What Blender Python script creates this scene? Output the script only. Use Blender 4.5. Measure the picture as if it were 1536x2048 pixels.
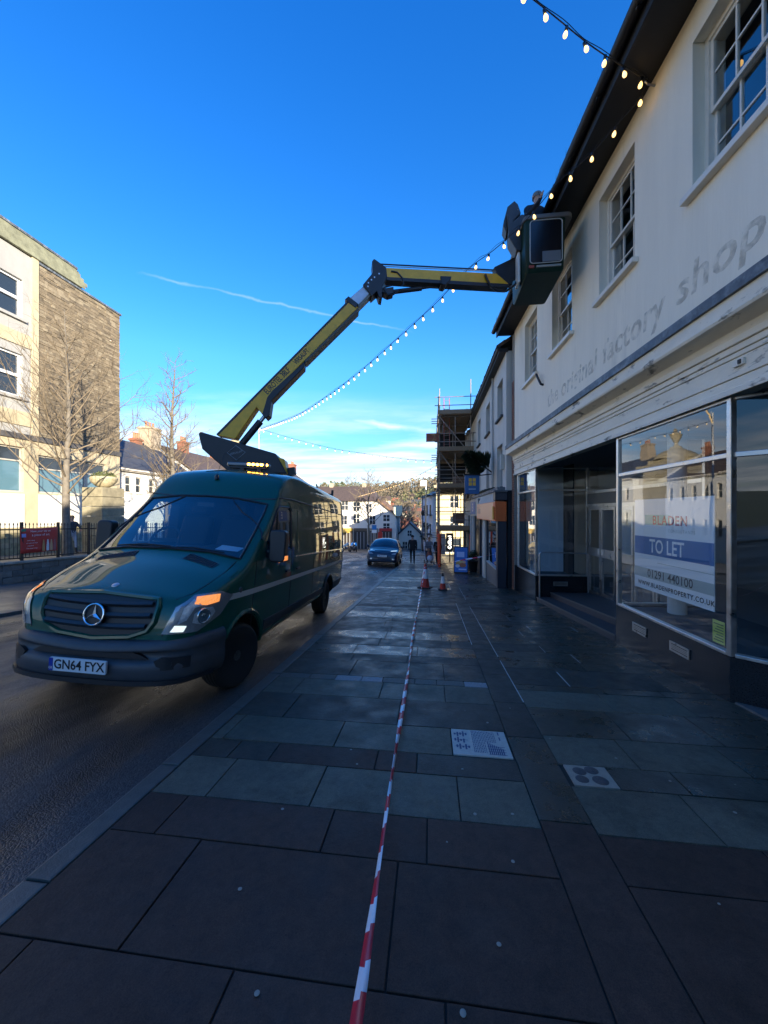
import bpy, bmesh, math, random
from mathutils import Vector, Matrix, Euler
from mathutils.bvhtree import BVHTree
random.seed(7)
R = math.radians
SC = bpy.context.scene
COL = SC.collection
for _o in list(bpy.data.objects): bpy.data.objects.remove(_o)

# ------------------------------------------------------------------ camera
F_PX, PHI, SLOPE, CAM_H = 769.0, R(6.97), 0.067, 1.6
cam = bpy.data.cameras.new('camera'); cam_o = bpy.data.objects.new('camera', cam); COL.objects.link(cam_o)
cam.sensor_width = 36; cam.lens = 36 * F_PX / 2048; cam.clip_end = 3000; cam.clip_start = 0.05
cam_o.location = (0, 0, CAM_H); cam_o.rotation_euler = (R(90), 0, PHI)
SC.camera = cam_o

# ------------------------------------------------------------------ light
SUN_AZ = math.atan2(-0.78, 0.625)      # direction towards the sun, in the ground plane
SUN_EL = R(13.5)
sd = Vector((math.cos(SUN_AZ) * math.cos(SUN_EL), math.sin(SUN_AZ) * math.cos(SUN_EL), math.sin(SUN_EL)))
sun = bpy.data.lights.new('sun', 'SUN'); sun.energy = 2.3; sun.angle = R(0.5); sun.color = (1.0, 0.89, 0.72)
sun_o = bpy.data.objects.new('sun', sun); COL.objects.link(sun_o)
sun_o.rotation_euler = sd.to_track_quat('Z', 'Y').to_euler()
SC.view_settings.view_transform = 'Standard'; SC.view_settings.look = 'None'
SC.view_settings.gamma = 1; SC.view_settings.use_curve_mapping = False
SC.view_settings.exposure = 2.45
SC.cycles.use_denoising = True
SC.cycles.max_bounces = 7; SC.cycles.transparent_max_bounces = 12; SC.cycles.glossy_bounces = 4
SC.cycles.caustics_reflective = False; SC.cycles.caustics_refractive = False
SC.cycles.sample_clamp_indirect = 6

w = bpy.data.worlds.new('World'); SC.world = w; w.use_nodes = True
nt = w.node_tree; N = nt.nodes; L = nt.links
for n in list(N): N.remove(n)
def nd(tree, typ, **kw):
    n = tree.nodes.new(typ)
    for k, v in kw.items():
        if k.startswith('i_'):
            key = k[2:]; n.inputs[int(key) if key.isdigit() else key.replace('_', ' ')].default_value = v
        else: setattr(n, k, v)
    return n
sky = nd(nt, 'ShaderNodeTexSky', sky_type='NISHITA', sun_disc=False, sun_elevation=SUN_EL,
         sun_rotation=math.pi / 2 - SUN_AZ, altitude=0, air_density=1.0, dust_density=0.25, ozone_density=3.0)
hs = nd(nt, 'ShaderNodeHueSaturation', i_Saturation=1.30, i_Value=1.0)
L.new(sky.outputs[0], hs.inputs['Color'])
tc = nd(nt, 'ShaderNodeTexCoord')
sep = nd(nt, 'ShaderNodeSeparateXYZ'); L.new(tc.outputs['Generated'], sep.inputs[0])
def mth(tree, op, a, b=None, c=None, clamp=False):
    n = tree.nodes.new('ShaderNodeMath'); n.operation = op; n.use_clamp = clamp
    for i, v in enumerate((a, b, c)):
        if v is None: continue
        if isinstance(v, (int, float)): n.inputs[i].default_value = v
        else: tree.links.new(v, n.inputs[i])
    return n.outputs[0]
def ramp(tree, fac, stops):
    n = tree.nodes.new('ShaderNodeValToRGB')
    el = n.color_ramp.elements
    while len(el) > 1: el.remove(el[-1])
    el[0].position = stops[0][0]; el[0].color = (*stops[0][1], 1) if len(stops[0][1]) == 3 else stops[0][1]
    for p, c in stops[1:]:
        e = el.new(p); e.color = (*c, 1) if len(c) == 3 else c
    tree.links.new(fac, n.inputs[0]); return n.outputs[0]
# a flat cloud deck: direction divided by height gives the deck's own plane
zc = mth(nt, 'MAXIMUM', sep.outputs['Z'], 0.02)
inv = mth(nt, 'DIVIDE', 1.0, mth(nt, 'ADD', zc, 0.06))
vm = nd(nt, 'ShaderNodeVectorMath', operation='SCALE'); L.new(tc.outputs['Generated'], vm.inputs[0]); L.new(inv, vm.inputs['Scale'])
mp = nd(nt, 'ShaderNodeMapping'); mp.inputs['Scale'].default_value = (0.35, 0.75, 0.0); mp.inputs['Location'].default_value = (3.1, 1.7, 0)
L.new(vm.outputs[0], mp.inputs[0])
cn = nd(nt, 'ShaderNodeTexNoise', i_Scale=1.15, i_Detail=7.0, i_Roughness=0.6); L.new(mp.outputs[0], cn.inputs['Vector'])
low = nd(nt, 'ShaderNodeMapRange', i_1=0.30, i_2=0.03); L.new(sep.outputs['Z'], low.inputs[0])   # cloudier towards the horizon
cov = mth(nt, 'ADD', cn.outputs['Fac'], mth(nt, 'MULTIPLY', low.outputs[0], 0.28))
cfac = ramp(nt, cov, [(0.53, (0, 0, 0)), (0.76, (1, 1, 1))])
# thin high streaks
mp2 = nd(nt, 'ShaderNodeMapping'); mp2.inputs['Scale'].default_value = (0.25, 1.6, 0.0); mp2.inputs['Rotation'].default_value = (0, 0, R(-20))
L.new(vm.outputs[0], mp2.inputs[0])
cn2 = nd(nt, 'ShaderNodeTexNoise', i_Scale=1.0, i_Detail=5.0, i_Roughness=0.55, i_Distortion=0.6); L.new(mp2.outputs[0], cn2.inputs['Vector'])
mid = nd(nt, 'ShaderNodeMapRange', i_1=0.62, i_2=0.15); L.new(sep.outputs['Z'], mid.inputs[0])
st = mth(nt, 'MULTIPLY', ramp(nt, cn2.outputs['Fac'], [(0.55, (0, 0, 0)), (0.78, (0.5, 0.5, 0.5))]), mid.outputs[0])
# aircraft trails: thin bands round great circles
def trail(p0, p1, width, strength):
    a, b = Vector(p0).normalized(), Vector(p1).normalized()
    nrm = a.cross(b).normalized(); m_ = (a + b).normalized(); half = a.angle(b) / 2
    dv = nd(nt, 'ShaderNodeVectorMath', operation='DOT_PRODUCT'); L.new(tc.outputs['Generated'], dv.inputs[0]); dv.inputs[1].default_value = nrm
    wob = nd(nt, 'ShaderNodeTexNoise', i_Scale=16.0, i_Detail=4.0); L.new(tc.outputs['Generated'], wob.inputs['Vector'])
    dd = mth(nt, 'ADD', dv.outputs['Value'], mth(nt, 'MULTIPLY', mth(nt, 'SUBTRACT', wob.outputs['Fac'], 0.5), 0.022))
    band = nd(nt, 'ShaderNodeMapRange', i_1=0.0, i_2=width, i_3=1.0, i_4=0.0); L.new(mth(nt, 'ABSOLUTE', dd), band.inputs[0])
    dm = nd(nt, 'ShaderNodeVectorMath', operation='DOT_PRODUCT'); L.new(tc.outputs['Generated'], dm.inputs[0]); dm.inputs[1].default_value = m_
    ends = nd(nt, 'ShaderNodeMapRange', i_1=math.cos(half), i_2=math.cos(half * 0.7)); L.new(dm.outputs['Value'], ends.inputs[0])
    brk = nd(nt, 'ShaderNodeTexNoise', i_Scale=9.0, i_Detail=3.0); L.new(tc.outputs['Generated'], brk.inputs['Vector'])
    k = ramp(nt, brk.outputs['Fac'], [(0.30, (0.25, 0.25, 0.25)), (0.6, (1, 1, 1))])
    return mth(nt, 'MULTIPLY', mth(nt, 'MULTIPLY', mth(nt, 'MULTIPLY', band.outputs[0], ends.outputs[0]), k), strength)
def raydir(px, py):
    xc = (px - 768) / F_PX
    return Vector((-math.sin(PHI) + xc * math.cos(PHI), math.cos(PHI) + xc * math.sin(PHI), -(py - 1024) / F_PX))
tr = trail(raydir(270, 545), raydir(830, 668), 0.0034, 0.26)
tr2 = trail(raydir(640, 832), raydir(900, 868), 0.012, 0.7)
hi = nd(nt, 'ShaderNodeMapRange', i_1=0.30, i_2=0.17); L.new(sep.outputs['Z'], hi.inputs[0])
allc = mth(nt, 'MAXIMUM', mth(nt, 'MAXIMUM', mth(nt, 'MULTIPLY', mth(nt, 'MULTIPLY', cfac, 0.8), hi.outputs[0]), mth(nt, 'MULTIPLY', st, hi.outputs[0])), mth(nt, 'MAXIMUM', tr, tr2), clamp=True)
# cloud brightness: pale tops, grey-blue undersides, from the same noise shifted
cn3 = nd(nt, 'ShaderNodeTexNoise', i_Scale=2.6, i_Detail=5.0, i_Roughness=0.55); L.new(mp.outputs[0], cn3.inputs['Vector'])
ccol = ramp(nt, cn3.outputs['Fac'], [(0.36, (1.35, 1.6, 2.05)), (0.62, (2.5, 2.65, 2.9))])
mx = nd(nt, 'ShaderNodeMix', data_type='RGBA'); L.new(allc, mx.inputs['Factor']); grade = ramp(nt, sep.outputs['Z'], [(0.0, (0.30, 0.31, 0.36)), (0.10, (0.39, 0.39, 0.45)), (0.35, (0.60, 0.57, 0.67)), (0.8, (0.42, 0.50, 0.72))])
gm_ = nd(nt, 'ShaderNodeMix', data_type='RGBA', blend_type='MULTIPLY', i_Factor=1.0); L.new(hs.outputs[0], gm_.inputs['A']); L.new(grade, gm_.inputs['B'])
L.new(gm_.outputs['Result'], mx.inputs['A']); L.new(ccol, mx.inputs['B'])
bg = nd(nt, 'ShaderNodeBackground', i_Strength=0.112); L.new(mx.outputs['Result'], bg.inputs[0])
wo = nd(nt, 'ShaderNodeOutputWorld'); L.new(bg.outputs[0], wo.inputs[0])

# ------------------------------------------------------------------ pixel -> place helpers (a pixel gives only a direction)
def at(px, py, t):
    d = raydir(px, py); return Vector((t * d.x, t * d.y, CAM_H + t * d.z))
def on_x(px, py, X): d = raydir(px, py); return at(px, py, X / d.x)
def on_y(px, py, Y): d = raydir(px, py); return at(px, py, Y / d.y)
def on_line(px, py, p, q):      # vertical plane through ground points p, q
    n = Vector((q[1] - p[1], p[0] - q[0])); d = raydir(px, py)
    return at(px, py, (n.x * p[0] + n.y * p[1]) / (n.x * d.x + n.y * d.y))
def gz(x, y):                   # the street's height
    if y < 48: return -SLOPE * y
    z0 = -SLOPE * 48
    if y < 130: k = (y - 48) / 82; return z0 - SLOPE * 82 * (k - k * k / 2)
    return z0 - SLOPE * 41

# ------------------------------------------------------------------ objects
def tag(o, label, cat, group=None):
    o['label'] = label; o['category'] = cat
    if group: o['group'] = group
    return o
def empty(name, loc=(0, 0, 0), rot=(0, 0, 0)):
    o = bpy.data.objects.new(name, None); COL.objects.link(o); o.location = loc; o.rotation_euler = rot
    o.empty_display_size = 0.1; return o
def thing(name, label, cat, loc=(0, 0, 0), rot=(0, 0, 0), group=None): return tag(empty(name, loc, rot), label, cat, group)
def link(name, me, mat=None, parent=None):
    o = bpy.data.objects.new(name, me); COL.objects.link(o)
    if mat is not None and len(me.materials) == 0:
        for m in (mat if isinstance(mat, (list, tuple)) else [mat]): me.materials.append(m)
    if parent is not None: o.parent = parent
    return o
class MB:
    def __init__(s): s.v = []; s.f = []; s.m = []
    def add(s, vs, fs, mi=0):
        b = len(s.v); s.v += [tuple(v) for v in vs]; s.f += [tuple(b + i for i in f) for f in fs]; s.m += [mi] * len(fs); return s
    def box(s, x0, x1, y0, y1, z0, z1, mi=0, M=None):
        vs = [Vector((x, y, z)) for x in (x0, x1) for y in (y0, y1) for z in (z0, z1)]
        if M is not None: vs = [M @ v for v in vs]
        return s.add(vs, [(0, 1, 3, 2), (4, 6, 7, 5), (0, 4, 5, 1), (2, 3, 7, 6), (0, 2, 6, 4), (1, 5, 7, 3)], mi)
    def bar(s, p, q, wd, ht, up=(0, 0, 1), mi=0):       # box beam from p to q
        p, q = Vector(p), Vector(q); d = (q - p).normalized(); u = Vector(up)
        a = d.cross(u)
        if a.length < 1e-4: a = d.cross(Vector((1, 0, 0)))
        a.normalize(); b = a.cross(d).normalized()
        vs = [c + a * (sx * wd / 2) + b * (sz * ht / 2) for c in (p, q) for sx, sz in ((-1, -1), (1, -1), (1, 1), (-1, 1))]
        return s.add(vs, [(3, 2, 1, 0), (4, 5, 6, 7), (0, 1, 5, 4), (1, 2, 6, 5), (2, 3, 7, 6), (3, 0, 4, 7)], mi)
    def tube(s, pts, r, n=8, mi=0, caps=True):
        pts = [Vector(p) for p in pts]; k = len(pts); rs = r if isinstance(r, (list, tuple)) else [r] * k
        vs = []; prev = None
        for i, p in enumerate(pts):
            d = (pts[min(i + 1, k - 1)] - pts[max(i - 1, 0)])
            if d.length < 1e-9: d = Vector((0, 0, 1))
            d.normalize()
            if prev is None:
                a = d.orthogonal().normalized()
            else:
                a = prev - d * prev.dot(d)
                a = a.normalized() if a.length > 1e-5 else d.orthogonal().normalized()
            prev = a; b = d.cross(a)
            for j in range(n):
                t = 2 * math.pi * j / n; vs.append(p + (a * math.cos(t) + b * math.sin(t)) * rs[i])
        fs = [(i * n + j, i * n + (j + 1) % n, (i + 1) * n + (j + 1) % n, (i + 1) * n + j) for i in range(k - 1) for j in range(n)]
        if caps: fs += [tuple(range(n))[::-1], tuple((k - 1) * n + j for j in range(n))]
        return s.add(vs, fs, mi)
    def lathe(s, prof, n=16, c=(0, 0, 0), mi=0, M=None):      # prof: (r, z)
        c = Vector(c); vs = []; k = len(prof)
        for r, z in prof:
            for j in range(n):
                t = 2 * math.pi * j / n; v = Vector((r * math.cos(t), r * math.sin(t), z))
                vs.append((M @ v if M is not None else v) + c)
        fs = [(i * n + j, i * n + (j + 1) % n, (i + 1) * n + (j + 1) % n, (i + 1) * n + j) for i in range(k - 1) for j in range(n)]
        fs += [tuple(range(n))[::-1], tuple((k - 1) * n + j for j in range(n))]
        return s.add(vs, fs, mi)
    def prism(s, poly, axis, a, b, mi=0, M=None):            # polygon extruded along axis; poly holds the other two coords
        def mk(p, t):
            v = {'x': Vector((t, p[0], p[1])), 'y': Vector((p[0], t, p[1])), 'z': Vector((p[0], p[1], t))}[axis]
            return M @ v if M is not None else v
        n = len(poly); vs = [mk(p, a) for p in poly] + [mk(p, b) for p in poly]
        fs = [tuple(range(n))[::-1], tuple(range(n, 2 * n))] + [(i, (i + 1) % n, n + (i + 1) % n, n + i) for i in range(n)]
        return s.add(vs, fs, mi)
    def mesh(s, name, smooth=False, fix=True):
        me = bpy.data.meshes.new(name); me.from_pydata(s.v, [], s.f)
        if any(s.m): me.polygons.foreach_set('material_index', s.m)
        if fix:
            bm = bmesh.new(); bm.from_mesh(me); bmesh.ops.recalc_face_normals(bm, faces=bm.faces); bm.to_mesh(me); bm.free()
        if smooth:
            me.polygons.foreach_set('use_smooth', [True] * len(me.polygons))
            if smooth != 'all': me.set_sharp_from_angle(angle=R(38))
        me.update(); return me
    def build(s, name, mat=None, parent=None, smooth=False, bevel=0, fix=True, seg=2):
        o = link(name, s.mesh(name, smooth, fix), mat, parent)
        if bevel:
            b = o.modifiers.new('bevel', 'BEVEL'); b.width = bevel; b.segments = seg; b.limit_method = 'ANGLE'; b.angle_limit = R(40)
        return o
def structure(o): o['kind'] = 'structure'; return o
def stuff(o): o['kind'] = 'stuff'; return o
def rounded(x0, x1, y0, y1, r, n=4):
    out = []
    for cx, cy, a0 in ((x1 - r, y1 - r, 0), (x0 + r, y1 - r, 90), (x0 + r, y0 + r, 180), (x1 - r, y0 + r, 270)):
        for i in range(n + 1):
            t = R(a0 + 90 * i / n); out.append((cx + r * math.cos(t), cy + r * math.sin(t)))
    return out
def lerp_tab(tab, x):
    if x <= tab[0][0]: return tab[0][1]
    for (a, va), (b, vb) in zip(tab, tab[1:]):
        if x <= b: return va + (vb - va) * (x - a) / (b - a)
    return tab[-1][1]
def smooth_tab(tab, x):          # monotone cubic through a table
    if x <= tab[0][0]: return tab[0][1]
    if x >= tab[-1][0]: return tab[-1][1]
    for i in range(len(tab) - 1):
        if x <= tab[i + 1][0]: break
    def slope(j):
        if j <= 0: return (tab[1][1] - tab[0][1]) / (tab[1][0] - tab[0][0])
        if j >= len(tab) - 1: return (tab[-1][1] - tab[-2][1]) / (tab[-1][0] - tab[-2][0])
        a = (tab[j][1] - tab[j - 1][1]) / (tab[j][0] - tab[j - 1][0]); b = (tab[j + 1][1] - tab[j][1]) / (tab[j + 1][0] - tab[j][0])
        return 0 if a * b <= 0 else 2 * a * b / (a + b)
    (x0, y0), (x1, y1) = tab[i], tab[i + 1]; h = x1 - x0; t = (x - x0) / h
    return y0 * (1 + 2 * t) * (1 - t) ** 2 + h * slope(i) * t * (1 - t) ** 2 + y1 * t * t * (3 - 2 * t) + h * slope(i + 1) * t * t * (t - 1)

# ------------------------------------------------------------------ materials
MATS = {}
def mat(name, col, rough=0.6, metal=0.0, var=0.0, vscale=6.0, bump=0.0, bscale=40.0, emis=None, estr=0.0, coat=0.0, rvar=0.0,
        stain=None, sscale=1.2, sthr=(0.5, 0.68), rnd=0.0, spec=0.5, trans=0.0, stretch=None, objspace=False, coat_r=0.03):
    if name in MATS: return MATS[name]
    m = bpy.data.materials.new(name); m.use_nodes = True; MATS[name] = m
    t = m.node_tree; b = t.nodes['Principled BSDF']
    b.inputs['Base Color'].default_value = (*col, 1); b.inputs['Roughness'].default_value = rough; b.inputs['Metallic'].default_value = metal
    b.inputs['Specular IOR Level'].default_value = spec
    if coat: b.inputs['Coat Weight'].default_value = coat; b.inputs['Coat Roughness'].default_value = coat_r
    if trans: b.inputs['Transmission Weight'].default_value = trans
    if emis: b.inputs['Emission Color'].default_value = (*emis, 1); b.inputs['Emission Strength'].default_value = estr
    if objspace: co = nd(t, 'ShaderNodeTexCoord').outputs['Object']
    else: co = nd(t, 'ShaderNodeNewGeometry').outputs['Position']
    if stretch:
        mp = nd(t, 'ShaderNodeMapping'); mp.inputs['Scale'].default_value = stretch; t.links.new(co, mp.inputs[0]); co = mp.outputs[0]
    cur = None
    def mixc(fac, a, bcol, blend='MIX'):
        mx = nd(t, 'ShaderNodeMix', data_type='RGBA', blend_type=blend)
        if isinstance(fac, (int, float)): mx.inputs['Factor'].default_value = fac
        else: t.links.new(fac, mx.inputs['Factor'])
        for key, v in (('A', a), ('B', bcol)):
            if isinstance(v, tuple): mx.inputs[key].default_value = (*v, 1)
            else: t.links.new(v, mx.inputs[key])
        return mx.outputs['Result']
    cur = col
    nz = None
    if var or rvar:
        nz = nd(t, 'ShaderNodeTexNoise', i_Scale=vscale, i_Detail=6.0, i_Roughness=0.62); t.links.new(co, nz.inputs['Vector'])
    if var:
        k = ramp(t, nz.outputs['Fac'], [(0.28, (1 - var,) * 3), (0.72, (1 + var,) * 3)])
        cur = mixc(1.0, col, k, 'MULTIPLY')
    if rnd:
        oi = nd(t, 'ShaderNodeObjectInfo')
        k = ramp(t, oi.outputs['Random'], [(0.0, (1 - rnd,) * 3), (1.0, (1 + rnd,) * 3)])
        cur = mixc(1.0, cur, k, 'MULTIPLY')
    if stain:
        sn = nd(t, 'ShaderNodeTexNoise', i_Scale=sscale, i_Detail=7.0, i_Roughness=0.65); t.links.new(co, sn.inputs['Vector'])
        k = ramp(t, sn.outputs['Fac'], [(sthr[0], (0, 0, 0)), (sthr[1], (1, 1, 1))])
        cur = mixc(k, cur, stain)
    if not isinstance(cur, tuple): t.links.new(cur, b.inputs['Base Color'])
    if rvar:
        k = nd(t, 'ShaderNodeMapRange', i_1=0.32, i_2=0.68, i_3=max(0.02, rough - rvar), i_4=min(1, rough + rvar)); t.links.new(nz.outputs['Fac'], k.inputs[0])
        t.links.new(k.outputs[0], b.inputs['Roughness'])
    if bump:
        bn = nd(t, 'ShaderNodeTexNoise', i_Scale=bscale, i_Detail=5.0, i_Roughness=0.6); t.links.new(co, bn.inputs['Vector'])
        bp = nd(t, 'ShaderNodeBump', i_Strength=1.0, i_Distance=bump); t.links.new(bn.outputs['Fac'], bp.inputs['Height'])
        t.links.new(bp.outputs[0], b.inputs['Normal'])
    return m
def glass(name, tint=(0.9, 0.95, 0.95), refl=1.0, rough=0.0, wav=0.0):
    if name in MATS: return MATS[name]
    m = bpy.data.materials.new(name); m.use_nodes = True; MATS[name] = m; t = m.node_tree
    for n in list(t.nodes): t.nodes.remove(n)
    tr_ = nd(t, 'ShaderNodeBsdfTransparent'); tr_.inputs[0].default_value = (*tint, 1)
    gl = nd(t, 'ShaderNodeBsdfGlossy'); gl.inputs['Roughness'].default_value = rough; gl.inputs['Color'].default_value = (1, 1, 1, 1)
    ge = nd(t, 'ShaderNodeNewGeometry'); dt = nd(t, 'ShaderNodeVectorMath', operation='DOT_PRODUCT'); t.links.new(ge.outputs['Incoming'], dt.inputs[0]); t.links.new(ge.outputs['Normal'], dt.inputs[1])
    sch = mth(t, 'POWER', mth(t, 'SUBTRACT', 1.0, mth(t, 'ABSOLUTE', dt.outputs['Value']), clamp=True), 5.0)
    k = mth(t, 'MULTIPLY', mth(t, 'ADD', mth(t, 'MULTIPLY', sch, 0.957), 0.043), 1.85 * refl, clamp=True)     # Schlick, both faces of the pane
    mxs = nd(t, 'ShaderNodeMixShader'); t.links.new(k, mxs.inputs[0]); t.links.new(tr_.outputs[0], mxs.inputs[1]); t.links.new(gl.outputs[0], mxs.inputs[2])
    if wav:
        co = nd(t, 'ShaderNodeNewGeometry').outputs['Position']
        bn = nd(t, 'ShaderNodeTexNoise', i_Scale=1.3, i_Detail=1.0); t.links.new(co, bn.inputs['Vector'])
        bp = nd(t, 'ShaderNodeBump', i_Strength=1.0, i_Distance=wav); t.links.new(bn.outputs['Fac'], bp.inputs['Height'])
        t.links.new(bp.outputs[0], gl.inputs['Normal'])
    o = nd(t, 'ShaderNodeOutputMaterial'); t.links.new(mxs.outputs[0], o.inputs[0]); return m

def text_mesh(body, size, extrude=0.0, align='CENTER', shear=0.0, spacing=1.0, bold=0.0, sx=1.0):
    cu = bpy.data.curves.new('lettering', 'FONT'); cu.body = body; cu.size = size; cu.align_x = align; cu.align_y = 'CENTER'
    cu.extrude = extrude; cu.shear = shear; cu.space_character = spacing; cu.offset = bold; cu.resolution_u = 3
    o = bpy.data.objects.new('lettering', cu); COL.objects.link(o)
    dg = bpy.context.evaluated_depsgraph_get(); me = bpy.data.meshes.new_from_object(o.evaluated_get(dg))
    bpy.data.objects.remove(o); bpy.data.curves.remove(cu)
    for v in me.vertices: v.co.x *= sx
    return me
def letter(name, body, size, M, m, parent, fit=None, **kw):     # M: 4x4, text x right, y up, z out
    me = text_mesh(body, size, **kw)
    if fit:
        xs_ = [v.co.x for v in me.vertices]; k = fit / (max(xs_) - min(xs_)); mid_ = (max(xs_) + min(xs_)) / 2
        for v in me.vertices: v.co.x = (v.co.x - mid_) * k
    if True: pass
    me.transform(M); me.materials.clear(); return link(name, me, m, parent)
def frame_M(o, x, y):
    x = Vector(x).normalized(); y = Vector(y).normalized(); z = x.cross(y)
    return Matrix(((x.x, y.x, z.x, o[0]), (x.y, y.y, z.y, o[1]), (x.z, y.z, z.z, o[2]), (0, 0, 0, 1)))
def copy_tree(o, parent=None):
    c_ = o.copy(); COL.objects.link(c_); c_.parent = parent
    for ch in list(o.children): copy_tree(ch, c_)
    return c_
# ================================================================== ground
KERB_X, FARKERB_X, WALL_X = -1.88, -8.6, -13.6
M_asph = None
def asphalt_mat():
    m = bpy.data.materials.new('wet_asphalt'); m.use_nodes = True; t = m.node_tree; b = t.nodes['Principled BSDF']
    co = nd(t, 'ShaderNodeNewGeometry').outputs['Position']
    big = nd(t, 'ShaderNodeTexNoise', i_Scale=0.55, i_Detail=5.0, i_Roughness=0.6, i_Distortion=0.4)
    mp = nd(t, 'ShaderNodeMapping'); mp.inputs['Scale'].default_value = (1.6, 0.45, 1); t.links.new(co, mp.inputs[0]); t.links.new(mp.outputs[0], big.inputs['Vector'])
    vor = nd(t, 'ShaderNodeTexVoronoi', i_Scale=95.0, i_Randomness=1.0); t.links.new(co, vor.inputs['Vector'])
    fine = nd(t, 'ShaderNodeTexNoise', i_Scale=260.0, i_Detail=3.0); t.links.new(co, fine.inputs['Vector'])
    worn = ramp(t, big.outputs['Fac'], [(0.44, (0, 0, 0)), (0.58, (1, 1, 1))])
    mx = nd(t, 'ShaderNodeMix', data_type='RGBA', i_Factor=0.5); t.links.new(worn, mx.inputs['Factor'])
    mx.inputs['A'].default_value = (0.020, 0.019, 0.018, 1); mx.inputs['B'].default_value = (0.046, 0.043, 0.039, 1)
    sp = ramp(t, vor.outputs['Color'], [(0.1, (0.55,) * 3), (0.9, (1.75,) * 3)])
    mm = nd(t, 'ShaderNodeMix', data_type='RGBA', blend_type='MULTIPLY', i_Factor=1.0); t.links.new(mx.outputs['Result'], mm.inputs['A']); t.links.new(sp, mm.inputs['B'])
    t.links.new(mm.outputs['Result'], b.inputs['Base Color'])
    wet = nd(t, 'ShaderNodeTexNoise', i_Scale=0.9, i_Detail=6.0, i_Roughness=0.65); t.links.new(mp.outputs[0], wet.inputs['Vector'])
    rr = nd(t, 'ShaderNodeMapRange', i_1=0.38, i_2=0.62, i_3=0.26, i_4=0.62); t.links.new(wet.outputs['Fac'], rr.inputs[0]); t.links.new(rr.outputs[0], b.inputs['Roughness'])
    b.inputs['Specular IOR Level'].default_value = 0.5
    h = mth(t, 'ADD', mth(t, 'MULTIPLY', vor.outputs['Distance'], -1.0), mth(t, 'MULTIPLY', fine.outputs['Fac'], 0.25))
    hh = mth(t, 'MULTIPLY', h, mth(t, 'SUBTRACT', 1.15, worn))
    bp = nd(t, 'ShaderNodeBump', i_Strength=1.0, i_Distance=0.015); t.links.new(hh, bp.inputs['Height']); t.links.new(bp.outputs[0], b.inputs['Normal'])
    return m
M_asph = asphalt_mat()
def slab_mat(name, col, rough, stain, rvar=.16):
    m = mat(name, col, rough, var=0.22, vscale=4.5, bump=0.0024, bscale=60, rvar=rvar, rnd=0.13, stain=stain, sscale=1.7, sthr=(.50, .72), spec=.5 if 'wet' in name else .26); t = m.node_tree; bs = t.nodes['Principled BSDF']
    src = bs.inputs['Base Color'].links[0].from_socket; co = nd(t, 'ShaderNodeNewGeometry').outputs['Position']
    sp = nd(t, 'ShaderNodeTexNoise', i_Scale=210.0, i_Detail=3.0, i_Roughness=.7); t.links.new(co, sp.inputs['Vector']); k = ramp(t, sp.outputs['Fac'], [(.30, (.62,) * 3), (.70, (1.38,) * 3)])
    md = nd(t, 'ShaderNodeTexNoise', i_Scale=16.0, i_Detail=6.0, i_Roughness=.7, i_Distortion=.5); t.links.new(co, md.inputs['Vector']); k2 = ramp(t, md.outputs['Fac'], [(.30, (.72,) * 3), (.52, (1.0,) * 3), (.74, (1.25,) * 3)])
    a_ = nd(t, 'ShaderNodeMix', data_type='RGBA', blend_type='MULTIPLY', i_Factor=1.0); t.links.new(src, a_.inputs['A']); t.links.new(k, a_.inputs['B'])
    b_ = nd(t, 'ShaderNodeMix', data_type='RGBA', blend_type='MULTIPLY', i_Factor=1.0); t.links.new(a_.outputs['Result'], b_.inputs['A']); t.links.new(k2, b_.inputs['B'])
    # thin pale scuffs and dark spots
    vo = nd(t, 'ShaderNodeTexVoronoi', i_Scale=9.0); t.links.new(co, vo.inputs['Vector']); k3 = ramp(t, vo.outputs['Distance'], [(.020, (.45,) * 3), (.045, (1.0,) * 3)])
    c_ = nd(t, 'ShaderNodeMix', data_type='RGBA', blend_type='MULTIPLY', i_Factor=1.0); t.links.new(b_.outputs['Result'], c_.inputs['A']); t.links.new(k3, c_.inputs['B']); t.links.new(c_.outputs['Result'], bs.inputs['Base Color']); return m
M_slabs = {'green': slab_mat('slab_green', (0.118, 0.106, 0.076), .55, (0.066, 0.060, 0.043)), 'brown': slab_mat('slab_brown', (0.066, 0.038, 0.027), .62, (0.078, 0.047, 0.034), .12),
           'dark': slab_mat('slab_dark', (0.064, 0.054, 0.041), .50, (0.036, 0.031, 0.024), .18), 'wet': slab_mat('slab_wet', (0.047, 0.042, 0.030), .35, (0.032, 0.031, 0.021), .2)}
M_joint = mat('joint_grit', (0.020, 0.017, 0.014), 0.8, var=0.3, vscale=30, bump=0.002, bscale=120)
M_glint = mat('painted_joint_glint', (0.55, 0.55, 0.53), 0.45, var=0.2, vscale=20)  # pale colour paints the sky's glint in water-filled joints
M_kerb = mat('kerb_granite', (0.105, 0.095, 0.078), 0.5, var=0.2, vscale=14, bump=0.002, bscale=80, rnd=0.12)
M_paveL = mat('far_paving', (0.10, 0.097, 0.092), 0.42, var=0.22, vscale=1.3, bump=0.002, bscale=30, rvar=0.15)
M_land = mat('meadow', (0.07, 0.095, 0.035), 0.9, var=0.35, vscale=0.03, stain=(0.11, 0.10, 0.05), sscale=0.015)

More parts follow.
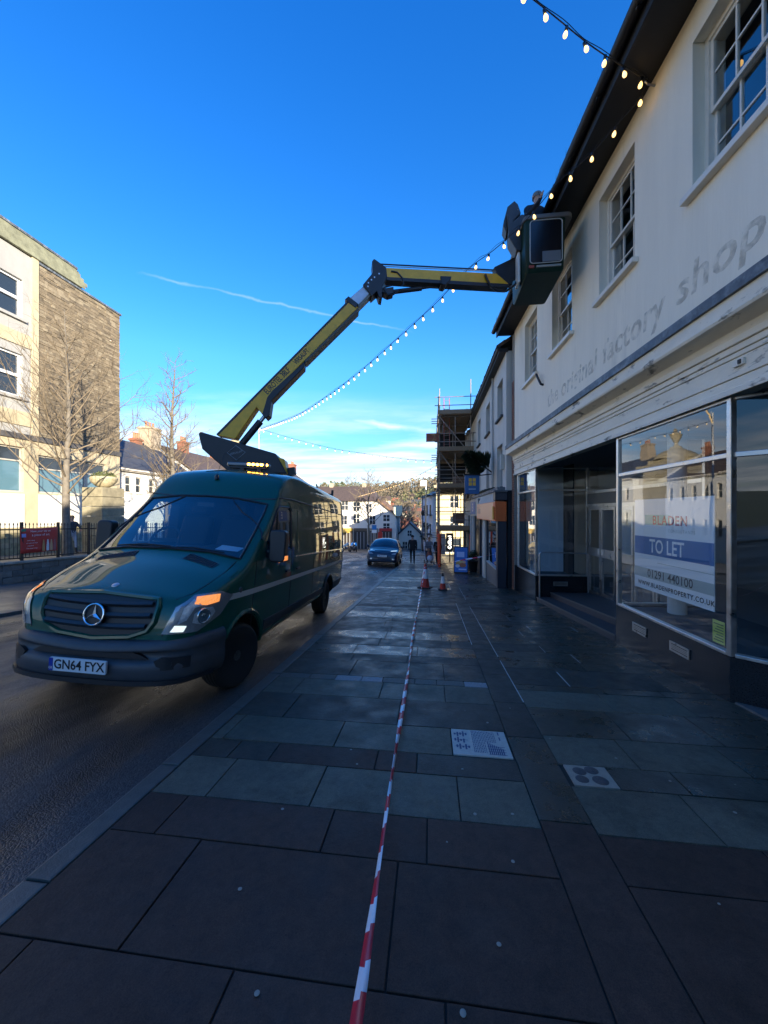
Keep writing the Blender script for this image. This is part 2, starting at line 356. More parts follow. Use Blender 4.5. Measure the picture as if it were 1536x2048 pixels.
def hill(x, y):
    if y < 150: return 0.0
    k = min(1, (y - 150) / 330); k = k * k * (3 - 2 * k)
    return k * (34 + 7 * math.sin(x * 0.011 + 1.2) + 4 * math.sin(x * 0.031)) * (1.0 if y < 520 else 1.0)
gm = MB(); xs = [-900, -500, -300, -200] + [-150 + 10 * i for i in range(36)] + [220, 300, 500, 900]
ys = [-300, -120, -60, -30] + [-20 + 6 * i for i in range(20)] + [110 + 15 * i for i in range(32)] + [650, 800, 1200, 2200]
for y in ys:
    for x in xs: gm.v.append((x, y, gz(x, y) - 0.45 + hill(x, y) + (0.0 if y < 150 else 0.8 * math.sin(x * .2 + y * .13))))
nx = len(xs)
for j in range(len(ys) - 1):
    for i in range(nx - 1): gm.f.append((j * nx + i, j * nx + i + 1, (j + 1) * nx + i + 1, (j + 1) * nx + i)); gm.m.append(0)
structure(gm.build('ground', M_land, None, smooth='all'))

def strip(name, x0, x1, y0, y1, dz, m, step=3.0, thick=0.3):
    b = MB(); n = max(2, int((y1 - y0) / step))
    for i in range(n + 1):
        y = y0 + (y1 - y0) * i / n
        for x in (x0, x1): b.v.append((x, y, gz(x, y) + dz))
        for x in (x0, x1): b.v.append((x, y, gz(x, y) + dz - thick))
    for i in range(n):
        a = 4 * i; c_ = a + 4
        for q in ((a, a + 1, c_ + 1, c_), (a + 2, c_ + 2, c_ + 3, a + 3), (a, c_, c_ + 2, a + 2), (a + 1, a + 3, c_ + 3, c_ + 1)): b.f.append(q); b.m.append(0)
    b.f += [(0, 2, 3, 1), (4 * n, 4 * n + 1, 4 * n + 3, 4 * n + 2)]; b.m += [0, 0]
    return structure(b.build(name, m))
rb = MB(); rxs = [FARKERB_X + .001 + (KERB_X - FARKERB_X) * i / 12 for i in range(13)]
def camber(x): return -0.07 + 0.05 * min(min(KERB_X - x, x - FARKERB_X), 2.4) + 0.01 * max(0, min(KERB_X - x, x - FARKERB_X) - 2.4)
for j in range(32):
    for x in rxs: rb.v.append((x, -25 + j * 61 / 31, gz(x, -25 + j * 61 / 31) + camber(x)))
for j in range(31):
    for i in range(12): rb.f.append((j * 13 + i, j * 13 + i + 1, j * 13 + i + 14, j * 13 + i + 13)); rb.m.append(0)
road = structure(rb.build('road', M_asph, None, 'all'))
square = strip('road', -24, 14, 36.0, 64, -0.074, M_asph)
strip('pavement_far_side', WALL_X - 0.25, FARKERB_X - 0.13, -25, 36, -0.004, M_paveL)
# road under the van is patched and worn; a drain gully line of setts along the kerb is left to the asphalt

pave = strip('pavement', KERB_X + 0.13, 3.4, -8, 36, -0.010, M_joint)
def tilt(y): return -SLOPE
def slab_mesh(wd, dp, hgt=0.05, r=0.0035):
    b = bmesh.new(); bmesh.ops.create_cube(b, size=1)
    for v in b.verts:
        v.co.x *= wd; v.co.y *= dp; v.co.z = (v.co.z - 0.5) * hgt + (0 if True else 0)
        v.co.z += -SLOPE * v.co.y
    top = [e for e in b.edges if all(v.co.z > -hgt * 0.5 - SLOPE * v.co.y for v in e.verts)]
    bmesh.ops.bevel(b, geom=top, offset=r, segments=2, affect='EDGES', profile=0.6)
    me = bpy.data.meshes.new('slab'); b.to_mesh(me); b.free()
    return me
slab_cache = {}
far_slabs = {k: MB() for k in M_slabs}
slab_n = 0
def slab(x0, x1, y0, y1, kind, name='slab', far=False, m=None, gap=0.008, dz=None):
    global slab_n
    cx, cy = (x0 + x1) / 2, (y0 + y1) / 2
    dz = random.uniform(-0.0018, 0.0018) if dz is None else dz
    if far:
        b = far_slabs[kind]; g = gap / 2; top = lambda y: gz(0, y) + dz
        vs = [(x0 + g, y0 + g, top(y0)), (x1 - g, y0 + g, top(y0)), (x1 - g, y1 - g, top(y1)), (x0 + g, y1 - g, top(y1))]
        b.add(vs + [(v[0], v[1], v[2] - 0.03) for v in vs], [(0, 1, 2, 3), (0, 4, 5, 1), (1, 5, 6, 2), (2, 6, 7, 3), (3, 7, 4, 0)]); return
    wd, dp = round(x1 - x0 - gap, 3), round(y1 - y0 - gap, 3)
    key = (wd, dp, kind)
    if key not in slab_cache:
        me = slab_mesh(wd, dp); me.materials.append(m or M_slabs[kind]); slab_cache[key] = me
    o = link(name, slab_cache[key], None, pave); o.location = (cx, cy, gz(cx, cy) + dz)
    slab_n += 1; return o
def gx(px, py):
    d = raydir(px, py); t = CAM_H / (-d.z - SLOPE * d.y); return t * d.x
LB, C0, C1 = KERB_X + 0.135, 0.610, 0.900
def facx(y): return 3.102 - 0.0412 * y
rows = [(-0.4, 0.55, 'brown', None), (0.55, 1.346, 'brown', ((30, 1915), (439, 2000), (890, 2020))), (1.346, 1.899, 'brown', ((319, 1790), (782, 1850))),
        (1.899, 2.211, 'brown', ((342, 1630), (655, 1665), (853, 1690))), (2.211, 2.623, 'green', ((409, 1594), (614, 1618), (923, 1649))),
        (2.623, 2.869, 'dark', ((489, 1476), (537, 1520), (747, 1542), (831, 1548))), (2.869, 3.276, 'green', ((453, 1468), (670, 1486))),
        (3.276, 3.793, 'dark', ((570, 1428), (795, 1441))), (3.793, 4.22, 'green', ((590, 1378), (759, 1389), (890, 1399)))]
rr = random.Random(11)
def split(x0, x1, lo=0.5, hi=1.05):
    xs_ = [x0]
    while xs_[-1] < x1 - hi: xs_.append(xs_[-1] + rr.uniform(lo, hi))
    if x1 - xs_[-1] < 0.25: xs_.pop()
    return xs_ + [x1]
PLQ = (0.160, 0.600, 2.885, 3.276)
CIR = (0.925, 1.212, 2.628, 2.869)
for y0, y1, kind, joints in rows:
    js = sorted(gx(*p) for p in joints) if joints else split(LB, C0)[1:-1]
    xs_ = [LB] + [j for j in js if LB + 0.1 < j < C0 - 0.1] + [C0]
    if abs(y0 - 2.869) < 1e-3: xs_[-1] = PLQ[0]
    for a, b_ in zip(xs_, xs_[1:]): slab(round(a, 2), round(b_, 2), y0, y1, kind if kind != 'dark' or rr.random() < .8 else 'brown')
    xr = split(C1, facx((y0 + y1) / 2) + 0.05, 0.55, 0.85)
    if abs(y0 - 2.623) < 1e-3: xr = [CIR[1]] + [v for v in xr if v > CIR[1] + 0.2]
    rk = {'green': 'green', 'dark': 'wet', 'brown': 'brown'}[kind]
    for i, (a, b_) in enumerate(zip(xr, xr[1:])): slab(round(a, 2), round(b_, 2), y0, y1, rk if a < 1.9 or kind == 'brown' else 'wet')
# carved band of small plates
x = LB; k = 0
M_plate_pale = mat('carved_plate_pale', (0.30, 0.27, 0.26), 0.6, var=0.3, vscale=60, bump=0.004, bscale=90)
M_plate = mat('carved_plate', (0.10, 0.092, 0.075), 0.6, var=0.35, vscale=60, bump=0.004, bscale=90)
while x < C0 - 0.05:
    wd = min(rr.choice((0.24, 0.30, 0.36)), C0 - x)
    if wd < 0.12: break
    o = slab(round(x, 2), round(x + wd, 2), 4.222, 4.372, 'pale%d' % (k in (2, 3, 7)), 'carved_plate', m=M_plate_pale if k in (2, 3, 7) else M_plate); x += wd; k += 1
# column strip
y = -0.4
while y < 15:
    L_ = rr.uniform(0.55, 1.0); slab(C0, C1, round(y, 2), round(y + L_, 2), 'brown' if y < 2.2 else rr.choice(('dark', 'dark', 'wet')))
    y = round(y + L_, 2)
for a, b_ in zip(split(C1, facx(4.3) + .05), split(C1, facx(4.3) + .05)[1:]): pass
xr = split(C1, facx(4.3) + .05)
for a, b_ in zip(xr, xr[1:]): slab(round(a, 2), round(b_, 2), 4.222, 4.372, 'wet')
y = 4.374; glints = []
seq = 0
while y < 34:
    dp = round(rr.choice((0.28, 0.4, 0.44, 0.56, 0.6)), 2); far = y > 14
    kl = rr.choice(('dark', 'dark', 'green', 'wet')) if 8.6 > y or y > 10.5 else rr.choice(('brown', 'brown', 'dark'))
    xs_ = split(LB, C0, 0.6, 1.1)
    for a, b_ in zip(xs_, xs_[1:]): slab(round(a, 2), round(b_, 2), y, round(y + dp, 3), kl, far=far)
    xr = split(C1, facx(y) + 0.12 if y < 12.7 else 2.6, 0.6, 1.1)
    for a, b_ in zip(xr, xr[1:]):
        slab(round(a, 2), round(b_, 2), y, round(y + dp, 3), 'wet' if rr.random() < .75 else kl, far=far)
        if y < 10 and rr.random() < 0.42 and a > C1 + 0.1: glints.append(((a, y + rr.uniform(0, .12)), (a, y + dp - rr.uniform(0, .1))))
    if far: slab(C0, C1, y, round(y + dp, 3), 'dark', far=True)
    y = round(y + dp, 3)
for k, b in far_slabs.items():
    if b.v: stuff(b.build('far_slabs', M_slabs[k], pave, fix=False))
glints += [((C1, 3.9), (C1, 5.2)), ((C1, 5.35), (C1, 9.2)), ((C0, 5.9), (C0, 9.6)), ((C1, 10.2), (C1, 12.6)), ((C0, 12), (C0, 13.6))]
for (xa, ya), (xb, yb) in glints:
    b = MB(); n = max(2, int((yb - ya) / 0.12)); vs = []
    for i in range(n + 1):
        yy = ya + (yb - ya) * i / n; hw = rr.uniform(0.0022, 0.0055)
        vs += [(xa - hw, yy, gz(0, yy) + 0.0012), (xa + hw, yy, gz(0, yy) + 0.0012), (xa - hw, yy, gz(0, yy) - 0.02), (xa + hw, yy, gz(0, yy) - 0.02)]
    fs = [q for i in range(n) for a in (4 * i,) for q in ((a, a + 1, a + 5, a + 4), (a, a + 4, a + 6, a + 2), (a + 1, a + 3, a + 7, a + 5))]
    b.add(vs, fs).build('joint_glint', M_glint, pave)
# discarded gum and studs, pale discs
M_gum = mat('gum_spot', (0.30, 0.28, 0.23), 0.6)
gum_me = MB().lathe([(0.0125, 0.0), (0.0125, 0.0012), (0.008, 0.0022), (0.001, 0.0024)], 10).mesh('gum', True)
gum_me.materials.append(M_gum)
def ground_pt(px, py):
    d = raydir(px, py); t = CAM_H / (-d.z - SLOPE * d.y); return at(px, py, t)
for p in ((480, 1779), (894, 1685), (1025, 1629), (950, 1629), (925, 1539), (714, 1529), (514, 1988), (702, 1500), (1438, 1809), (998, 1890), (1232, 1517),
          (1470, 1570), (1026, 1724), (565, 1619), (1340, 1563), (1100, 1478), (1470, 1626), (926, 2028), (930, 1422), (975, 1446), (1020, 1417)):
    o = link('gum_spot', gum_me, None, pave); q = ground_pt(*p); o.location = (q.x, q.y, gz(q.x, q.y) + 0.0028)
    s_ = random.uniform(0.4, 0.9); o.scale = (s_, s_ * random.uniform(.8, 1.1), 1)
# kerb stones
def kerb_run(name, x0, x1, ya, yb, drop_side):
    k = structure(empty(name))
    for i in range(int((yb - ya) / 0.915)):
        y0 = ya + i * 0.915; o = None
        key = ('kerb', name)
        if key not in slab_cache:
            me = slab_mesh(round(x1 - x0, 3), 0.905, 0.22, 0.012); me.materials.append(M_kerb); slab_cache[key] = me
        o = link('kerb_stone', slab_cache[key], None, k); o.location = ((x0 + x1) / 2, y0 + .4575, gz(0, y0 + .4575) + random.uniform(-.002, .003))
kerb_run('kerb', KERB_X, KERB_X + 0.13, -3.0, 35.8, 1)
kerb_run('kerb_far_side', FARKERB_X - 0.13, FARKERB_X, -2, 35.8, -1)

# printed history plaque set flush in the paving
pl = thing('paving_plaque', 'white printed stone plaque with blue drawings and lines of text set in the paving', 'plaque')
pz = lambda y: gz(0, y)
b = MB(); x0, x1, y0, y1 = PLQ
b.add([(x0 + .006, y0 + .006, pz(y0) - .04), (x1 - .006, y0 + .006, pz(y0) - .04), (x1 - .006, y1 - .006, pz(y1) - .04), (x0 + .006, y1 - .006, pz(y1) - .04),
       (x0 + .006, y0 + .006, pz(y0) + .002), (x1 - .006, y0 + .006, pz(y0) + .002), (x1 - .006, y1 - .006, pz(y1) + .002), (x0 + .006, y1 - .006, pz(y1) + .002)],
      [(0, 3, 2, 1), (4, 5, 6, 7), (0, 1, 5, 4), (1, 2, 6, 5), (2, 3, 7, 6), (3, 0, 4, 7)])
b.build('stone_tile', mat('plaque_white', (0.52, 0.475, 0.41), 0.5, var=0.12, vscale=30), pl)
M_ink = mat('plaque_ink', (0.03, 0.06, 0.16), 0.5)
ink = MB()
def inkrect(a, b_, c_, d_, sink=0.0):
    vs = [(a, c_, pz(c_) + .0035), (b_, c_, pz(c_) + .0035), (b_, d_, pz(d_) + .0035), (a, d_, pz(d_) + .0035)]; ink.add(vs, [(0, 1, 2, 3)])
# text reads across the street: columns of short lines, then the three small drawings and the large building
for i in range(15):
    xx = x0 + 0.165 + i * 0.0125
    yy = y0 + 0.045 if i < 8 else y0 + 0.20
    while yy < y1 - 0.03:
        l_ = random.uniform(0.012, 0.04); inkrect(xx, xx + 0.0055, yy, min(yy + l_, y1 - .022)); yy += l_ + 0.007
for yy in (0.24, 0.32): inkrect(x0 + .375, x0 + .385, y0 + yy, y0 + yy + .05)
for cx, cy, n in ((0.075, 0.31, 5), (0.075, 0.215, 4), (0.085, 0.12, 5)):
    for i in range(n):
        h_ = 0.02 + 0.022 * (i % 2); inkrect(x0 + cx - .05 + i * .022, x0 + cx - .05 + i * .022 + .014, y0 + cy - h_, y0 + cy + h_ * random.uniform(.3, 1))
    inkrect(x0 + cx - .055, x0 + cx + .055, y0 + cy - .003, y0 + cy + .003)
for i in range(8):
    h_ = 0.17 - 0.012 * i; inkrect(x0 + .275 + i * .0145, x0 + .275 + i * .0145 + .0085, y0 + .03, y0 + .03 + h_)
for j in range(4): inkrect(x0 + .27, x0 + .40, y0 + .03 + j * .036, y0 + .036 + j * .036)
stuff(ink.build('printed_drawing', M_ink, pl, fix=False))
ci = thing('paving_roundel', 'pale square paving stone inlaid with four dark discs', 'paving stone')
x0, x1, y0, y1 = CIR
b = MB(); g = .006
b.add([(x0 + g, y0 + g, pz(y0) - .04), (x1 - g, y0 + g, pz(y0) - .04), (x1 - g, y1 - g, pz(y1) - .04), (x0 + g, y1 - g, pz(y1) - .04),
       (x0 + g, y0 + g, pz(y0) + .001), (x1 - g, y0 + g, pz(y0) + .001), (x1 - g, y1 - g, pz(y1) + .001), (x0 + g, y1 - g, pz(y1) + .001)],
      [(0, 3, 2, 1), (4, 5, 6, 7), (0, 1, 5, 4), (1, 2, 6, 5), (2, 3, 7, 6), (3, 0, 4, 7)])
b.build('stone_tile', mat('roundel_pale', (0.36, 0.285, 0.215), 0.55, var=0.15, vscale=25), ci)
for cx, cy, rx in ((.09, .165, .044), (.175, .185, .045), (.075, .075, .042), (.19, .075, .05)):
    bb = MB().lathe([(rx, 0), (rx, .003), (rx * .9, .0045), (.002, .005)], 20); o = bb.build('disc', mat('roundel_dark', (0.075, 0.06, 0.058), 0.5, var=0.3, vscale=60, bump=0.003, bscale=120), ci, True)
    o.location = (x0 + cx, y0 + cy, pz(y0 + cy) - .0005); o.rotation_euler.x = -math.atan(SLOPE)
# ================================================================== the empty white shop
ANG, FX0 = R(2.36), 3.102
shop = thing('shop_building', 'white rendered two storey shop with dark eaves, sash windows and empty glazed shopfront', 'shop building', (FX0, 0, 0), (0, 0, ANG))
M_render = mat('white_render', (0.90, 0.805, 0.645), 0.85, var=0.05, vscale=2.5, bump=0.006, bscale=14, stain=(0.56, 0.49, 0.39), sscale=1.5, sthr=(0.58, 0.84), stretch=(1, 1, 0.16))
M_white = mat('white_paint', (0.80, 0.73, 0.62), 0.5, var=0.06, vscale=8)
M_flake = mat('flaking_paint', (0.84, 0.76, 0.62), 0.7, var=0.08, vscale=5, bump=0.003, bscale=40, stain=(0.20, 0.18, 0.15), sscale=4.5, sthr=(0.58, 0.655), stretch=(1, 0.5, 1.6))
M_lead = mat('lead_flashing', (0.10, 0.115, 0.13), 0.6, var=0.5, vscale=7, bump=0.003, bscale=20, stain=(0.28, 0.30, 0.31), sscale=5, sthr=(0.5, 0.7))
M_black = mat('black_paint', (0.012, 0.012, 0.013), 0.6, var=0.2, vscale=5)
M_slate = mat('roof_slate', (0.07, 0.075, 0.085), 0.6, var=0.25, vscale=3, bump=0.005, bscale=8)
M_granite = mat('black_granite', (0.013, 0.014, 0.016), 0.22, var=0.5, vscale=90, spec=0.5)
M_alu = mat('aluminium', (0.56, 0.55, 0.53), 0.36, 1.0, var=0.15, vscale=10, rvar=0.1)
M_steel = mat('brushed_steel', (0.45, 0.46, 0.47), 0.35, 1.0, var=0.1, vscale=20)
M_pane = glass('shop_glass', (0.92, 0.95, 0.95), 1.1, wav=0.0015)
M_sash = glass('sash_glass', (0.80, 0.84, 0.86), 1.2, wav=0.003)
M_dark = mat('interior_dark', (0.02, 0.022, 0.025), 0.9)
M_ceil = mat('interior_grey', (0.20, 0.205, 0.21), 0.9)
M_floor = mat('entrance_tile', (0.045, 0.042, 0.045), 0.55, var=0.2, vscale=12, bump=0.001, bscale=60)
M_board = mat('pale_board', (0.50, 0.57, 0.62), 0.6)
M_brick = mat('red_brick', (0.22, 0.11, 0.075), 0.85, var=0.35, vscale=11, bump=0.003, bscale=60)
M_mort2 = mat('brick_mortar', (0.30, 0.28, 0.25), 0.9, var=0.2, vscale=20)

def wall_holes(u0, u1, z0, z1, holes, x0, x1, axis='y'):
    """A wall in the plane of y (or x) and z, from depth x0 (front) to x1, with rectangular holes."""
    us = sorted({u0, u1, *[h[0] for h in holes], *[h[1] for h in holes]}); zs = sorted({z0, z1, *[h[2] for h in holes], *[h[3] for h in holes]})
    b = MB(); solid = {}
    for i in range(len(us) - 1):
        for j in range(len(zs) - 1):
            cu, cz = (us[i] + us[i + 1]) / 2, (zs[j] + zs[j + 1]) / 2
            solid[i, j] = not any(h[0] < cu < h[1] and h[2] < cz < h[3] for h in holes)
    vid = {}
    def v(x, u, z):
        k = (round(x, 4), round(u, 4), round(z, 4))
        if k not in vid: vid[k] = len(b.v); b.v.append(k if axis == 'y' else (k[1], k[0], k[2]))
        return vid[k]
    def q(*p): b.f.append(tuple(v(*k) for k in p)); b.m.append(0)
    for (i, j), s_ in solid.items():
        if not s_: continue
        a, c_, d_, e_ = us[i], us[i + 1], zs[j], zs[j + 1]
        q((x0, a, d_), (x0, c_, d_), (x0, c_, e_), (x0, a, e_)); q((x1, a, d_), (x1, a, e_), (x1, c_, e_), (x1, c_, d_))
        for di, dj, p in ((-1, 0, ((x0, a, d_), (x0, a, e_), (x1, a, e_), (x1, a, d_))), (1, 0, ((x0, c_, d_), (x1, c_, d_), (x1, c_, e_), (x0, c_, e_))),
                          (0, -1, ((x0, a, d_), (x1, a, d_), (x1, c_, d_), (x0, c_, d_))), (0, 1, ((x0, a, e_), (x0, c_, e_), (x1, c_, e_), (x1, a, e_)))):
            if not solid.get((i + di, j + dj), False): q(*p)
    return b
WIN = [(3.62, 4.70), (5.84, 6.89), (8.02, 9.13), (10.21, 11.30)]
WZ0, WZ1 = 5.165, 6.85
holes = [(a, b_, WZ0, WZ1) for a, b_ in WIN] + [(-1.2, -0.1, WZ0, WZ1), (1.3, 2.4, WZ0, WZ1)]
wall_holes(-26, 12.42, 3.20, 7.32, holes, 0, 0.35).build('wall', M_render, shop)
def sash_window(u0, u1, z0, z1, parent, dep=0.13, cols=3, rws=2, open_=0.0, axis_flip=False, fm=None):
    fm = fm or M_white; mu = (z0 + z1) / 2 - open_
    f = MB(); fw = 0.055
    f.box(dep, dep + .11, u0, u0 + fw, z0, z1).box(dep, dep + .11, u1 - fw, u1, z0, z1).box(dep, dep + .11, u0 + fw, u1 - fw, z1 - fw, z1).box(dep - .02, dep + .11, u0 + fw, u1 - fw, z0, z0 + fw * .8)
    fr = f.build('window', fm, parent)
    for k, (a, b_, xo) in enumerate(((mu - .02, z1 - fw, dep + .02), (z0 + fw * .8, mu + .02, dep + .06))):
        s_ = MB(); st = .042; ua, ub = u0 + fw, u1 - fw; x1 = xo + .036
        s_.box(xo, x1, ua, ua + st, a, b_).box(xo, x1, ub - st, ub, a, b_).box(xo, x1, ua + st, ub - st, b_ - st, b_).box(xo, x1, ua + st, ub - st, a, a + st)
        pw = (ub - ua - 2 * st) / cols; ph = (b_ - a - 2 * st) / rws
        for i in range(1, cols): s_.box(xo + .004, x1 - .004, ua + st + i * pw - .011, ua + st + i * pw + .011, a + st, b_ - st)
        for j in range(1, rws):
            for i in range(cols): s_.box(xo + .006, x1 - .006, ua + st + i * pw + .011, ua + st + (i + 1) * pw - .011, a + st + j * ph - .011, a + st + j * ph + .011)
        s_.build('sash', fm, fr)
        for i in range(cols):
            for j in range(rws):
                e = random.uniform(-.0016, .0016); e2 = random.uniform(-.0016, .0016)
                p0, p1, q0, q1 = ua + st + i * pw + .009, ua + st + (i + 1) * pw - .009, a + st + j * ph + .009, a + st + (j + 1) * ph - .009
                pn = MB().add([(xo + .018 + e, p0, q0), (xo + .018 - e, p1, q0), (xo + .018 + e2, p1, q1), (xo + .018 - e2, p0, q1)], [(0, 1, 2, 3)])
                pn.build('pane', M_sash, fr, fix=False)
    s_ = MB().box(-.085, .14, u0 - .09, u1 + .09, z0 - .075, z0 - .001).build('sill', fm, fr, bevel=.008)
    return fr
for i, (a, b_) in enumerate(WIN): sash_window(a, b_, WZ0, WZ1, shop)
M_blind = mat('dusty_blind', (0.16, 0.165, 0.17), 0.9)
MB().box(0.55, 0.58, 5.6, 7.1, 5.1, 6.2).build('blind', M_blind, shop)
MB().box(0.55, 0.58, 3.4, 4.9, 5.1, 5.9).build('blind', M_blind, shop)
# upper rooms, kept dark by floor, ceiling and back wall
MB().box(0.36, 7.0, -25.9, 12.35, 3.02, 3.2).build('upper_floor', M_dark, shop)
MB().box(0.36, 7.0, -25.9, 12.35, 7.1, 7.2).build('ceiling', M_ceil, shop)
MB().box(7.0, 7.3, -26, 12.42, -1.2, 7.4).build('back_wall', M_ceil, shop)
# eaves, gutter and roof
e = MB(); e.prism([(-.46, 7.24), (0.02, 7.24), (0.02, 7.36), (-.46, 7.36)], 'y', -26, 12.72); e.build('soffit', M_black, shop)
MB().box(-.50, -.462, -26, 12.74, 7.20, 7.42).build('fascia_plank', M_black, shop)
g = MB(); prof = [(-.575 + .07 * math.cos(R(a)), 7.40 + .07 * math.sin(R(a))) for a in range(180, 361, 20)] + [(-.575 + .06 * math.cos(R(a)), 7.40 + .06 * math.sin(R(a))) for a in range(360, 179, -20)]
g.prism(prof, 'y', -26, 12.78).build('gutter', M_black, shop, True)
for k in range(14):
    u = 12.3 - k * 0.95
    MB().bar((-.49, u, 7.37), (-.60, u, 7.31), .03, .012).build('gutter_bracket', M_black, shop)
rf = MB(); rf.prism([(-.56, 7.43), (3.8, 10.15), (3.8, 10.25), (-.56, 7.53)], 'y', -26, 12.75)
rf.prism([(3.8, 10.15), (8.0, 7.4), (8.0, 7.5), (3.8, 10.25)], 'y', -26, 12.75); roof_o = rf.build('roof', M_slate, shop)
tile = MB().box(-.28, .22, -.14, .14, -.006, .008).mesh('slate')
tile.materials.append(M_slate)
sl = math.atan2(10.15 - 7.43, 3.8 + .56)
for k in range(84):
    o = link('slate', tile, None, roof_o); o.location = (-.34 + random.uniform(-.015, .01), 12.6 - k * 0.285, 7.685 + random.uniform(-.004, .006)); o.rotation_euler = (0, -sl - random.uniform(-.01, .02), random.uniform(-.02, .02))
MB().add([(0.02, 12.40, 7.3), (7.2, 12.40, 7.3), (3.6, 12.40, 10.1), (0.02, 12.66, 7.3), (7.2, 12.66, 7.3), (3.6, 12.66, 10.1)], [(0, 1, 2), (3, 5, 4), (0, 3, 4, 1), (1, 4, 5, 2), (2, 5, 3, 0)]).build('gable', M_render, shop)
MB().box(.36, 7.2, 12.43, 12.66, -1.2, 7.3).build('party_wall', M_render, shop)
# weeds growing out of the gutter
wd = MB(); rw = random.Random(5)
for k in range(900):
    u = rw.uniform(2.5, 12.0); u += 0.5 * math.sin(u * 5); hgt = rw.uniform(.02, .10) * (1.0 + (math.sin(u * 2.1) > .2)); x_ = -.575 + rw.uniform(-.05, .06)
    dx, dy = rw.uniform(-.04, .03), rw.uniform(-.05, .05)
    wd.add([(x_ - .003, u, 7.40), (x_ + .003, u + .004, 7.40), (x_ + dx, u + dy, 7.43 + hgt)], [(0, 1, 2)])
stuff(tag(wd.build('gutter_weeds', mat('weed', (0.07, 0.08, 0.03), 0.8, var=.3), None, fix=False), 'thin weeds growing along the dark roof gutter', 'weeds')); wo_ = bpy.data.objects['gutter_weeds']
wo_.matrix_world = Matrix.Translation((FX0, 0, 0)) @ Matrix.Rotation(ANG, 4, 'Z')
# cornice, flashing and flaking fascia boards
cor = [(0.02, 3.26), (-.06, 3.26), (-.075, 3.33), (-.19, 3.37), (-.25, 3.375), (-.262, 3.40), (-.262, 3.545), (0.02, 3.60)]
MB().prism(cor, 'y', -26, 12.42).build('cornice', M_flake, shop)
k_ = -6.0
while k_ < 12.4:
    k2 = min(k_ + 1.55, 12.44); j_ = random.uniform(-.004, .004)
    MB().prism([(0.0, 3.605), (-.268 + j_, 3.545), (-.290 + j_, 3.548), (-.288 + j_, 3.655), (-.26 + j_, 3.672), (0.0, 3.73)], 'y', k_, k2 - .004).build('lead_sheet', M_lead, shop); k_ = k2
MB().prism([(0.0, 3.605), (-.268, 3.549), (-.28, 3.61), (0.0, 3.70)], 'y', -26, -6.004).build('lead_sheet', M_lead, shop)
for z0, z1, x_ in ((3.20, 3.262, -.07), (3.135, 3.198, -.045), (3.085, 3.132, -.03), (2.945, 3.082, -.018), (2.895, 2.942, -.035), (2.80, 2.892, -.02), (2.735, 2.797, -.05)):
    MB().box(x_, .12, 1.6, 12.40, z0, z1).build('fascia_board', M_flake, shop, bevel=.006)
MB().box(0.0, .12, -26, 1.598, -1.2, 3.262).build('far_shopfront', M_render, shop)
MB().box(.125, 6.9, 1.6, 12.38, 2.86, 2.98).build('shop_ceiling', M_ceil, shop)
# ground floor: sloped entrance floor and two steps
def sloped(name, x0, x1, u0, u1, d0, d1, m, parent, bevel=0):
    n = max(1, int((u1 - u0) / 1.0)); b = MB()
    for i in range(n + 1):
        u = u0 + (u1 - u0) * i / n; z = -SLOPE * u
        b.v += [(x0, u, z + d0), (x1, u, z + d0), (x1, u, z + d1), (x0, u, z + d1)]
    for i in range(n):
        a = 4 * i
        for q in range(4): b.f.append((a + q, a + (q + 1) % 4, a + 4 + (q + 1) % 4, a + 4 + q)); b.m.append(0)
    b.f += [(3, 2, 1, 0), (4 * n, 4 * n + 1, 4 * n + 2, 4 * n + 3)]; b.m += [0, 0]
    return b.build(name, m, parent, bevel=bevel)
sloped('step', 0.02, .36, 6.40, 10.30, -.3, .11, M_floor, shop, .01)
sloped('step', .36, 1.42, 6.40, 10.30, -.3, .235, M_floor, shop, .01)
for k in range(9):   # pale joints of the tiled riser
    pass
sloped('step_nosing', 0.012, .03, 6.40, 10.30, .085, .113, mat('nosing', (0.10, 0.095, 0.09), .5), shop)
sloped('step_nosing', .352, .37, 6.40, 10.30, .21, .238, MATS['nosing'], shop)
MB().box(1.45, 6.9, 4.0, 12.38, -1.0, -.30).build('shop_floor', M_ceil, shop)
def plinth(name, pts, top):     # granite along a plan polyline (x,u), thickness inwards
    b = MB()
    for (xa, ua), (xb, ub) in zip(pts, pts[1:]):
        d = Vector((xb - xa, ub - ua)).normalized(); n_ = Vector((-d.y, d.x))
        vs = []
        for (x_, u_) in ((xa, ua), (xb, ub)):
            zg = -SLOPE * u_ - .3
            for off in (0, .09):
                p = Vector((x_, u_)) + n_ * off; vs += [(p.x, p.y, zg), (p.x, p.y, top)]
        b.add(vs, [(0, 1, 5, 4), (2, 6, 7, 3), (1, 3, 7, 5), (0, 4, 6, 2), (0, 2, 3, 1), (4, 5, 7, 6)])
    return b.build(name, M_granite, shop)
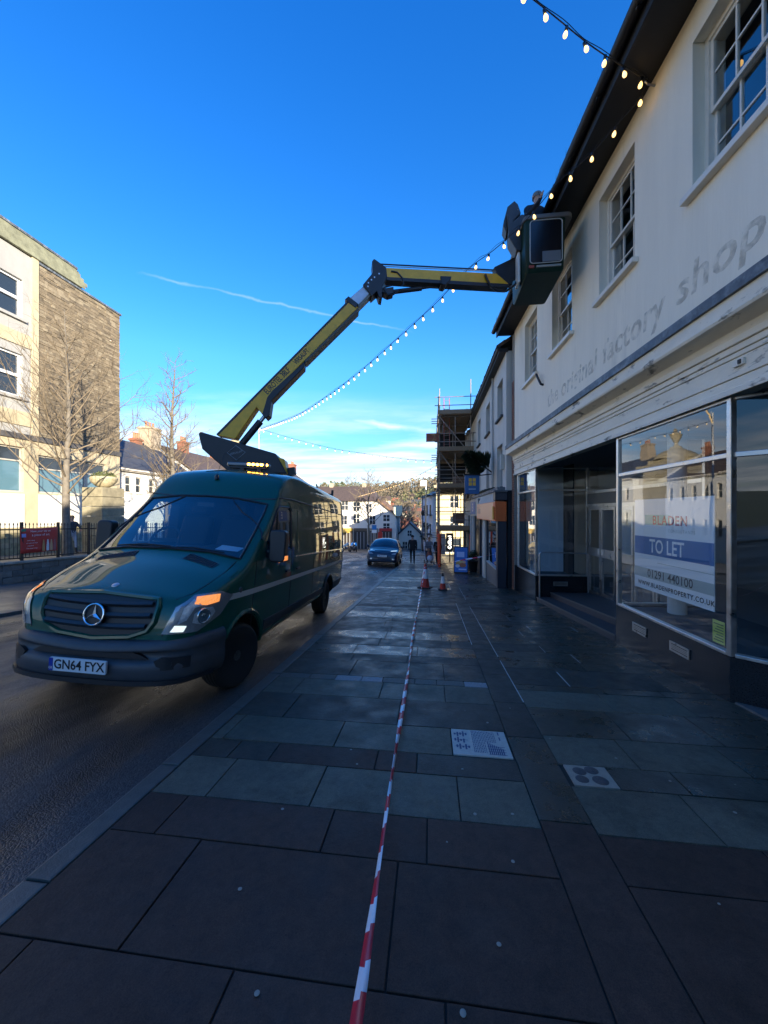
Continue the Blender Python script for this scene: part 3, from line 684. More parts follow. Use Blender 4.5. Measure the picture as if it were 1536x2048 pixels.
def glazing(xa, ua, xb, ub, z0, z1, zt, posts=(True, True), pane_rows=True):
    d = Vector((xb - xa, ub - ua, 0)); ln = d.length; dn = d.normalized(); n_ = Vector((-dn.y, dn.x, 0))
    b = MB()
    P0, P1 = Vector((xa, ua, 0)), Vector((xb, ub, 0))
    up = Vector((0, 0, 1))
    if posts[0]: MB().bar(P0 + up * z0, P0 + up * z1, .055, .06, n_).build('mullion', M_alu, shop, bevel=.006)
    if posts[1]: MB().bar(P1 + up * z0, P1 + up * z1, .055, .06, n_).build('mullion', M_alu, shop, bevel=.006)
    a, c_ = P0 + dn * .03, P1 - dn * .03
    for z, hh, wd_ in ((z0 + .018, .036, .075), (zt, .05, .05), (z1 - .015, .03, .05)):
        MB().bar(a + up * z, c_ + up * z, wd_, hh).build('glazing_rail', M_alu, shop, bevel=.005)
    for q0, q1 in ((z0 + .03, zt - .02), (zt + .02, z1 - .02)):
        j1, j2 = n_ * random.uniform(-.001, .001), n_ * random.uniform(-.001, .001)
        MB().add([a + up * q0 + j1, c_ + up * q0 - j1, c_ + up * q1 + j2, a + up * q1 - j2], [(0, 1, 2, 3)]).build('shop_pane', M_pane, shop, fix=False)
glazing(0.03, 6.315, 0.03, 4.205, .17, 2.735, 2.165)
glazing(0.03, 4.205, 1.0, 3.25, .17, 2.735, 2.165, (False, True))
glazing(1.30, 6.35, 0.06, 6.33, .17, 2.735, 2.165, (True, False))
glazing(0.03, 12.10, 0.03, 10.374, -.05, 2.735, 2.165)
glazing(0.06, 10.374, 1.30, 10.374, -.05, 2.735, 2.165, (False, True))
plinth('plinth', [(0.0, 6.345), (0.0, 4.19), (0.985, 3.23)], .168)
plinth('plinth', [(1.35, 6.345), (0.093, 6.345)], .168)
plinth('plinth', [(0.0, 12.42), (0.0, 10.344)], -.052)
plinth('plinth', [(0.093, 10.344), (1.30, 10.344)], -.052)
MB().box(.09, 1.3, 4.25, 6.33, .05, .16).build('display_floor', mat('display_floor', (0.05, 0.06, 0.07), .7), shop)
MB().box(.09, 1.3, 10.45, 12.35, -.15, -.06).build('display_floor', MATS['display_floor'], shop)
sloped('recess_floor', .02, 2.0, 1.6, 4.15, -.2, .02, mat('recess_floor', (0.12, 0.115, 0.11), .6, var=.2), shop)
def vent(u0, u1, z0, z1, x_=-.004):
    b = MB(); b.box(x_ - .012, x_, u0, u1, z0, z0 + .02).box(x_ - .012, x_, u0, u1, z1 - .02, z1).box(x_ - .012, x_, u0, u0 + .02, z0 + .02, z1 - .02).box(x_ - .012, x_, u1 - .02, u1, z0 + .02, z1 - .02)
    v = b.build('vent', M_alu, shop); h_ = (z1 - z0 - .04)
    MB().box(x_ - .002, x_, u0 + .02, u1 - .02, z0 + .02, z1 - .02).build('vent_back', M_black, v)
    for k in range(1, 4):
        zz = z0 + .02 + h_ * k / 4; MB().box(x_ - .011, x_ - .003, u0 + .02, u1 - .02, zz - .006, zz + .006).build('vent_slat', M_alu, v)
vent(5.55, 5.87, -.085, .04); vent(4.74, 5.07, -.075, .04)
vb = MB().box(.45, .80, 10.326, 10.34, -.30, -.19).build('vent', M_alu, shop)
for k in range(3): MB().box(.47, .78, 10.322, 10.327, -.28 + k * .028, -.265 + k * .028).build('vent_slat', M_black, vb)
# doors in the recess
zd = lambda u: -SLOPE * u + .24
for (ua, ub) in ((10.30, 9.66), (9.64, 9.0), (8.96, 8.3), (8.26, 7.6), (7.56, 6.42)):
    zb = zd(ua) + .01; b = MB()
    b.box(1.30, 1.345, ub, ub + .055, zb, 1.72).box(1.30, 1.345, ua - .055, ua, zb, 1.72).box(1.30, 1.345, ub + .055, ua - .055, 1.65, 1.72).box(1.30, 1.345, ub + .055, ua - .055, zb, zb + .07)
    b.box(1.30, 1.345, ub + .055, ua - .055, .52, .72)
    dr = b.build('door', M_alu, shop)
    for q0, q1 in ((zb + .08, .52), (.72, 1.65)): MB().add([(1.32, ua - .06, q0), (1.32, ub + .06, q0), (1.322, ub + .06, q1), (1.321, ua - .06, q1)], [(0, 1, 2, 3)]).build('door_pane', M_pane, dr, fix=False)
    hu = ub + .03 if ua > 10 else ua - .03
    if ua > 9.5: MB().box(1.285, 1.299, min(hu, hu + (.09 if ua > 10 else -.09)), max(hu, hu + (.09 if ua > 10 else -.09)), .58, .71).build('push_plate', M_white, dr)
MB().box(1.28, 1.36, 6.40, 10.34, 1.725, 1.80).build('door_head', M_alu, shop); MB().box(1.28, 1.36, 6.40, 10.34, 2.06, 2.12).build('door_head', M_alu, shop)
MB().box(1.30, 1.34, 6.40, 10.34, 1.80, 2.06).build('door_panel', mat('door_panel', (0.12, 0.13, 0.13), .5), shop)
MB().add([(1.32, 10.33, 2.12), (1.32, 6.4, 2.12), (1.32, 6.4, 2.72), (1.32, 10.33, 2.72)], [(0, 1, 2, 3)]).build('shop_pane', M_pane, shop, fix=False)
# inside: white boarding, column
MB().box(.12, 1.0, 11.15, 11.19, -.05, 2.85).build('white_boarding', M_board, shop)
MB().box(1.0, 1.03, 10.5, 11.19, -.05, 2.85).build('dark_boarding', M_dark, shop)
MB().tube([(.62, 5.92, .1), (.62, 5.92, 2.86)], .115, 20).build('column', mat('column_white', (0.62, 0.64, 0.66), .6), shop, True)
MB().box(5.0, 5.05, 4.2, 12.3, -.3, 2.86).build('shop_partition', mat('partition_grey', (0.16, 0.18, 0.19), .8), shop)
# handrail
b = MB(); b.tube([(.06, 10.20, -.65), (.06, 10.20, .50), (.07, 10.20, .555), (.11, 10.20, .58), (1.20, 10.2, .55), (1.24, 10.2, .53), (1.25, 10.2, .47), (1.25, 10.2, -.44)], .019, 10)
b.build('handrail', M_steel, shop, True)
# brick quoin at the joint with the next building
bk = MB(); z = -1.1; r_ = 0
while z < 5.7:
    if r_ % 2: bk.box(-.02, .33, 12.435, 12.535, z, z + .064).box(-.02, .33, 12.545, 12.68, z, z + .064)
    else: bk.box(-.02, .33, 12.435, 12.68, z, z + .064)
    z += .075; r_ += 1
stuff(bk.build('brick_quoin', M_brick, shop)); MB().box(-.008, .32, 12.43, 12.675, -1.15, 7.2).build('quoin_mortar', M_mort2, shop)
# brackets
MB().tube([(0, 9.72, 4.68), (-.06, 9.72, 4.70), (-.10, 9.95, 5.02)], .028, 8).build('flag_bracket', M_black, shop, True)
MB().tube([(0.02, 5.376, 7.12), (-.09, 5.376, 7.15), (-.12, 5.376, 7.19), (-.10, 5.376, 7.22)], .012, 8).build('string_hook', M_steel, shop, True)
b = MB().box(-.045, -.02, 3.98, 4.10, 2.99, 3.05); b.build('alarm_bracket', M_white, shop); MB().box(-.055, -.045, 4.0, 4.03, 3.0, 3.04).build('alarm_bracket', M_black, shop)
# faded ghost of the old lettering
mg = bpy.data.materials.new('ghost_lettering'); mg.use_nodes = True; t = mg.node_tree; bb = t.nodes['Principled BSDF']
bb.inputs['Base Color'].default_value = (0.46, 0.41, 0.34, 1); bb.inputs['Roughness'].default_value = .9
co = nd(t, 'ShaderNodeNewGeometry').outputs['Position']; nz = nd(t, 'ShaderNodeTexNoise', i_Scale=9.0, i_Detail=6.0); t.links.new(co, nz.inputs['Vector'])
k = ramp(t, nz.outputs['Fac'], [(0.36, (0.02,) * 3), (0.64, (0.40,) * 3)]); tr_ = nd(t, 'ShaderNodeBsdfTransparent'); ms = nd(t, 'ShaderNodeMixShader')
t.links.new(k, ms.inputs[0]); t.links.new(tr_.outputs[0], ms.inputs[1]); t.links.new(bb.outputs[0], ms.inputs[2]); t.links.new(ms.outputs[0], t.nodes['Material Output'].inputs[0])
FM = lambda u, z, x_=-.002: frame_M((x_, u, z), (0, -1, 0), (0, 0, 1))
u_ = 9.42
for wtxt, wd_ in (('the', .66), ('original', 1.62), ('factory', 1.60), ('shop', 1.18)): letter('ghost_lettering', wtxt, .50, FM(u_ - wd_ / 2, 4.20), mg, shop, fit=wd_, shear=.12, spacing=1.05, bold=.011); u_ -= wd_ + .19

# letting board inside the window
let = thing('letting_board', 'white letting board with blue band hung inside the shop window', 'sign', (FX0, 0, 0), (0, 0, ANG))
M_bw = mat('board_white', (0.88, 0.88, 0.86), .4); M_bb = mat('board_blue', (0.010, 0.13, 0.36), .4); M_bg = mat('board_sage', (0.42, 0.48, 0.45), .4); M_bk = mat('board_ink', (0.02, 0.02, 0.025), .5)
M_br = mat('board_red', (0.45, 0.03, 0.10), .5); M_bt = mat('board_teal', (0.30, 0.62, 0.55), .5)
X_ = .075
MB().box(X_, X_ + .008, 4.487, 5.97, .535, 1.775).build('board', M_bw, let)
MB().box(X_ - .002, X_ - .0005, 4.487, 5.97, 1.02, 1.265).build('blue_band', M_bb, let)
MB().box(X_ - .002, X_ - .0005, 4.487, 5.97, .70, .83).build('sage_band', M_bg, let)
MB().box(X_ - .002, X_ - .0005, 4.487, 5.45, .925, .932).build('hairline', M_bg, let)
MB().box(X_ - .002, X_ - .0005, 5.20, 5.72, 1.43, 1.56).build('logo_block', M_bt, let)
letter('lettering', 'TO LET', .25, FM(5.28, 1.135, X_ - .004), M_bw, let, bold=.004, sx=.82)
letter('lettering', 'BLADEN', .165, FM(5.22, 1.485, X_ - .004), M_br, let, bold=.003, spacing=1.12)
letter('lettering', 'CONSULTANTS', .055, FM(5.0, 1.36, X_ - .004), M_bg, let, spacing=1.3)
letter('lettering', '01291 440100', .15, FM(5.23, .765, X_ - .004), M_bk, let, bold=.001)
letter('lettering', 'WWW.BLADENPROPERTY.CO.UK', .083, FM(5.18, .615, X_ - .004), M_bk, let, bold=.0015, spacing=1.15)
no = thing('yellow_notice', 'small yellow printed notice stuck low inside the shop window corner', 'notice', (FX0, 0, 0), (0, 0, ANG))
MB().box(.045, .047, 4.31, 4.47, .235, .47).build('paper', mat('notice_yellow', (0.55, 0.62, 0.12), .6), no)
for k in range(7): MB().box(.043, .0445, 4.325, 4.455 - .02 * (k % 3), .26 + k * .028, .272 + k * .028).build('text_line', mat('notice_ink', (0.12, 0.16, 0.05), .6), no)
# ================================================================== next building, its shops and the scaffold
NX = 2.4
nb = thing('neighbour_building', 'cream rendered building with dark sills and an orange shop fascia beside the brick quoin', 'building', (NX, 0, 0))
M_cream = mat('cream_render', (0.60, 0.57, 0.50), 0.85, var=0.07, vscale=2, bump=0.005, bscale=14, stain=(0.36, 0.33, 0.27), sscale=1.1, sthr=(0.58, 0.82), stretch=(1, 1, 0.3))
M_sillD = mat('dark_sill', (0.06, 0.06, 0.06), .7)
M_sashG = mat('grey_sash', (0.42, 0.42, 0.40), .6)
NW = [(13.36, 14.40, 4.88, 6.14), (16.2, 17.3, 4.9, 6.15), (19.2, 20.2, 4.95, 6.2), (13.40, 14.47, 2.46, 3.94), (16.35, 17.25, 2.46, 3.9), (19.2, 20.15, 2.46, 3.9), (22.0, 23.0, 4.95, 6.2)]
wall_holes(12.75, 24.0, 2.30, 6.78, NW, 0, .3).build('wall', M_cream, nb)
for a, b_, c_, d_ in NW:
    wdo = sash_window(a, b_, c_, d_, nb, cols=2, rws=2, fm=M_sashG)
    for ch in wdo.children:
        if ch.name.startswith('sill'): ch.data.materials[0] = M_sillD
MB().box(.32, 6, 12.8, 23.9, 2.2, 2.3).build('upper_floor', M_dark, nb); MB().box(5.9, 6.2, 12.8, 24, -2, 6.8).build('back_wall', M_dark, nb)
MB().box(0.31, 5.9, 23.8, 24.0, -2, 6.7).build('end_wall', M_cream, nb); MB().box(.05, 5.9, 12.76, 12.9, -1.4, 6.7).build('end_wall', M_dark, nb)
MB().prism([(-.22, 6.74), (.05, 6.74), (.05, 6.86), (-.22, 6.86)], 'y', 12.72, 24.1).build('eaves', M_black, nb)
g = MB(); g.tube([(-.24, 12.7, 6.86), (-.24, 24.1, 6.86)], .055, 10); g.build('gutter', M_black, nb, True)
M_tile = mat('clay_tile', (0.10, 0.07, 0.055), .8, var=.3, vscale=4, bump=.01, bscale=9)
rn = MB(); rn.prism([(-.25, 6.88), (3.2, 9.2), (3.2, 9.3), (-.25, 6.98)], 'y', 12.72, 24.1).prism([(3.2, 9.2), (6.4, 6.9), (6.4, 7.0), (3.2, 9.3)], 'y', 12.72, 24.1); nroof = rn.build('roof', M_tile, nb)
tm = MB().box(-.16, .16, -.10, .10, -.01, .014).mesh('tile'); tm.materials.append(M_tile)
for k in range(52):
    o = link('roof_tile', tm, None, nroof); o.location = (-.16 + random.uniform(-.02, .01), 12.85 + k * .215, 7.045 + random.uniform(0, .02)); o.rotation_euler = (0, -math.atan2(2.32, 3.45), random.uniform(-.04, .04))
M_chim = mat('chimney_brick', (0.30, 0.12, 0.07), .85, var=.3, vscale=10)
MB().box(.9, 1.6, 12.9, 13.6, 7.2, 8.4).build('chimney', M_chim, nb, bevel=.01)
MB().tube([(-.05, 15.2, 6.8), (-.05, 15.2, 2.4)], .035, 8).build('downpipe', M_sashG, nb, True)
MB().box(-.12, -.001, 13.05, 13.25, 3.0, 3.5).build('alarm_box', mat('box_cream', (0.5, 0.48, 0.42), .6), nb, bevel=.01)
# orange shop
M_navy = mat('navy_paint', (0.010, 0.016, 0.032), .45); M_orange = mat('orange_fascia', (0.70, 0.13, 0.02), .45); M_pale_or = mat('orange_sign_face', (0.80, 0.36, 0.20), .4)
fx = -.30
MB().box(fx + .02, .0, 12.70, 13.0, -1.2, 1.30).box(fx - .06, .02, 12.66, 13.08, 1.98, 2.24).build('pier', M_navy, nb, bevel=.01)
MB().box(fx - .10, .03, 12.62, 13.1, 2.245, 2.30).build('pier_cap', M_lead, nb)
MB().box(fx - .06, .0, 12.68, 17.5, 1.30, 1.94).build('fascia_box', M_orange, nb, bevel=.01)
MB().box(fx - .075, fx - .0605, 12.95, 17.48, 1.33, 1.92).build('fascia_face', M_pale_or, nb)
MB().box(fx - .12, fx - .076, 12.80, 13.0, 1.36, 1.78).build('light_box', mat('amber_box', (0.8, 0.42, 0.08), .4), nb)
letter('fascia_lettering', 'Deals', .42, frame_M((fx - .078, 16.7, 1.66), (0, -1, 0), (0, 0, 1)), mat('fascia_ink', (0.10, 0.09, 0.20), .5), nb)
MB().prism([(fx - .02, 1.945), (fx + .12, 2.30), (.0, 2.30), (.0, 1.945)], 'y', 13.09, 23.9).build('upper_board', mat('pale_boarding', (0.46, 0.44, 0.40), .7, var=.15, vscale=3), nb)
MB().box(fx + .06, .28, 12.95, 24, 2.305, 2.42).build('lead_roof', M_lead, nb)
for k in range(24):
    m_ = MB().lathe([(.09, 0), (.12, .03), (.05, .08), (.001, .09)], 7).mesh('moss', True); m_.materials.append(mat('moss', (0.05, 0.055, 0.03), .9))
    o = link('moss_clump', m_, None, nb); o.location = (fx + random.uniform(.08, .2), random.uniform(13.3, 20), 2.42); s_ = random.uniform(.5, 1.4); o.scale = (s_, s_ * 1.6, s_)
MB().box(fx + .05, .0, 13.0, 15.35, -1.5, -.32).build('stall_riser', mat('stall_grey', (0.10, 0.105, 0.11), .55, var=.2, vscale=4), nb)
MB().box(fx + .02, .0, 13.0, 15.35, -.32, -.28).build('shop_sill', M_sashG, nb)
MB().add([(fx + .08, 13.0, -.28), (fx + .08, 15.33, -.28), (fx + .08, 15.33, 1.3), (fx + .08, 13.0, 1.3)], [(0, 1, 2, 3)]).build('shop_pane', M_pane, nb, fix=False)
for u, w_, m_ in ((15.38, .06, M_navy), (16.05, .35, M_cream), (16.6, .05, M_white), (17.45, .12, M_navy)):
    MB().box(fx + .04, fx + .16, u - w_ / 2, u + w_ / 2, -1.6, 1.3).build('pilaster', m_, nb)
MB().box(.3, .34, 13, 17.4, -1.3, 1.3).build('shop_interior', mat('shop_dim', (0.06, 0.05, 0.05), .8), nb)
for u, c_ in ((13.5, (0.5, 0.05, 0.03)), (13.9, (0.2, 0.3, 0.35)), (14.3, (0.55, 0.1, 0.03)), (14.7, (0.45, 0.2, 0.05)), (15.0, (0.06, 0.10, 0.25))):
    MB().tube([(.05, u, .2 + random.uniform(-.1, .1)), (.05, u, .85), (.05, u + .02, 1.1)], [.09, .12, .03], 8).build('stock', mat('stock%d' % int(u * 10), c_, .6), nb, True)
# grey shop beyond
MB().box(fx - .02, .0, 17.52, 24, 1.42, 2.2).build('grey_fascia', mat('grey_fascia', (0.30, 0.30, 0.28), .6), nb); sg = MB().box(fx - .04, fx - .021, 18.6, 20.6, 1.5, 2.1).build('blue_sign_panel', mat('blue_panel', (0.02, 0.09, 0.28), .5), nb)
letter('panel_lettering', 'E', .55, frame_M((fx - .043, 19.6, 1.8), (0, -1, 0), (0, 0, 1)), M_white, nb, bold=.01)
for u in (19.5, 20.6, 22.4): MB().tube([(fx + .02, u, gz(0, u) - .1), (fx + .02, u, 1.42)], .09, 14).build('column', mat('column_grey', (0.42, 0.41, 0.38), .6), nb, True)
MB().box(-.02, .0, 17.5, 24, -2, 1.42).build('grey_shopfront', mat('shopfront_dark', (0.03, 0.032, 0.036), .3), nb)
for u in (18.0, 18.7, 21.3): MB().box(-.06, -.021, u - .04, u + .04, -1.6, 1.42).build('glazing_bar', M_sashG, nb)

# hanging sign
hs_ = thing('hanging_sign', 'blue square hanging sign with four yellow panes on a wall bracket', 'sign', (0, 15.3, 0))
MB().box(1.31, 1.86, -.06, .06, 2.30, 3.03).build('panel', mat('sign_blue', (0.012, 0.10, 0.28), .45), hs_, bevel=.012)
MB().box(1.27, 1.90, -.09, .09, 3.035, 3.085).build('top_cap', M_black, hs_); MB().bar((1.86, 0, 3.02), (2.42, 0, 3.08), .03, .04).build('bracket', M_black, hs_)
for i in range(2):
    for j in range(2): MB().box(1.455 + i * .15, 1.575 + i * .15, -.066, -.061, 2.62 + j * .16, 2.755 + j * .16).build('yellow_pane', mat('sign_yellow', (0.72, 0.42, 0.05), .5), hs_)
MB().box(1.455, 1.725, -.066, -.061, 2.47, 2.51).build('name_strip', mat('sign_strip', (0.35, 0.45, 0.55), .5), hs_)
# bracketed fir trees
M_fir = mat('fir_needles', (0.018, 0.032, 0.012), .7, var=.4, vscale=6); M_stem = mat('fir_stem', (0.06, 0.04, 0.025), .9)
def wall_fir(base, tip, rad, label, n=1300, group=None):
    base, tip = Vector(base), Vector(tip); t_ = thing('wall_fir', label, 'fir tree', base, group=group); ax = (tip - base); L_ = ax.length; ax.normalize(); a = ax.orthogonal().normalized(); b2 = ax.cross(a); rw = random.Random(int(abs(base.x * 100)) + int(base.y))
    MB().tube([(0, 0, 0), ax * L_ * .9], [.03, .008], 7).build('stem', M_stem, t_, True)
    m_ = MB()
    for k in range(n):
        f = rw.random() ** .8; p = ax * (L_ * (.12 + .85 * f)); an = rw.uniform(0, 6.283); rr_ = rad * (1 - f * .75) * rw.uniform(.55, 1.1)
        d = (a * math.cos(an) + b2 * math.sin(an)); q = p + d * rr_ + ax * rr_ * .55 + Vector((0, 0, -.05)); sd = ax.cross(d)
        for s0, s1 in ((.25, .75), (.6, 1.18)):
            u0, u1 = p.lerp(q, s0), p.lerp(q, s1); wv = sd * rr_ * .055; wu = (d.cross(sd)) * rr_ * .05
            m_.add([u0, (u0 + u1) / 2 + wv, u1, (u0 + u1) / 2 - wv], [(0, 1, 2, 3)]); m_.add([u0, (u0 + u1) / 2 + wu, u1, (u0 + u1) / 2 - wu], [(0, 1, 2, 3)])
    m_.build('foliage', M_fir, t_, fix=False); MB().bar((ax * -.25), (ax * .12), .03, .03).build('bracket', M_black, t_); return t_
wall_fir((2.36, 15.4, 3.15), (1.28, 15.4, 3.95), .56, 'dark green fir tree on a wall bracket above the blue hanging sign')

# scaffold
sc = thing('scaffold', 'steel tube scaffold tower with timber decks and orange wrapped feet', 'scaffold')
M_tube = mat('scaffold_tube', (0.26, 0.22, 0.18), .55, .3, var=.3, vscale=5, stain=(0.28, 0.13, 0.06), sscale=3, sthr=(.56, .68)); M_plank = mat('scaffold_plank', (0.26, 0.17, 0.095), .8, var=.3, vscale=4, stretch=(8, 1, 8)); M_wrap = mat('orange_wrap', (0.70, 0.075, 0.022), .6, var=.2, vscale=12)
SXs, SYs = (.46, 2.12), (21.1, 23.3, 25.6, 28.0)
for i, x in enumerate(SXs):
    for j, y in enumerate(SYs):
        top = {(0, 0): 8.3, (1, 0): 8.75}.get((i, j), 7.75)
        MB().tube([(x, y, gz(x, y)), (x, y, top)], .026, 8).build('standard', M_tube, sc, True)
        if i == 0 or j == 0: MB().tube([(x, y, gz(x, y) + .02), (x, y, gz(x, y) + 1.0), (x, y, .42)], [.075, .085, .09 if i == 0 and j == 0 else .07], 10).build('orange_wrap', M_wrap, sc, True)
        MB().box(x - .1, x + .1, y - .1, y + .1, gz(x, y) - .02, gz(x, y) + .02).build('base_plate', M_tube, sc)
decks = (.62, 2.88, 4.85, 6.82)
for z in decks:
    for k in range(6):
        x0 = .42 + k * .30; MB().box(x0, x0 + .293 if k < 5 else 2.2, 20.85, 28.2, z, z + .04).build('deck_board', M_plank, sc)
    for y in SYs: MB().tube([(.30, y + .05, z - .04), (2.30, y + .05, z - .04)], .024, 8).build('transom', M_tube, sc, True)
    MB().box(.36, 2.24, 20.80, 20.84, z + .03, z + .25).build('toe_board', M_plank, sc); MB().box(.36, .40, 20.85, 28.2, z + .05, z + .27).build('toe_board', M_plank, sc)
    for x in SXs: MB().tube([(x + .05, 20.7, z - .09), (x + .05, 28.3, z - .09)], .024, 8).build('ledger', M_tube, sc, True)
    for hz in (.55, 1.0): MB().tube([(.2, 21.05, z + hz), (2.45 if z < 6 else 2.6, 21.05, z + hz)], .022, 8).build('guard_rail', M_tube, sc, True); MB().tube([(.42, 20.8, z + hz), (.42, 28.3, z + hz)], .022, 8).build('guard_rail', M_tube, sc, True)
    for q in range(3): MB().tube([(.02, 21.1 + q * .02, z - .16 - q * .12), (.6, 21.1 + q * .02, z - .16 - q * .12)], .02, 6).build('tube_end', M_tube, sc, True)
for z in decks:
    for y in (21.1, 23.3): MB().tube([(1.30, y, z - 2.0), (1.30, y, z)], .022, 8).build('standard', M_tube, sc, True)
    for hz in (-1.4, -1.0, -.55): MB().tube([(.25, 23.25, z + hz), (2.4, 23.25, z + hz)], .02, 6).build('guard_rail', M_tube, sc, True)
    if z > 4: MB().box(.4, 2.2, 25.4, 25.43, z - 1.3, z - .1).build('dark_sheet', mat('scaffold_gloom', (0.03, 0.028, 0.025), .9), sc)  # dark sheet stands in for the dim inside of the scaffold
for za, zb in ((5.0, 6.7), (2.9, 4.8)): MB().tube([(.5, 21.0, zb), (1.85, 21.0, za)], .024, 8).build('brace', M_tube, sc, True)
for k in range(3): MB().tube([(.5, 21.2 + 2.2 * k, gz(0, 22) + .2 + 2.1 * k), (.5, 23.3 + 2.2 * k, .6 + 2.1 * k)], .024, 8).build('brace', M_tube, sc, True)
for xx in (.72, 1.02): MB().tube([(xx, 21.5, 4.9), (xx, 21.9, 8.0)], .022, 6).build('ladder_stile', mat('ladder_red', (0.40, 0.10, 0.06), .6), sc, True)
for k in range(12): MB().tube([(.72, 21.51 + k * .033, 5.1 + k * .25), (1.02, 21.51 + k * .033, 5.1 + k * .25)], .013, 6).build('ladder_rung', M_tube, sc, True)
for z in (1.9, 4.1): MB().box(1.35, 2.0, 23.5, 24.5, z - 1.0, z - .35).build('stacked_board', mat('rubble_sack', (0.20, 0.12, 0.09), .9), sc)
bn = thing('scaffold_banner', 'rust coloured banner board fixed to the side of the scaffold', 'banner', (0, 21.0, 0)); MB().box(-.26, .45, -.02, .02, 5.42, 5.86).build('panel', mat('banner_rust', (0.30, 0.07, 0.03), .7, var=.5, vscale=5, stain=(0.35, 0.25, 0.08), sscale=4), bn)
MB().box(-.27, .45, -.03, -.021, 5.40, 5.44).build('batten', M_plank, bn)
# the building behind the scaffold, and the coffee sign
sbd = thing('scaffolded_building', 'grey fronted building hidden behind the scaffold tower', 'building', (2.4, 0, 0))
wall_holes(24.1, 29.5, -2.2, 6.6, [(25, 26, 1.5, 3), (27.3, 28.3, 1.5, 3), (25, 26, 4.2, 5.6), (27.3, 28.3, 4.2, 5.6), (24.6, 26.6, -1.5, .6), (27, 29, -1.5, .6)], 0, .3).build('wall', mat('grey_render', (0.28, 0.27, 0.25), .85, var=.1), sbd)
for y0, y1, z0, z1 in ((25, 26, 1.5, 3), (27.3, 28.3, 1.5, 3), (25, 26, 4.2, 5.6), (27.3, 28.3, 4.2, 5.6), (24.6, 26.6, -1.5, .6), (27, 29, -1.5, .6)): MB().box(.12, .16, y0, y1, z0, z1).build('window', mat('far_glass', (0.03, 0.04, 0.05), .12), sbd)
MB().box(.31, 5, 24.15, 29.5, -2.2, 6.5).build('rooms', M_dark, sbd); MB().prism([(-.2, 6.6), (2.6, 8.3), (5.2, 6.6)], 'y', 24.1, 29.5).build('roof', M_tile, sbd)
cs = thing('coffee_sign', 'dark upright board with glowing white coffee lettering past the scaffold', 'sign', (0, 26.6, 0))
MB().box(1.02, 1.52, -.05, .05, -1.05, .15).build('board', M_black, cs)
letter('lettering', 'Coffee1', .29, frame_M((1.27, -.055, -.45), (0, 0, 1), (-1, 0, 0)), mat('lit_letters', (0.9, 0.88, 0.8), .5, emis=(1.0, 0.93, 0.8), estr=1.6), cs, bold=.006)
MB().tube([(1.27, 0, -1.05), (1.27, 0, gz(0, 26.6))], .04, 8).build('post', M_black, cs, True)
MB().box(.62, .98, -.02, .02, -1.3, .12).build('side_board', M_board, cs)
# ================================================================== the lift van
ROAD_DZ = -0.07
VX, VY, VYAW = -3.03, 3.05, R(2.5)
VP = math.atan(SLOPE)
VROLL = R(3.0)
van = thing('lift_van', 'dark green high roof van with yellow telescopic lift boom on its roof', 'van', (VX, VY, gz(VX, VY) - .07 + .05 * (KERB_X - VX)), (-VP, VROLL, VYAW))
VM = Matrix.Translation(van.location) @ Euler((-VP, VROLL, VYAW)).to_matrix().to_4x4(); VMI = VM.inverted()
M_vgreen = mat('van_green', (0.004, 0.078, 0.048), 0.5, 0.0, coat=0.9, spec=0.12, coat_r=0.02)
M_vgrey = mat('bumper_grey', (0.050, 0.053, 0.058), 0.5, var=0.12, vscale=12)
M_vblack = mat('van_black_plastic', (0.014, 0.014, 0.016), 0.45)
M_rubber = mat('tyre_rubber', (0.014, 0.014, 0.014), 0.75, bump=.002, bscale=60)
M_chrome = mat('chrome', (0.82, 0.83, 0.84), 0.12, 1.0)
M_vglass = glass('van_glass', (0.66, 0.74, 0.76), 1.5)
M_sidegl = glass('van_side_glass', (0.66, 0.72, 0.70), 0.9)
M_cab = mat('cab_trim', (0.020, 0.022, 0.025), 0.7)
M_amber = mat('amber_lens', (0.70, 0.20, 0.03), 0.25, emis=(1.0, 0.34, 0.09), estr=0.22, coat=1, var=.5, vscale=45)
M_led = mat('amber_led', (0.9, 0.4, 0.02), 0.3, emis=(1.0, 0.42, 0.03), estr=7.0)
M_lens = mat('headlamp_lens', (0.80, 0.82, 0.83), 0.2, 0.3, coat=1, var=.25, vscale=40)
M_lampdark = mat('headlamp_dark', (0.30, 0.31, 0.31), 0.25, 0.2, coat=1)
M_lamp = glass('lamp_cover', (0.93, 0.95, 0.95), 1.0)
M_drl = mat('lamp_lit', (0.9, 0.95, 0.95), 0.2, emis=(0.85, 1.0, 0.95), estr=0.22)
M_stripe = mat('stripe_silver', (0.55, 0.54, 0.48), 0.4)
M_yel = mat('boom_yellow', (0.80, 0.40, 0.012), 0.42, var=0.16, vscale=5, stain=(0.22, 0.16, 0.03), sscale=3, sthr=(.58, .75))
M_blk = mat('boom_black', (0.016, 0.017, 0.019), 0.5, var=.2, vscale=8)
M_gal = mat('boom_steel', (0.42, 0.44, 0.46), 0.45, 0.6, var=.15, vscale=6)

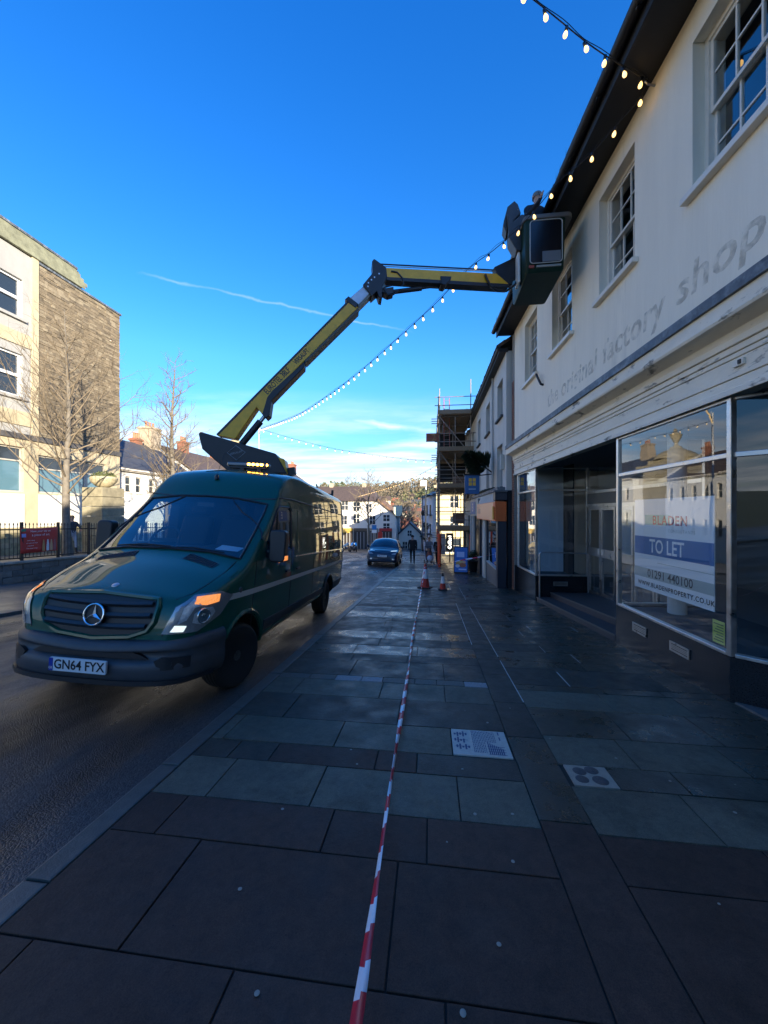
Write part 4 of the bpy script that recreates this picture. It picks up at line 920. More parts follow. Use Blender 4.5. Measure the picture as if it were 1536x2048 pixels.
T_top = [(0, .62), (.015, .80), (.035, .95), (.065, 1.045), (.11, 1.095), (.18, 1.13), (.32, 1.19), (.6, 1.31), (.90, 1.43), (1.2, 1.69), (1.5, 1.95), (1.75, 2.17), (1.95, 2.40), (2.2, 2.585), (2.6, 2.67), (3.2, 2.70), (6.6, 2.70), (6.95, 2.66)]
T_w = [(0, .60), (.015, .655), (.035, .70), (.065, .745), (.11, .79), (.18, .835), (.32, .89), (.6, .95), (.9, .975), (1.5, .99), (6.6, .99), (6.95, .965)]
T_c = [(0, .02), (.09, .04), (.2, .06), (.32, .07), (.6, .075), (.9, .09), (1.2, .11), (1.5, .11), (1.75, .10), (1.95, .085), (2.2, .07), (2.6, .06), (3.2, .055), (6.95, .055)]
T_yc = [(0, .54), (.035, .63), (.11, .71), (.18, .75), (.32, .80), (.6, .85), (.9, .90), (1.2, .905), (1.5, .90), (1.75, .89), (1.95, .88), (2.2, .87), (2.6, .86), (3.2, .855), (6.95, .83)]
T_z0 = [(0, .44), (.1, .36), (.3, .33), (1, .33), (6.5, .36), (6.95, .45)]
def sect(y):
    zt, w_, c_, yc, z0 = smooth_tab(T_top, y), smooth_tab(T_w, y), lerp_tab(T_c, y), lerp_tab(T_yc, y), lerp_tab(T_z0, y)
    zc_ = zt - c_; out = [(0, z0), (w_ * .5, z0), (w_ * .93, z0)]
    def W(z): return w_ - (0.105 * max(0, (z - 1.30) / 1.2) ** 1.25)
    for f in (.06, .22, .40, .58, .74, .88): z = z0 + (zc_ - .05 - z0) * f; out.append((W(z), z))
    zz = zc_ - .05; ww = max(yc, min(W(zz), yc + .12) if y > .15 else W(zz)); out.append((max(W(zz) if y < 1.0 else W(zz), yc), zz))
    for f in (1.0, .82, .56, .28, 0): out.append((yc * f, zt - c_ * f ** 2.2))
    return out
YS = [0, .015, .035, .065, .11, .18, .25, .32, .45, .6, .75, .90, 1.05, 1.2, 1.35, 1.5, 1.63, 1.75, 1.85, 1.95, 2.08, 2.2, 2.4, 2.6, 2.9, 3.2, 3.8, 4.4, 5.0, 5.6, 6.2, 6.6, 6.85, 6.95]
bm = bmesh.new(); rings = []
for y in YS:
    h = sect(y); full = [(x, z) for x, z in h] + [(-x, z) for x, z in h[-2:0:-1]]
    rings.append([bm.verts.new((x, y, z)) for x, z in full])
n_ = len(rings[0])
for a, b_ in zip(rings, rings[1:]):
    for i in range(n_): bm.faces.new((a[i], a[(i + 1) % n_], b_[(i + 1) % n_], b_[i]))
def cap(r, flip):
    h = n_ // 2     # bridge the ring across with quads: i <-> n-i
    for i in range(0, h):
        q = [r[i], r[i + 1], r[(n_ - i - 1) % n_], r[(n_ - i) % n_]]
        q = list(dict.fromkeys(q))
        if len(q) > 2: bm.faces.new(q if flip else q[::-1])
cap(rings[0], True); cap(rings[-1], False)
bmesh.ops.recalc_face_normals(bm, faces=bm.faces)
me = bpy.data.meshes.new('body'); bm.to_mesh(me); bm.free()
body = link('body', me, M_vgreen, None)
sb = body.modifiers.new('s', 'SUBSURF'); sb.levels = 2; sb.render_levels = 2
dg = bpy.context.evaluated_depsgraph_get(); me2 = bpy.data.meshes.new_from_object(body.evaluated_get(dg))
body.modifiers.clear(); body.data = me2
bvh = BVHTree.FromPolygons([v.co.copy() for v in me2.vertices], [tuple(p.vertices) for p in me2.polygons])
def hit(o, d):
    l, nr, i, ds = bvh.ray_cast(Vector(o), Vector(d)); return (l, nr) if l is not None else (None, None)
def patch(name, outline, view, off, m, parent=None, cell=.05, thick=0.0, smooth='all'):
    """A piece that lies on the body: outline in (lateral, z), seen along view; laid on the surface at a distance off."""
    view = Vector(view).normalized(); ax = view.cross(Vector((0, 0, 1))).normalized(); up = ax.cross(view)
    b = bmesh.new(); f = b.faces.new([b.verts.new((p[0], p[1], 0)) for p in outline])
    xs_ = [p[0] for p in outline]; zs_ = [p[1] for p in outline]
    for lo, hi, no in ((min(xs_), max(xs_), (1, 0, 0)), (min(zs_), max(zs_), (0, 1, 0))):
        k = lo + cell
        while k < hi - cell * .3:
            bmesh.ops.bisect_plane(b, geom=b.verts[:] + b.edges[:] + b.faces[:], plane_co=(k if no[0] else 0, k if no[1] else 0, 0), plane_no=no); k += cell
    dead = []
    for v in b.verts:
        o = ax * v.co.x + up * v.co.y; l, nr = hit(o - view * 12, view)
        if l is None: dead.append(v); continue
        if nr.dot(view) > 0: nr = -nr
        v.co = l + nr * off
    bmesh.ops.delete(b, geom=dead, context='VERTS')
    if thick:
        bmesh.ops.recalc_face_normals(b, faces=b.faces)
        r = bmesh.ops.solidify(b, geom=b.faces[:], thickness=thick)
    bmesh.ops.recalc_face_normals(b, faces=b.faces)
    me = bpy.data.meshes.new(name); b.to_mesh(me); b.free()
    me.polygons.foreach_set('use_smooth', [True] * len(me.polygons))
    if thick: me.set_sharp_from_angle(angle=R(40))
    return link(name, me, m, parent or van)
FRONT, LEFT, RIGHT, TOP = (0, 1, 0), (-1, 0, 0), (1, 0, 0), (0, 0, -1)
# lateral axes: FRONT -> (x), LEFT (seen from +x) -> +y ... sign resolved below
def lat(view): v = Vector(view).normalized(); return v.cross(Vector((0, 0, 1))).normalized()
sL = lat(LEFT).y; sR = lat(RIGHT).y; sF = lat(FRONT).x
def side(pts, s): return [(y * s, z) for y, z in pts]
# openings: the windscreen and the two door windows are cut into the cab
WS = [(-.85, 1.395), (-.5, 1.45), (0, 1.465), (.5, 1.45), (.85, 1.395), (.845, 1.66), (.83, 1.98), (.815, 2.085), (.40, 2.145), (0, 2.155), (-.40, 2.145), (-.815, 2.085), (-.83, 1.98), (-.845, 1.66)]
DW = [(1.40, 1.47), (1.54, 1.70), (1.80, 2.02), (1.88, 2.07), (2.30, 2.09), (2.37, 2.04), (2.38, 1.47)]
def shrink(p, k): 
    cx = sum(a for a, _ in p) / len(p); cz = sum(a for _, a in p) / len(p); return [(cx + (a - cx) * k, cz + (c_ - cz) * k) for a, c_ in p]
cut = MB(); cut.prism(shrink(WS, .965), 'y', -.5, 2.45); c1 = cut.build('cut_a', M_cab)
cut = MB(); cut.prism(shrink(DW, .95), 'x', -1.5, 1.5); c2 = cut.build('cut_b', M_cab)
cuts = [c1, c2]
for ay in (.93, 5.15):
    for s_ in (-1, 1):
        cc = MB().tube([(s_ * .52, ay, .36), (s_ * 1.3, ay, .36)], .435, 40); cuts.append(cc.build('cut_c', M_vblack))
body.data.materials.append(M_cab); body.data.materials.append(M_vblack)
for c_ in cuts:
    md = body.modifiers.new('b', 'BOOLEAN'); md.operation = 'DIFFERENCE'; md.object = c_; md.solver = 'EXACT'
    try: md.material_mode = 'TRANSFER'
    except Exception: pass
dg = bpy.context.evaluated_depsgraph_get(); dg.update(); me3 = bpy.data.meshes.new_from_object(body.evaluated_get(dg))
body.modifiers.clear(); body.data = me3
for c_ in cuts: bpy.data.objects.remove(c_)
me3.polygons.foreach_set('use_smooth', [True] * len(me3.polygons)); me3.set_sharp_from_angle(angle=R(32))
body.parent = van

FS = lambda pts: [(x * sF, z) for x, z in pts]
ws = patch('windscreen', FS(WS), FRONT, .004, M_vglass)
ring = WS + [WS[0]]
def on_front(x, z, off=.008):
    l, nr = hit((x, -8, z), (0, 1, 0)); 
    return None if l is None else l + nr * off
def on_side(y, z, s_, off=.006):
    l, nr = hit((s_ * 8, y, z), (-s_, 0, 0)); return None if l is None else l + nr * off
def dense(pts, step=.06, closed=True):
    out = []; P_ = pts + [pts[0]] if closed else pts
    for (a, b_), (c_, d_) in zip(P_, P_[1:]):
        k = max(1, int(math.hypot(c_ - a, d_ - b_) / step))
        for i in range(k): out.append((a + (c_ - a) * i / k, b_ + (d_ - b_) * i / k))
    if not closed: out.append(pts[-1])
    return out
def seam(name, pts3, r, m, parent=van, closed=False):
    pts3 = [p for p in pts3 if p is not None]
    if len(pts3) < 2: return
    if closed: pts3 = pts3 + [pts3[0]]
    return MB().tube(pts3, r, 6).build(name, m, parent, True)
seam('seal', [on_front(x, z) for x, z in dense(WS)], .014, M_vblack, ws, True)
# doors: glass, seals, gaps, handles on both sides
for s_, view, sg in ((1, LEFT, sL), (-1, RIGHT, sR)):
    gl = patch('door_glass', side(DW, sg), view, .003, M_sidegl)
    seam('seal', [on_side(y, z, s_) for y, z in dense(DW)], .014, M_vblack, gl, True)
    MB().bar(on_side(1.80, 1.50, s_, .004), on_side(1.80, 1.99, s_, .004), .02, .03).build('window_bar', M_vblack, gl)
    door_gap = [(1.08, .50), (1.10, .95), (1.14, 1.38)]
    seam('door_gap', [on_side(y, z, s_, .0) for y, z in dense(door_gap, .08, False)], .006, M_vblack)
    seam('door_gap', [on_side(y, z, s_, .0) for y, z in dense([(2.43, .42), (2.45, 1.4), (2.42, 2.1), (2.3, 2.17)], .08, False)], .007, M_vblack)
    seam('door_gap', [on_side(y, z, s_, .0) for y, z in dense([(3.75, .42), (3.75, 2.15)], .1, False)], .005, M_vblack)
    seam('roof_gutter', [on_side(y, z, s_, .004) for y, z in dense([(1.30, 1.62), (1.55, 1.95), (1.72, 2.13), (1.95, 2.2), (2.4, 2.225), (6.75, 2.235)], .1, False)], .011, M_vblack)
    seam('rub_rail', [on_side(y, z, s_, .006) for y, z in dense([(2.62, 1.36), (4.1, 1.36)], .15, False)], .011, M_chrome)
    seam('rub_rail', [on_side(y, z, s_, .006) for y, z in dense([(4.15, 1.36), (6.8, 1.36)], .15, False)], .011, M_chrome)
    patch('side_stripe', side([(.56, 1.0), (1.0, 1.0), (6.9, 1.03), (6.9, 1.09), (1.0, 1.062), (.50, 1.06)], sg), view, .006, M_stripe, cell=.04)
    patch('sill_cladding', side([(1.46, .36), (4.70, .36), (4.70, .62), (1.46, .62)], sg), view, .012, M_vgrey, cell=.15, thick=.012)
    patch('sill_cladding', side([(5.62, .42), (6.85, .48), (6.85, .62), (5.62, .62)], sg), view, .012, M_vgrey, cell=.15, thick=.012)
    patch('side_panel', side([(2.72, 1.46), (4.05, 1.46), (4.05, 2.08), (2.72, 2.08)], sg), view, .005, M_vgreen, cell=.12, thick=.006)
    patch('side_panel', side([(4.2, 1.46), (6.7, 1.46), (6.7, 2.08), (4.2, 2.08)], sg), view, .005, M_vgreen, cell=.12, thick=.006)
    for hy in (2.28, 2.62):
        p = on_side(hy, 1.17, s_, .03); q = on_side(hy + (.16 if hy > 2.4 else -.16), 1.17, s_, .03)
        if p and q: MB().bar(p, q, .03, .03).build('door_handle', M_vblack, van, bevel=.008)
    # wheel-arch lips
    for ay in (.93, 5.15):
        arc = [on_side(ay + .47 * math.cos(R(a)), .36 + .47 * math.sin(R(a)), s_, .006) for a in range(-2, 183, 8)]
        seam('arch_lip', arc, .028, M_vgreen if ay < 2 else M_vblack)
    # wheels
    for ay in (.93, 5.15):
        wh = empty('wheel'); wh.parent = van; wh.location = (s_ * .84, ay, .345); wh.rotation_euler = (0, 0, R(-16) if ay < 2 else 0)
        Mx = Matrix.Rotation(R(90), 4, 'Y')
        prof = [(.19, -.10), (.24, -.125), (.31, -.125), (.338, -.10), (.345, -.05), (.345, .05), (.338, .10), (.31, .125), (.24, .125), (.19, .10)]
        b = MB().lathe(prof, 40, M=Mx); b.build('tyre', M_rubber, wh, True)
        for k in (-.07, -.024, .024, .07): MB().lathe([(.3465, k - .008), (.3475, k), (.3465, k + .008)], 40, M=Mx).build('tread_groove', M_vblack, wh, True)
        b = MB(); b.lathe([(.20, -.05), (.20, .09 * 1), (.17, .10), (.15, .06), (.06, .05), (.055, .10), (.002, .10)] if s_ > 0 else [(.20, .05), (.20, -.09), (.17, -.10), (.15, -.06), (.06, -.05), (.055, -.10), (.002, -.10)], 24, M=Mx)
        b.build('rim', mat('steel_rim', (0.16, 0.165, 0.17), .45, .5), wh, True)
    # mirrors
    b = MB(); mr = empty('door_mirror'); mr.parent = van; mr.location = (s_ * 1.14, 1.40, 1.55)
    b = MB().prism(rounded(-.105, .105, -.20, .20, .055, 5), 'y', -.07, .06); b.build('housing', M_vblack, mr, True, bevel=.02, seg=3)
    MB().bar((-s_ * .24, .06, -.12), (-s_ * .05, .0, -.12), .05, .07).build('arm', M_vblack, mr, bevel=.01); MB().bar((-s_ * .24, .09, .04), (-s_ * .06, .01, .04), .03, .04).build('arm', M_vblack, mr, bevel=.01)
    b = MB().prism(rounded(-.09, .09, -.18, .18, .04, 4), 'y', .0605, .066); b.build('mirror_glass', M_chrome, mr)
    b = MB().box(s_ * .06 - .03, s_ * .06 + .05 * s_ + .0 if s_ > 0 else -.0, -.078, .03, -.20, -.155) if False else MB().prism([(s_ * .03, -.205), (s_ * .108, -.17), (s_ * .108, -.115), (s_ * .09, -.13)], 'y', -.06, .05)
    b.build('indicator', M_amber if s_ > 0 else M_vblack, mr)
# roof, bonnet and nose
vent_o = [(.30, .78), (.66, .72), (.68, .80), (.34, .87)]
for s_ in (-1, 1):
    tv = patch('bonnet_vent', [(s_ * a * lat(TOP).x if abs(lat(TOP).x) > .5 else s_ * a, 0) for a, _ in vent_o], TOP, .004, M_vblack) if False else None
def drape(name, pts, off, m, cell=.04, parent=None, thick=0.0):      # plan outline (x, y) dropped onto the body from above
    b = bmesh.new(); b.faces.new([b.verts.new((p[0], p[1], 0)) for p in pts])
    xs_ = [p[0] for p in pts]; ys_ = [p[1] for p in pts]
    for lo, hi, no in ((min(xs_), max(xs_), (1, 0, 0)), (min(ys_), max(ys_), (0, 1, 0))):
        k = lo + cell
        while k < hi - cell * .3:
            bmesh.ops.bisect_plane(b, geom=b.verts[:] + b.edges[:] + b.faces[:], plane_co=(k if no[0] else 0, k if no[1] else 0, 0), plane_no=no); k += cell
    for v in b.verts:
        l, nr = hit((v.co.x, v.co.y, 9), (0, 0, -1))
        if l is not None: v.co = l + (nr if nr.z > 0 else -nr) * off
    bmesh.ops.recalc_face_normals(b, faces=b.faces)
    if thick: bmesh.ops.solidify(b, geom=b.faces[:], thickness=thick); bmesh.ops.recalc_face_normals(b, faces=b.faces)
    me = bpy.data.meshes.new(name); b.to_mesh(me); b.free(); me.polygons.foreach_set('use_smooth', [True] * len(me.polygons))
    return link(name, me, m, parent or van)
for s_ in (-1, 1):
    pts = [(s_ * a, y) for a, y in ((.27, .79), (.67, .70), (.70, .80), (.32, .90))]
    tv = drape('bonnet_vent', pts, .004, M_vblack)
    for k in range(13):
        xa = .30 + k * .029; ya = .785 - (xa - .27) * .21
        p, q = hit((s_ * xa, ya + .015, 9), (0, 0, -1))[0], hit((s_ * (xa + .012), ya + .105, 9), (0, 0, -1))[0]
        if p and q: MB().bar(p + Vector((0, 0, .007)), q + Vector((0, 0, .007)), .006, .008).build('vent_slat', M_vgrey, tv)
    seam('bonnet_gap', [(lambda l: l)(hit((s_ * x, y, 9), (0, 0, -1))[0]) for x, y in ((.66, .12), (.74, .25), (.79, .45), (.825, .7), (.83, .92))], .005, M_vblack)
bx, by = hit((0, .20, 9), (0, 0, -1))
bdg = MB().lathe([(.034, 0), (.03, .008), (.015, .012), (.001, .013)], 20); o = bdg.build('bonnet_badge', mat('badge_grey', (0.45, 0.50, 0.55), .3, .5), van, True); o.location = bx; o.rotation_euler = by.to_track_quat('Z', 'Y').to_euler()
# grille: dark backing, louvres, three-pointed star
GR = [(-.50, 1.045), (-.525, .99), (-.515, .87), (-.465, .79), (-.32, .735), (0, .705), (.32, .735), (.465, .79), (.515, .87), (.525, .99), (.50, 1.045), (0, 1.07)]
gr_ = patch('grille', FS(GR), FRONT, .006, M_vblack, cell=.06)
for z0, hh, hw in ((1.015, .05, .50), (.92, .05, .505), (.825, .05, .475)):
    n2 = 15; pts = []
    for j in range(n2 + 1):
        x = -hw + 2 * hw * j / n2; z = z0 - .02 * (1 - (x / hw) ** 2); p = on_front(x, z, .012)
        if p: pts.append(p)
    b = MB(); vs = []
    for p in pts: vs += [p + Vector((0, -.012, hh / 2)), p + Vector((0, -.030, 0)), p + Vector((0, -.014, -hh / 2)), p + Vector((0, .03, 0))]
    fs = [(4 * i + a, 4 * i + (a + 1) % 4, 4 * i + 4 + (a + 1) % 4, 4 * i + 4 + a) for i in range(len(pts) - 1) for a in range(4)] + [(3, 2, 1, 0), tuple(4 * (len(pts) - 1) + k for k in range(4))]
    b.add(vs, fs).build('louvre', M_vgrey if False else mat('louvre_black', (0.028, 0.029, 0.032), .35), gr_, True)
seam('grille_surround', [on_front(x, z, .012) for x, z in dense(shrink(GR, 1.05), .06)], .022, M_vgreen, gr_, True)
sp_, sn_ = hit((0, -8, .905), (0, 1, 0)); SX = Matrix.Translation((0, sp_.y - .055, .905)) @ Matrix.Rotation(R(90 - 8), 4, 'X')
b = MB(); pts = [(.092 * math.cos(R(a)), .092 * math.sin(R(a)), 0) for a in range(0, 361, 10)]; b.tube(pts, .0085, 8, caps=False)
b.lathe([(.088, -.03), (.088, -.012), (.001, -.012)], 30, mi=1)
for a in (90, 210, 330):
    tip = Vector((.088 * math.cos(R(a)), .088 * math.sin(R(a)), 0)); l_ = Vector((.02 * math.cos(R(a + 60)), .02 * math.sin(R(a + 60)), 0)); r_ = Vector((.02 * math.cos(R(a - 60)), .02 * math.sin(R(a - 60)), 0))
    b.add([(0, 0, .014), tip, l_, r_], [(0, 1, 2), (0, 3, 1), (1, 3, 2)])
b.v = [tuple(SX @ Vector(v)) for v in b.v]; b.build('star_emblem', [M_chrome, M_vblack], gr_, True)
# headlamps wrap from the nose to the wing
for s_ in (-1, 1):
    view = Vector((-s_ * math.sin(R(38)), math.cos(R(38)), 0)); ax = lat(view)
    def HL(pts): 
        return [(Vector((s_ * x, y, 0)).dot(ax), z) for x, y, z in pts]
    K = lambda L_: HL([(x * .965, y, z - .045) for x, y, z in L_])
    out = K([(.62, .05, .815), (.85, .22, .815), (.955, .45, .93), (.975, .64, 1.10), (.93, .48, 1.15), (.78, .26, 1.13), (.68, .13, 1.04)])
    hl = patch('headlamp', out, view, .010, M_lampdark, cell=.04)
    amb = patch('indicator_lens', K([(.80, .26, 1.115), (.925, .46, 1.13), (.925, .44, 1.06), (.87, .31, 1.045), (.79, .23, 1.06)]), view, .015, M_amber, hl, .035)
    patch('reflector_bowl', K([(.80 + .0, .2, .90), (.86, .25, .875), (.915, .32, .90), (.93, .38, .97), (.91, .36, 1.02), (.85, .28, 1.03), (.80, .22, .98)]), view, .014, M_lens, hl, .03)
    patch('chrome_trim', K([(.70, .13, .90), (.76, .17, .93), (.80, .22, 1.03), (.84, .28, 1.045), (.79, .23, 1.10), (.735, .16, 1.03)]), view, .0145, M_lens, hl, .03)
    patch('daylight_lamp', K([(.665, .09, .835), (.75, .15, .83), (.765, .17, .88), (.69, .11, .89)]), view, .0155, M_drl if s_ > 0 else M_lens, hl, .03)
    patch('lamp_glass', out, view, .026, M_lamp, hl, .04)
    l_, n2_ = hit(Vector((s_ * .835, .28, .905)) - view * 5, view)
    if l_ is not None:
        o = MB().tube([(.066 * math.cos(R(a)), .066 * math.sin(R(a)), 0) for a in range(0, 361, 15)], .007, 6, caps=False).lathe([(.064, -.002), (.05, -.014), (.022, -.02), (.021, .004), (.001, .008)], 20).build('projector', M_chrome, hl, True); o.location = l_ + n2_ * .017; o.rotation_euler = n2_.to_track_quat('Z', 'Y').to_euler()
    seam('lamp_gap', [hit(Vector((s_ * x, y, z)) - view * 5, view)[0] for x, y, z in ((.60, .05, .755), (.82, .22, .745), (.92, .45, .885), (.94, .64, 1.055), (.90, .48, 1.105), (.755, .26, 1.085), (.655, .13, .995), (.60, .05, .755))], .007, M_vblack, hl)
    p, nr = hit((s_ * 8, .78, 1.08), (-s_, 0, 0)); o = MB().lathe([(.032, 0), (.028, .01), (.001, .014)], 14).build('side_repeater', M_vgrey, van, True); o.location = p; o.rotation_euler = nr.to_track_quat('Z', 'Y').to_euler()
# front bumper: a vertical profile swept round the plan of the nose
plan = [(.985, .50), (.965, .42), (.925, .24), (.85, .10), (.72, .0), (.52, -.055), (.27, -.08), (0, -.085)]
plan = [(x * .978, y + .008) for x, y in plan]; plan = plan + [(-x, y) for x, y in plan[-2::-1]]
prof = [(.34, -.12), (.325, -.03), (.38, .01), (.45, .022), (.525, .022), (.55, .012), (.63, .012), (.655, .022), (.70, .018), (.745, -.005), (.76, -.05), (.76, -.14)]
vs = []
for i, (x, y) in enumerate(plan):
    a = Vector(plan[max(0, i - 1)]); c_ = Vector(plan[min(len(plan) - 1, i + 1)]); d = (c_ - a).normalized(); nrm = Vector((-d.y, d.x))
    if nrm.dot(Vector((x, y - .9))) < 0: nrm = -nrm
    mid_ = 1 - abs(x) / .95
    for z, off in prof:
        dip = -.075 * max(0, mid_) ** .7 if z > .64 else 0
        if .54 < z < .64 and abs(x) < .52: off -= .07
        vs.append((x + nrm.x * off, y + nrm.y * off, z + dip))
k = len(prof); b = MB(); b.add(vs, [(i * k + j, i * k + j + 1, (i + 1) * k + j + 1, (i + 1) * k + j) for i in range(len(plan) - 1) for j in range(k - 1)])
bp = b.build('bumper', M_vgrey, van, 'all'); sbm = bp.modifiers.new('s', 'SUBSURF'); sbm.levels = 1; sbm.render_levels = 2
def bump_pt(x, z, off):
    pl = sorted(plan); i = max(0, min(len(pl) - 2, next((k_ for k_ in range(len(pl) - 1) if pl[k_ + 1][0] >= x), len(pl) - 2)))
    (xa, ya), (xb, yb) = pl[i], pl[i + 1]; f = (x - xa) / (xb - xa); d = Vector((xb - xa, yb - ya)).normalized(); nr = Vector((d.y, -d.x)); return Vector((x + nr.x * off, ya + (yb - ya) * f + nr.y * off, z))
def bump_strip(name, outline, off, m, n=16):
    x0, x1 = min(p[0] for p in outline), max(p[0] for p in outline); b = MB(); vs = []
    for i in range(n + 1):
        x = x0 + (x1 - x0) * i / n; zs_ = []
        for (xa, za), (xb, zb) in zip(outline, outline[1:] + outline[:1]):
            if abs(xb - xa) > 1e-6 and min(xa, xb) - 1e-6 <= x <= max(xa, xb) + 1e-6: zs_.append(za + (zb - za) * (x - xa) / (xb - xa))
        vs += [bump_pt(x, min(zs_), off), bump_pt(x, max(zs_), off), bump_pt(x, min(zs_), off - .05), bump_pt(x, max(zs_), off - .05)]
    fs = [q for i in range(n) for a in (4 * i,) for q in ((a, a + 1, a + 5, a + 4), (a + 1, a + 3, a + 7, a + 5), (a, a + 4, a + 6, a + 2))] + [(0, 2, 3, 1), (4 * n, 4 * n + 1, 4 * n + 3, 4 * n + 2)]
    return b.add(vs, fs).build(name, m, bp, True)
bump_strip('intake', [(-.55, .555), (-.46, .60), (-.30, .635), (.30, .635), (.46, .60), (.55, .555)], -.012, M_vblack)
bump_strip('lower_lip', [(-.93, .345), (-.5, .335), (.5, .335), (.93, .345), (.93, .385), (.5, .375), (-.5, .375), (-.93, .385)], .024, M_vblack)
for s_ in (-1, 1): bump_strip('fog_recess', [(s_ * .60, .545), (s_ * .66, .575), (s_ * .84, .575), (s_ * .84, .475), (s_ * .64, .465)], .016, M_vblack, 8)
for s_ in (-1, 1):
    o = MB().lathe([(.042, -.02), (.042, .003), (.036, .0), (.001, -.012)], 20).build('fog_lamp', M_vblack, bp, True); o.location = (s_ * .70, .004, .52); o.rotation_euler = (R(90), 0, s_ * R(-22 + 44 * 0) + s_ * R(38))
pl_ = MB().prism(rounded(-.26, .26, -.056, .056, .008, 2), 'y', -.135, -.115).build('number_plate', mat('plate_white', (0.72, 0.73, 0.72), .35), van); pl_.location = (-.01, .0, .50); pl_.rotation_euler = (R(4), 0, 0)
MB().box(-.258, -.222, -.138, -.1355, -.054, .054).build('country_band', mat('plate_blue', (0.01, 0.04, 0.30), .4), pl_)
letter('registration', 'GN64 FYX', .112, frame_M((.018, -.1375, 0), (1, 0, 0), (0, 0, 1)), M_black, pl_, bold=.0022, sx=.90)
letter('country_letters', 'GB', .028, frame_M((-.240, -.140, -.03), (1, 0, 0), (0, 0, 1)), M_white, pl_)
# wipers, cab interior, aerial
seam('wiper', [on_front(x, z, .02) for x, z in ((-.64, 1.45), (-.3, 1.485), (.02, 1.475))], .010, M_vblack); seam('wiper', [on_front(x, z, .02) for x, z in ((-.1, 1.46), (.3, 1.475), (.66, 1.44))], .010, M_vblack)
b = MB(); cx, cy, cz_ = -.42, 1.50, 1.54
pts = [Vector((cx + .19 * math.cos(R(a)), cy + .10 * math.sin(R(a)), cz_ + .165 * math.sin(R(a)))) for a in range(0, 361, 15)]; b.tube(pts, .016, 8, caps=False).bar((cx - .18, cy, cz_), (cx + .18, cy, cz_), .02, .04); b.build('steering_wheel', M_cab, van, True)
for sx in (-.42, .18, .55):
    b = MB().prism([(2.05, 1.46), (2.25, 1.46), (2.34, 1.9), (2.22, 1.9)], 'x', sx - .22, sx + .22); st_ = b.build('seat', M_cab, van, bevel=.04, seg=3)
    MB().box(sx - .13, sx + .13, 2.24, 2.34, 1.92, 2.12).build('headrest', M_cab, st_, bevel=.04, seg=3)
p = Vector((.42, 1.20, 1.475)); MB().add([p, p + Vector((.30, -.03, -.012)), p + Vector((.31, .12, .03)), p + Vector((.02, .14, .05))], [(0, 1, 2, 3)]).build('paper_sheet', mat('paper', (0.8, 0.82, 0.85), .7), van, fix=False)
MB().box(-.12, .12, 1.66, 1.68, 2.0, 2.07).build('rear_view_mirror', M_vblack, van, bevel=.01)
p, nr = hit((-.05, 1.98, 9), (0, 0, -1)); b = MB().lathe([(.03, 0), (.026, .05), (.012, .075), (.004, .08)], 12); b.tube([(0, 0, .07), (0, .16, .42)], .003, 6)
ae = b.build('aerial', M_vblack, van, True); ae.location = p
# light bar
lb = empty('light_bar'); lb.parent = van; lb.location = (.12, 2.62, 2.67)
MB().prism(rounded(-.34, .34, -.085, .085, .05, 4), 'z', .06, .115).build('lens_housing', mat('lightbar_grey', (0.10, 0.11, 0.12), .25, coat=1), lb, True, bevel=.012)
MB().box(-.30, .30, -.06, .06, .03, .062).build('base_plate', M_vblack, lb); MB().box(-.12, -.06, -.05, .05, -.06, .03).box(.16, .22, -.05, .05, -.08, .03).build('foot', M_vblack, lb)
for k in range(5):
    o = MB().prism(rounded(-.024, .024, -.018, .018, .014, 3), 'y', -.012, 0).build('amber_led', M_led, lb); o.location = (.04 + k * .068, -.0835 + max(0, k - 3) * .02, .088)
# ladder rest at the rear of the roof
b = MB(); b.bar((.02, 6.3, 2.72), (.72, 6.3, 2.72), .04, .05).bar((.02, 6.3, 2.72), (.02, 6.3, 2.90), .04, .03).bar((.30, 6.3, 2.72), (.30, 6.3, 2.92), .04, .03).bar((.70, 6.3, 2.56), (.70, 6.3, 2.84), .05, .05).bar((-.6, 6.3, 2.72), (.02, 6.3, 2.72), .04, .05).bar((-.6, 6.3, 2.62), (-.6, 6.3, 2.75), .05, .05)
b.build('ladder_rest', M_vblack, van)
for xx in (.02, .30): MB().bar((xx, 6.3, 2.90), (xx - .03, 6.3, 2.97), .04, .03).build('ladder_hook', M_vblack, van)

# ------------------------------------------------------------------ the boom, in its own upright plane across the street
BP, BQ = (-3.2, 6.85), (2.1, 8.05)
bn_ = Vector((BQ[1] - BP[1], BP[0] - BQ[0], 0)).normalized()      # towards the camera side
if bn_.y > 0: bn_ = -bn_
def bpt(px, py, o=0.0): return on_line(px, py, BP, BQ) + bn_ * o
def into_van(ob): ob.data.transform(VMI); ob.parent = van; return ob
def bprism(name, pix, hw, m, bevel=0.0, smooth=False, parent=None, off=0.0):
    A_ = [bpt(px, py, hw + off) for px, py in pix]; shift = -bn_ * 2 * hw
    # keep the outline as seen: place on the middle plane, then extrude both ways
    C_ = [bpt(px, py, off) for px, py in pix]
    vs = [c_ + bn_ * hw for c_ in C_] + [c_ - bn_ * hw for c_ in C_]; n = len(pix)
    b = MB().add(vs, [tuple(range(n))[::-1], tuple(range(n, 2 * n))] + [(i, (i + 1) % n, n + (i + 1) % n, n + i) for i in range(n)])
    o = b.build(name, m, None, smooth, bevel); into_van(o)
    if parent: o.parent = parent
    return o
def btube(name, pix, r, m, n=10, parent=None, off=0.0):
    o = MB().tube([bpt(px, py, off) for px, py in pix], r, n).build(name, m, None, True); into_van(o)
    if parent: o.parent = parent
    return o
tur = bprism('turret_cover', [(407, 873), (411, 869), (556, 911), (578, 950), (470, 950), (440, 925), (414, 902)], .26, M_blk, .02)
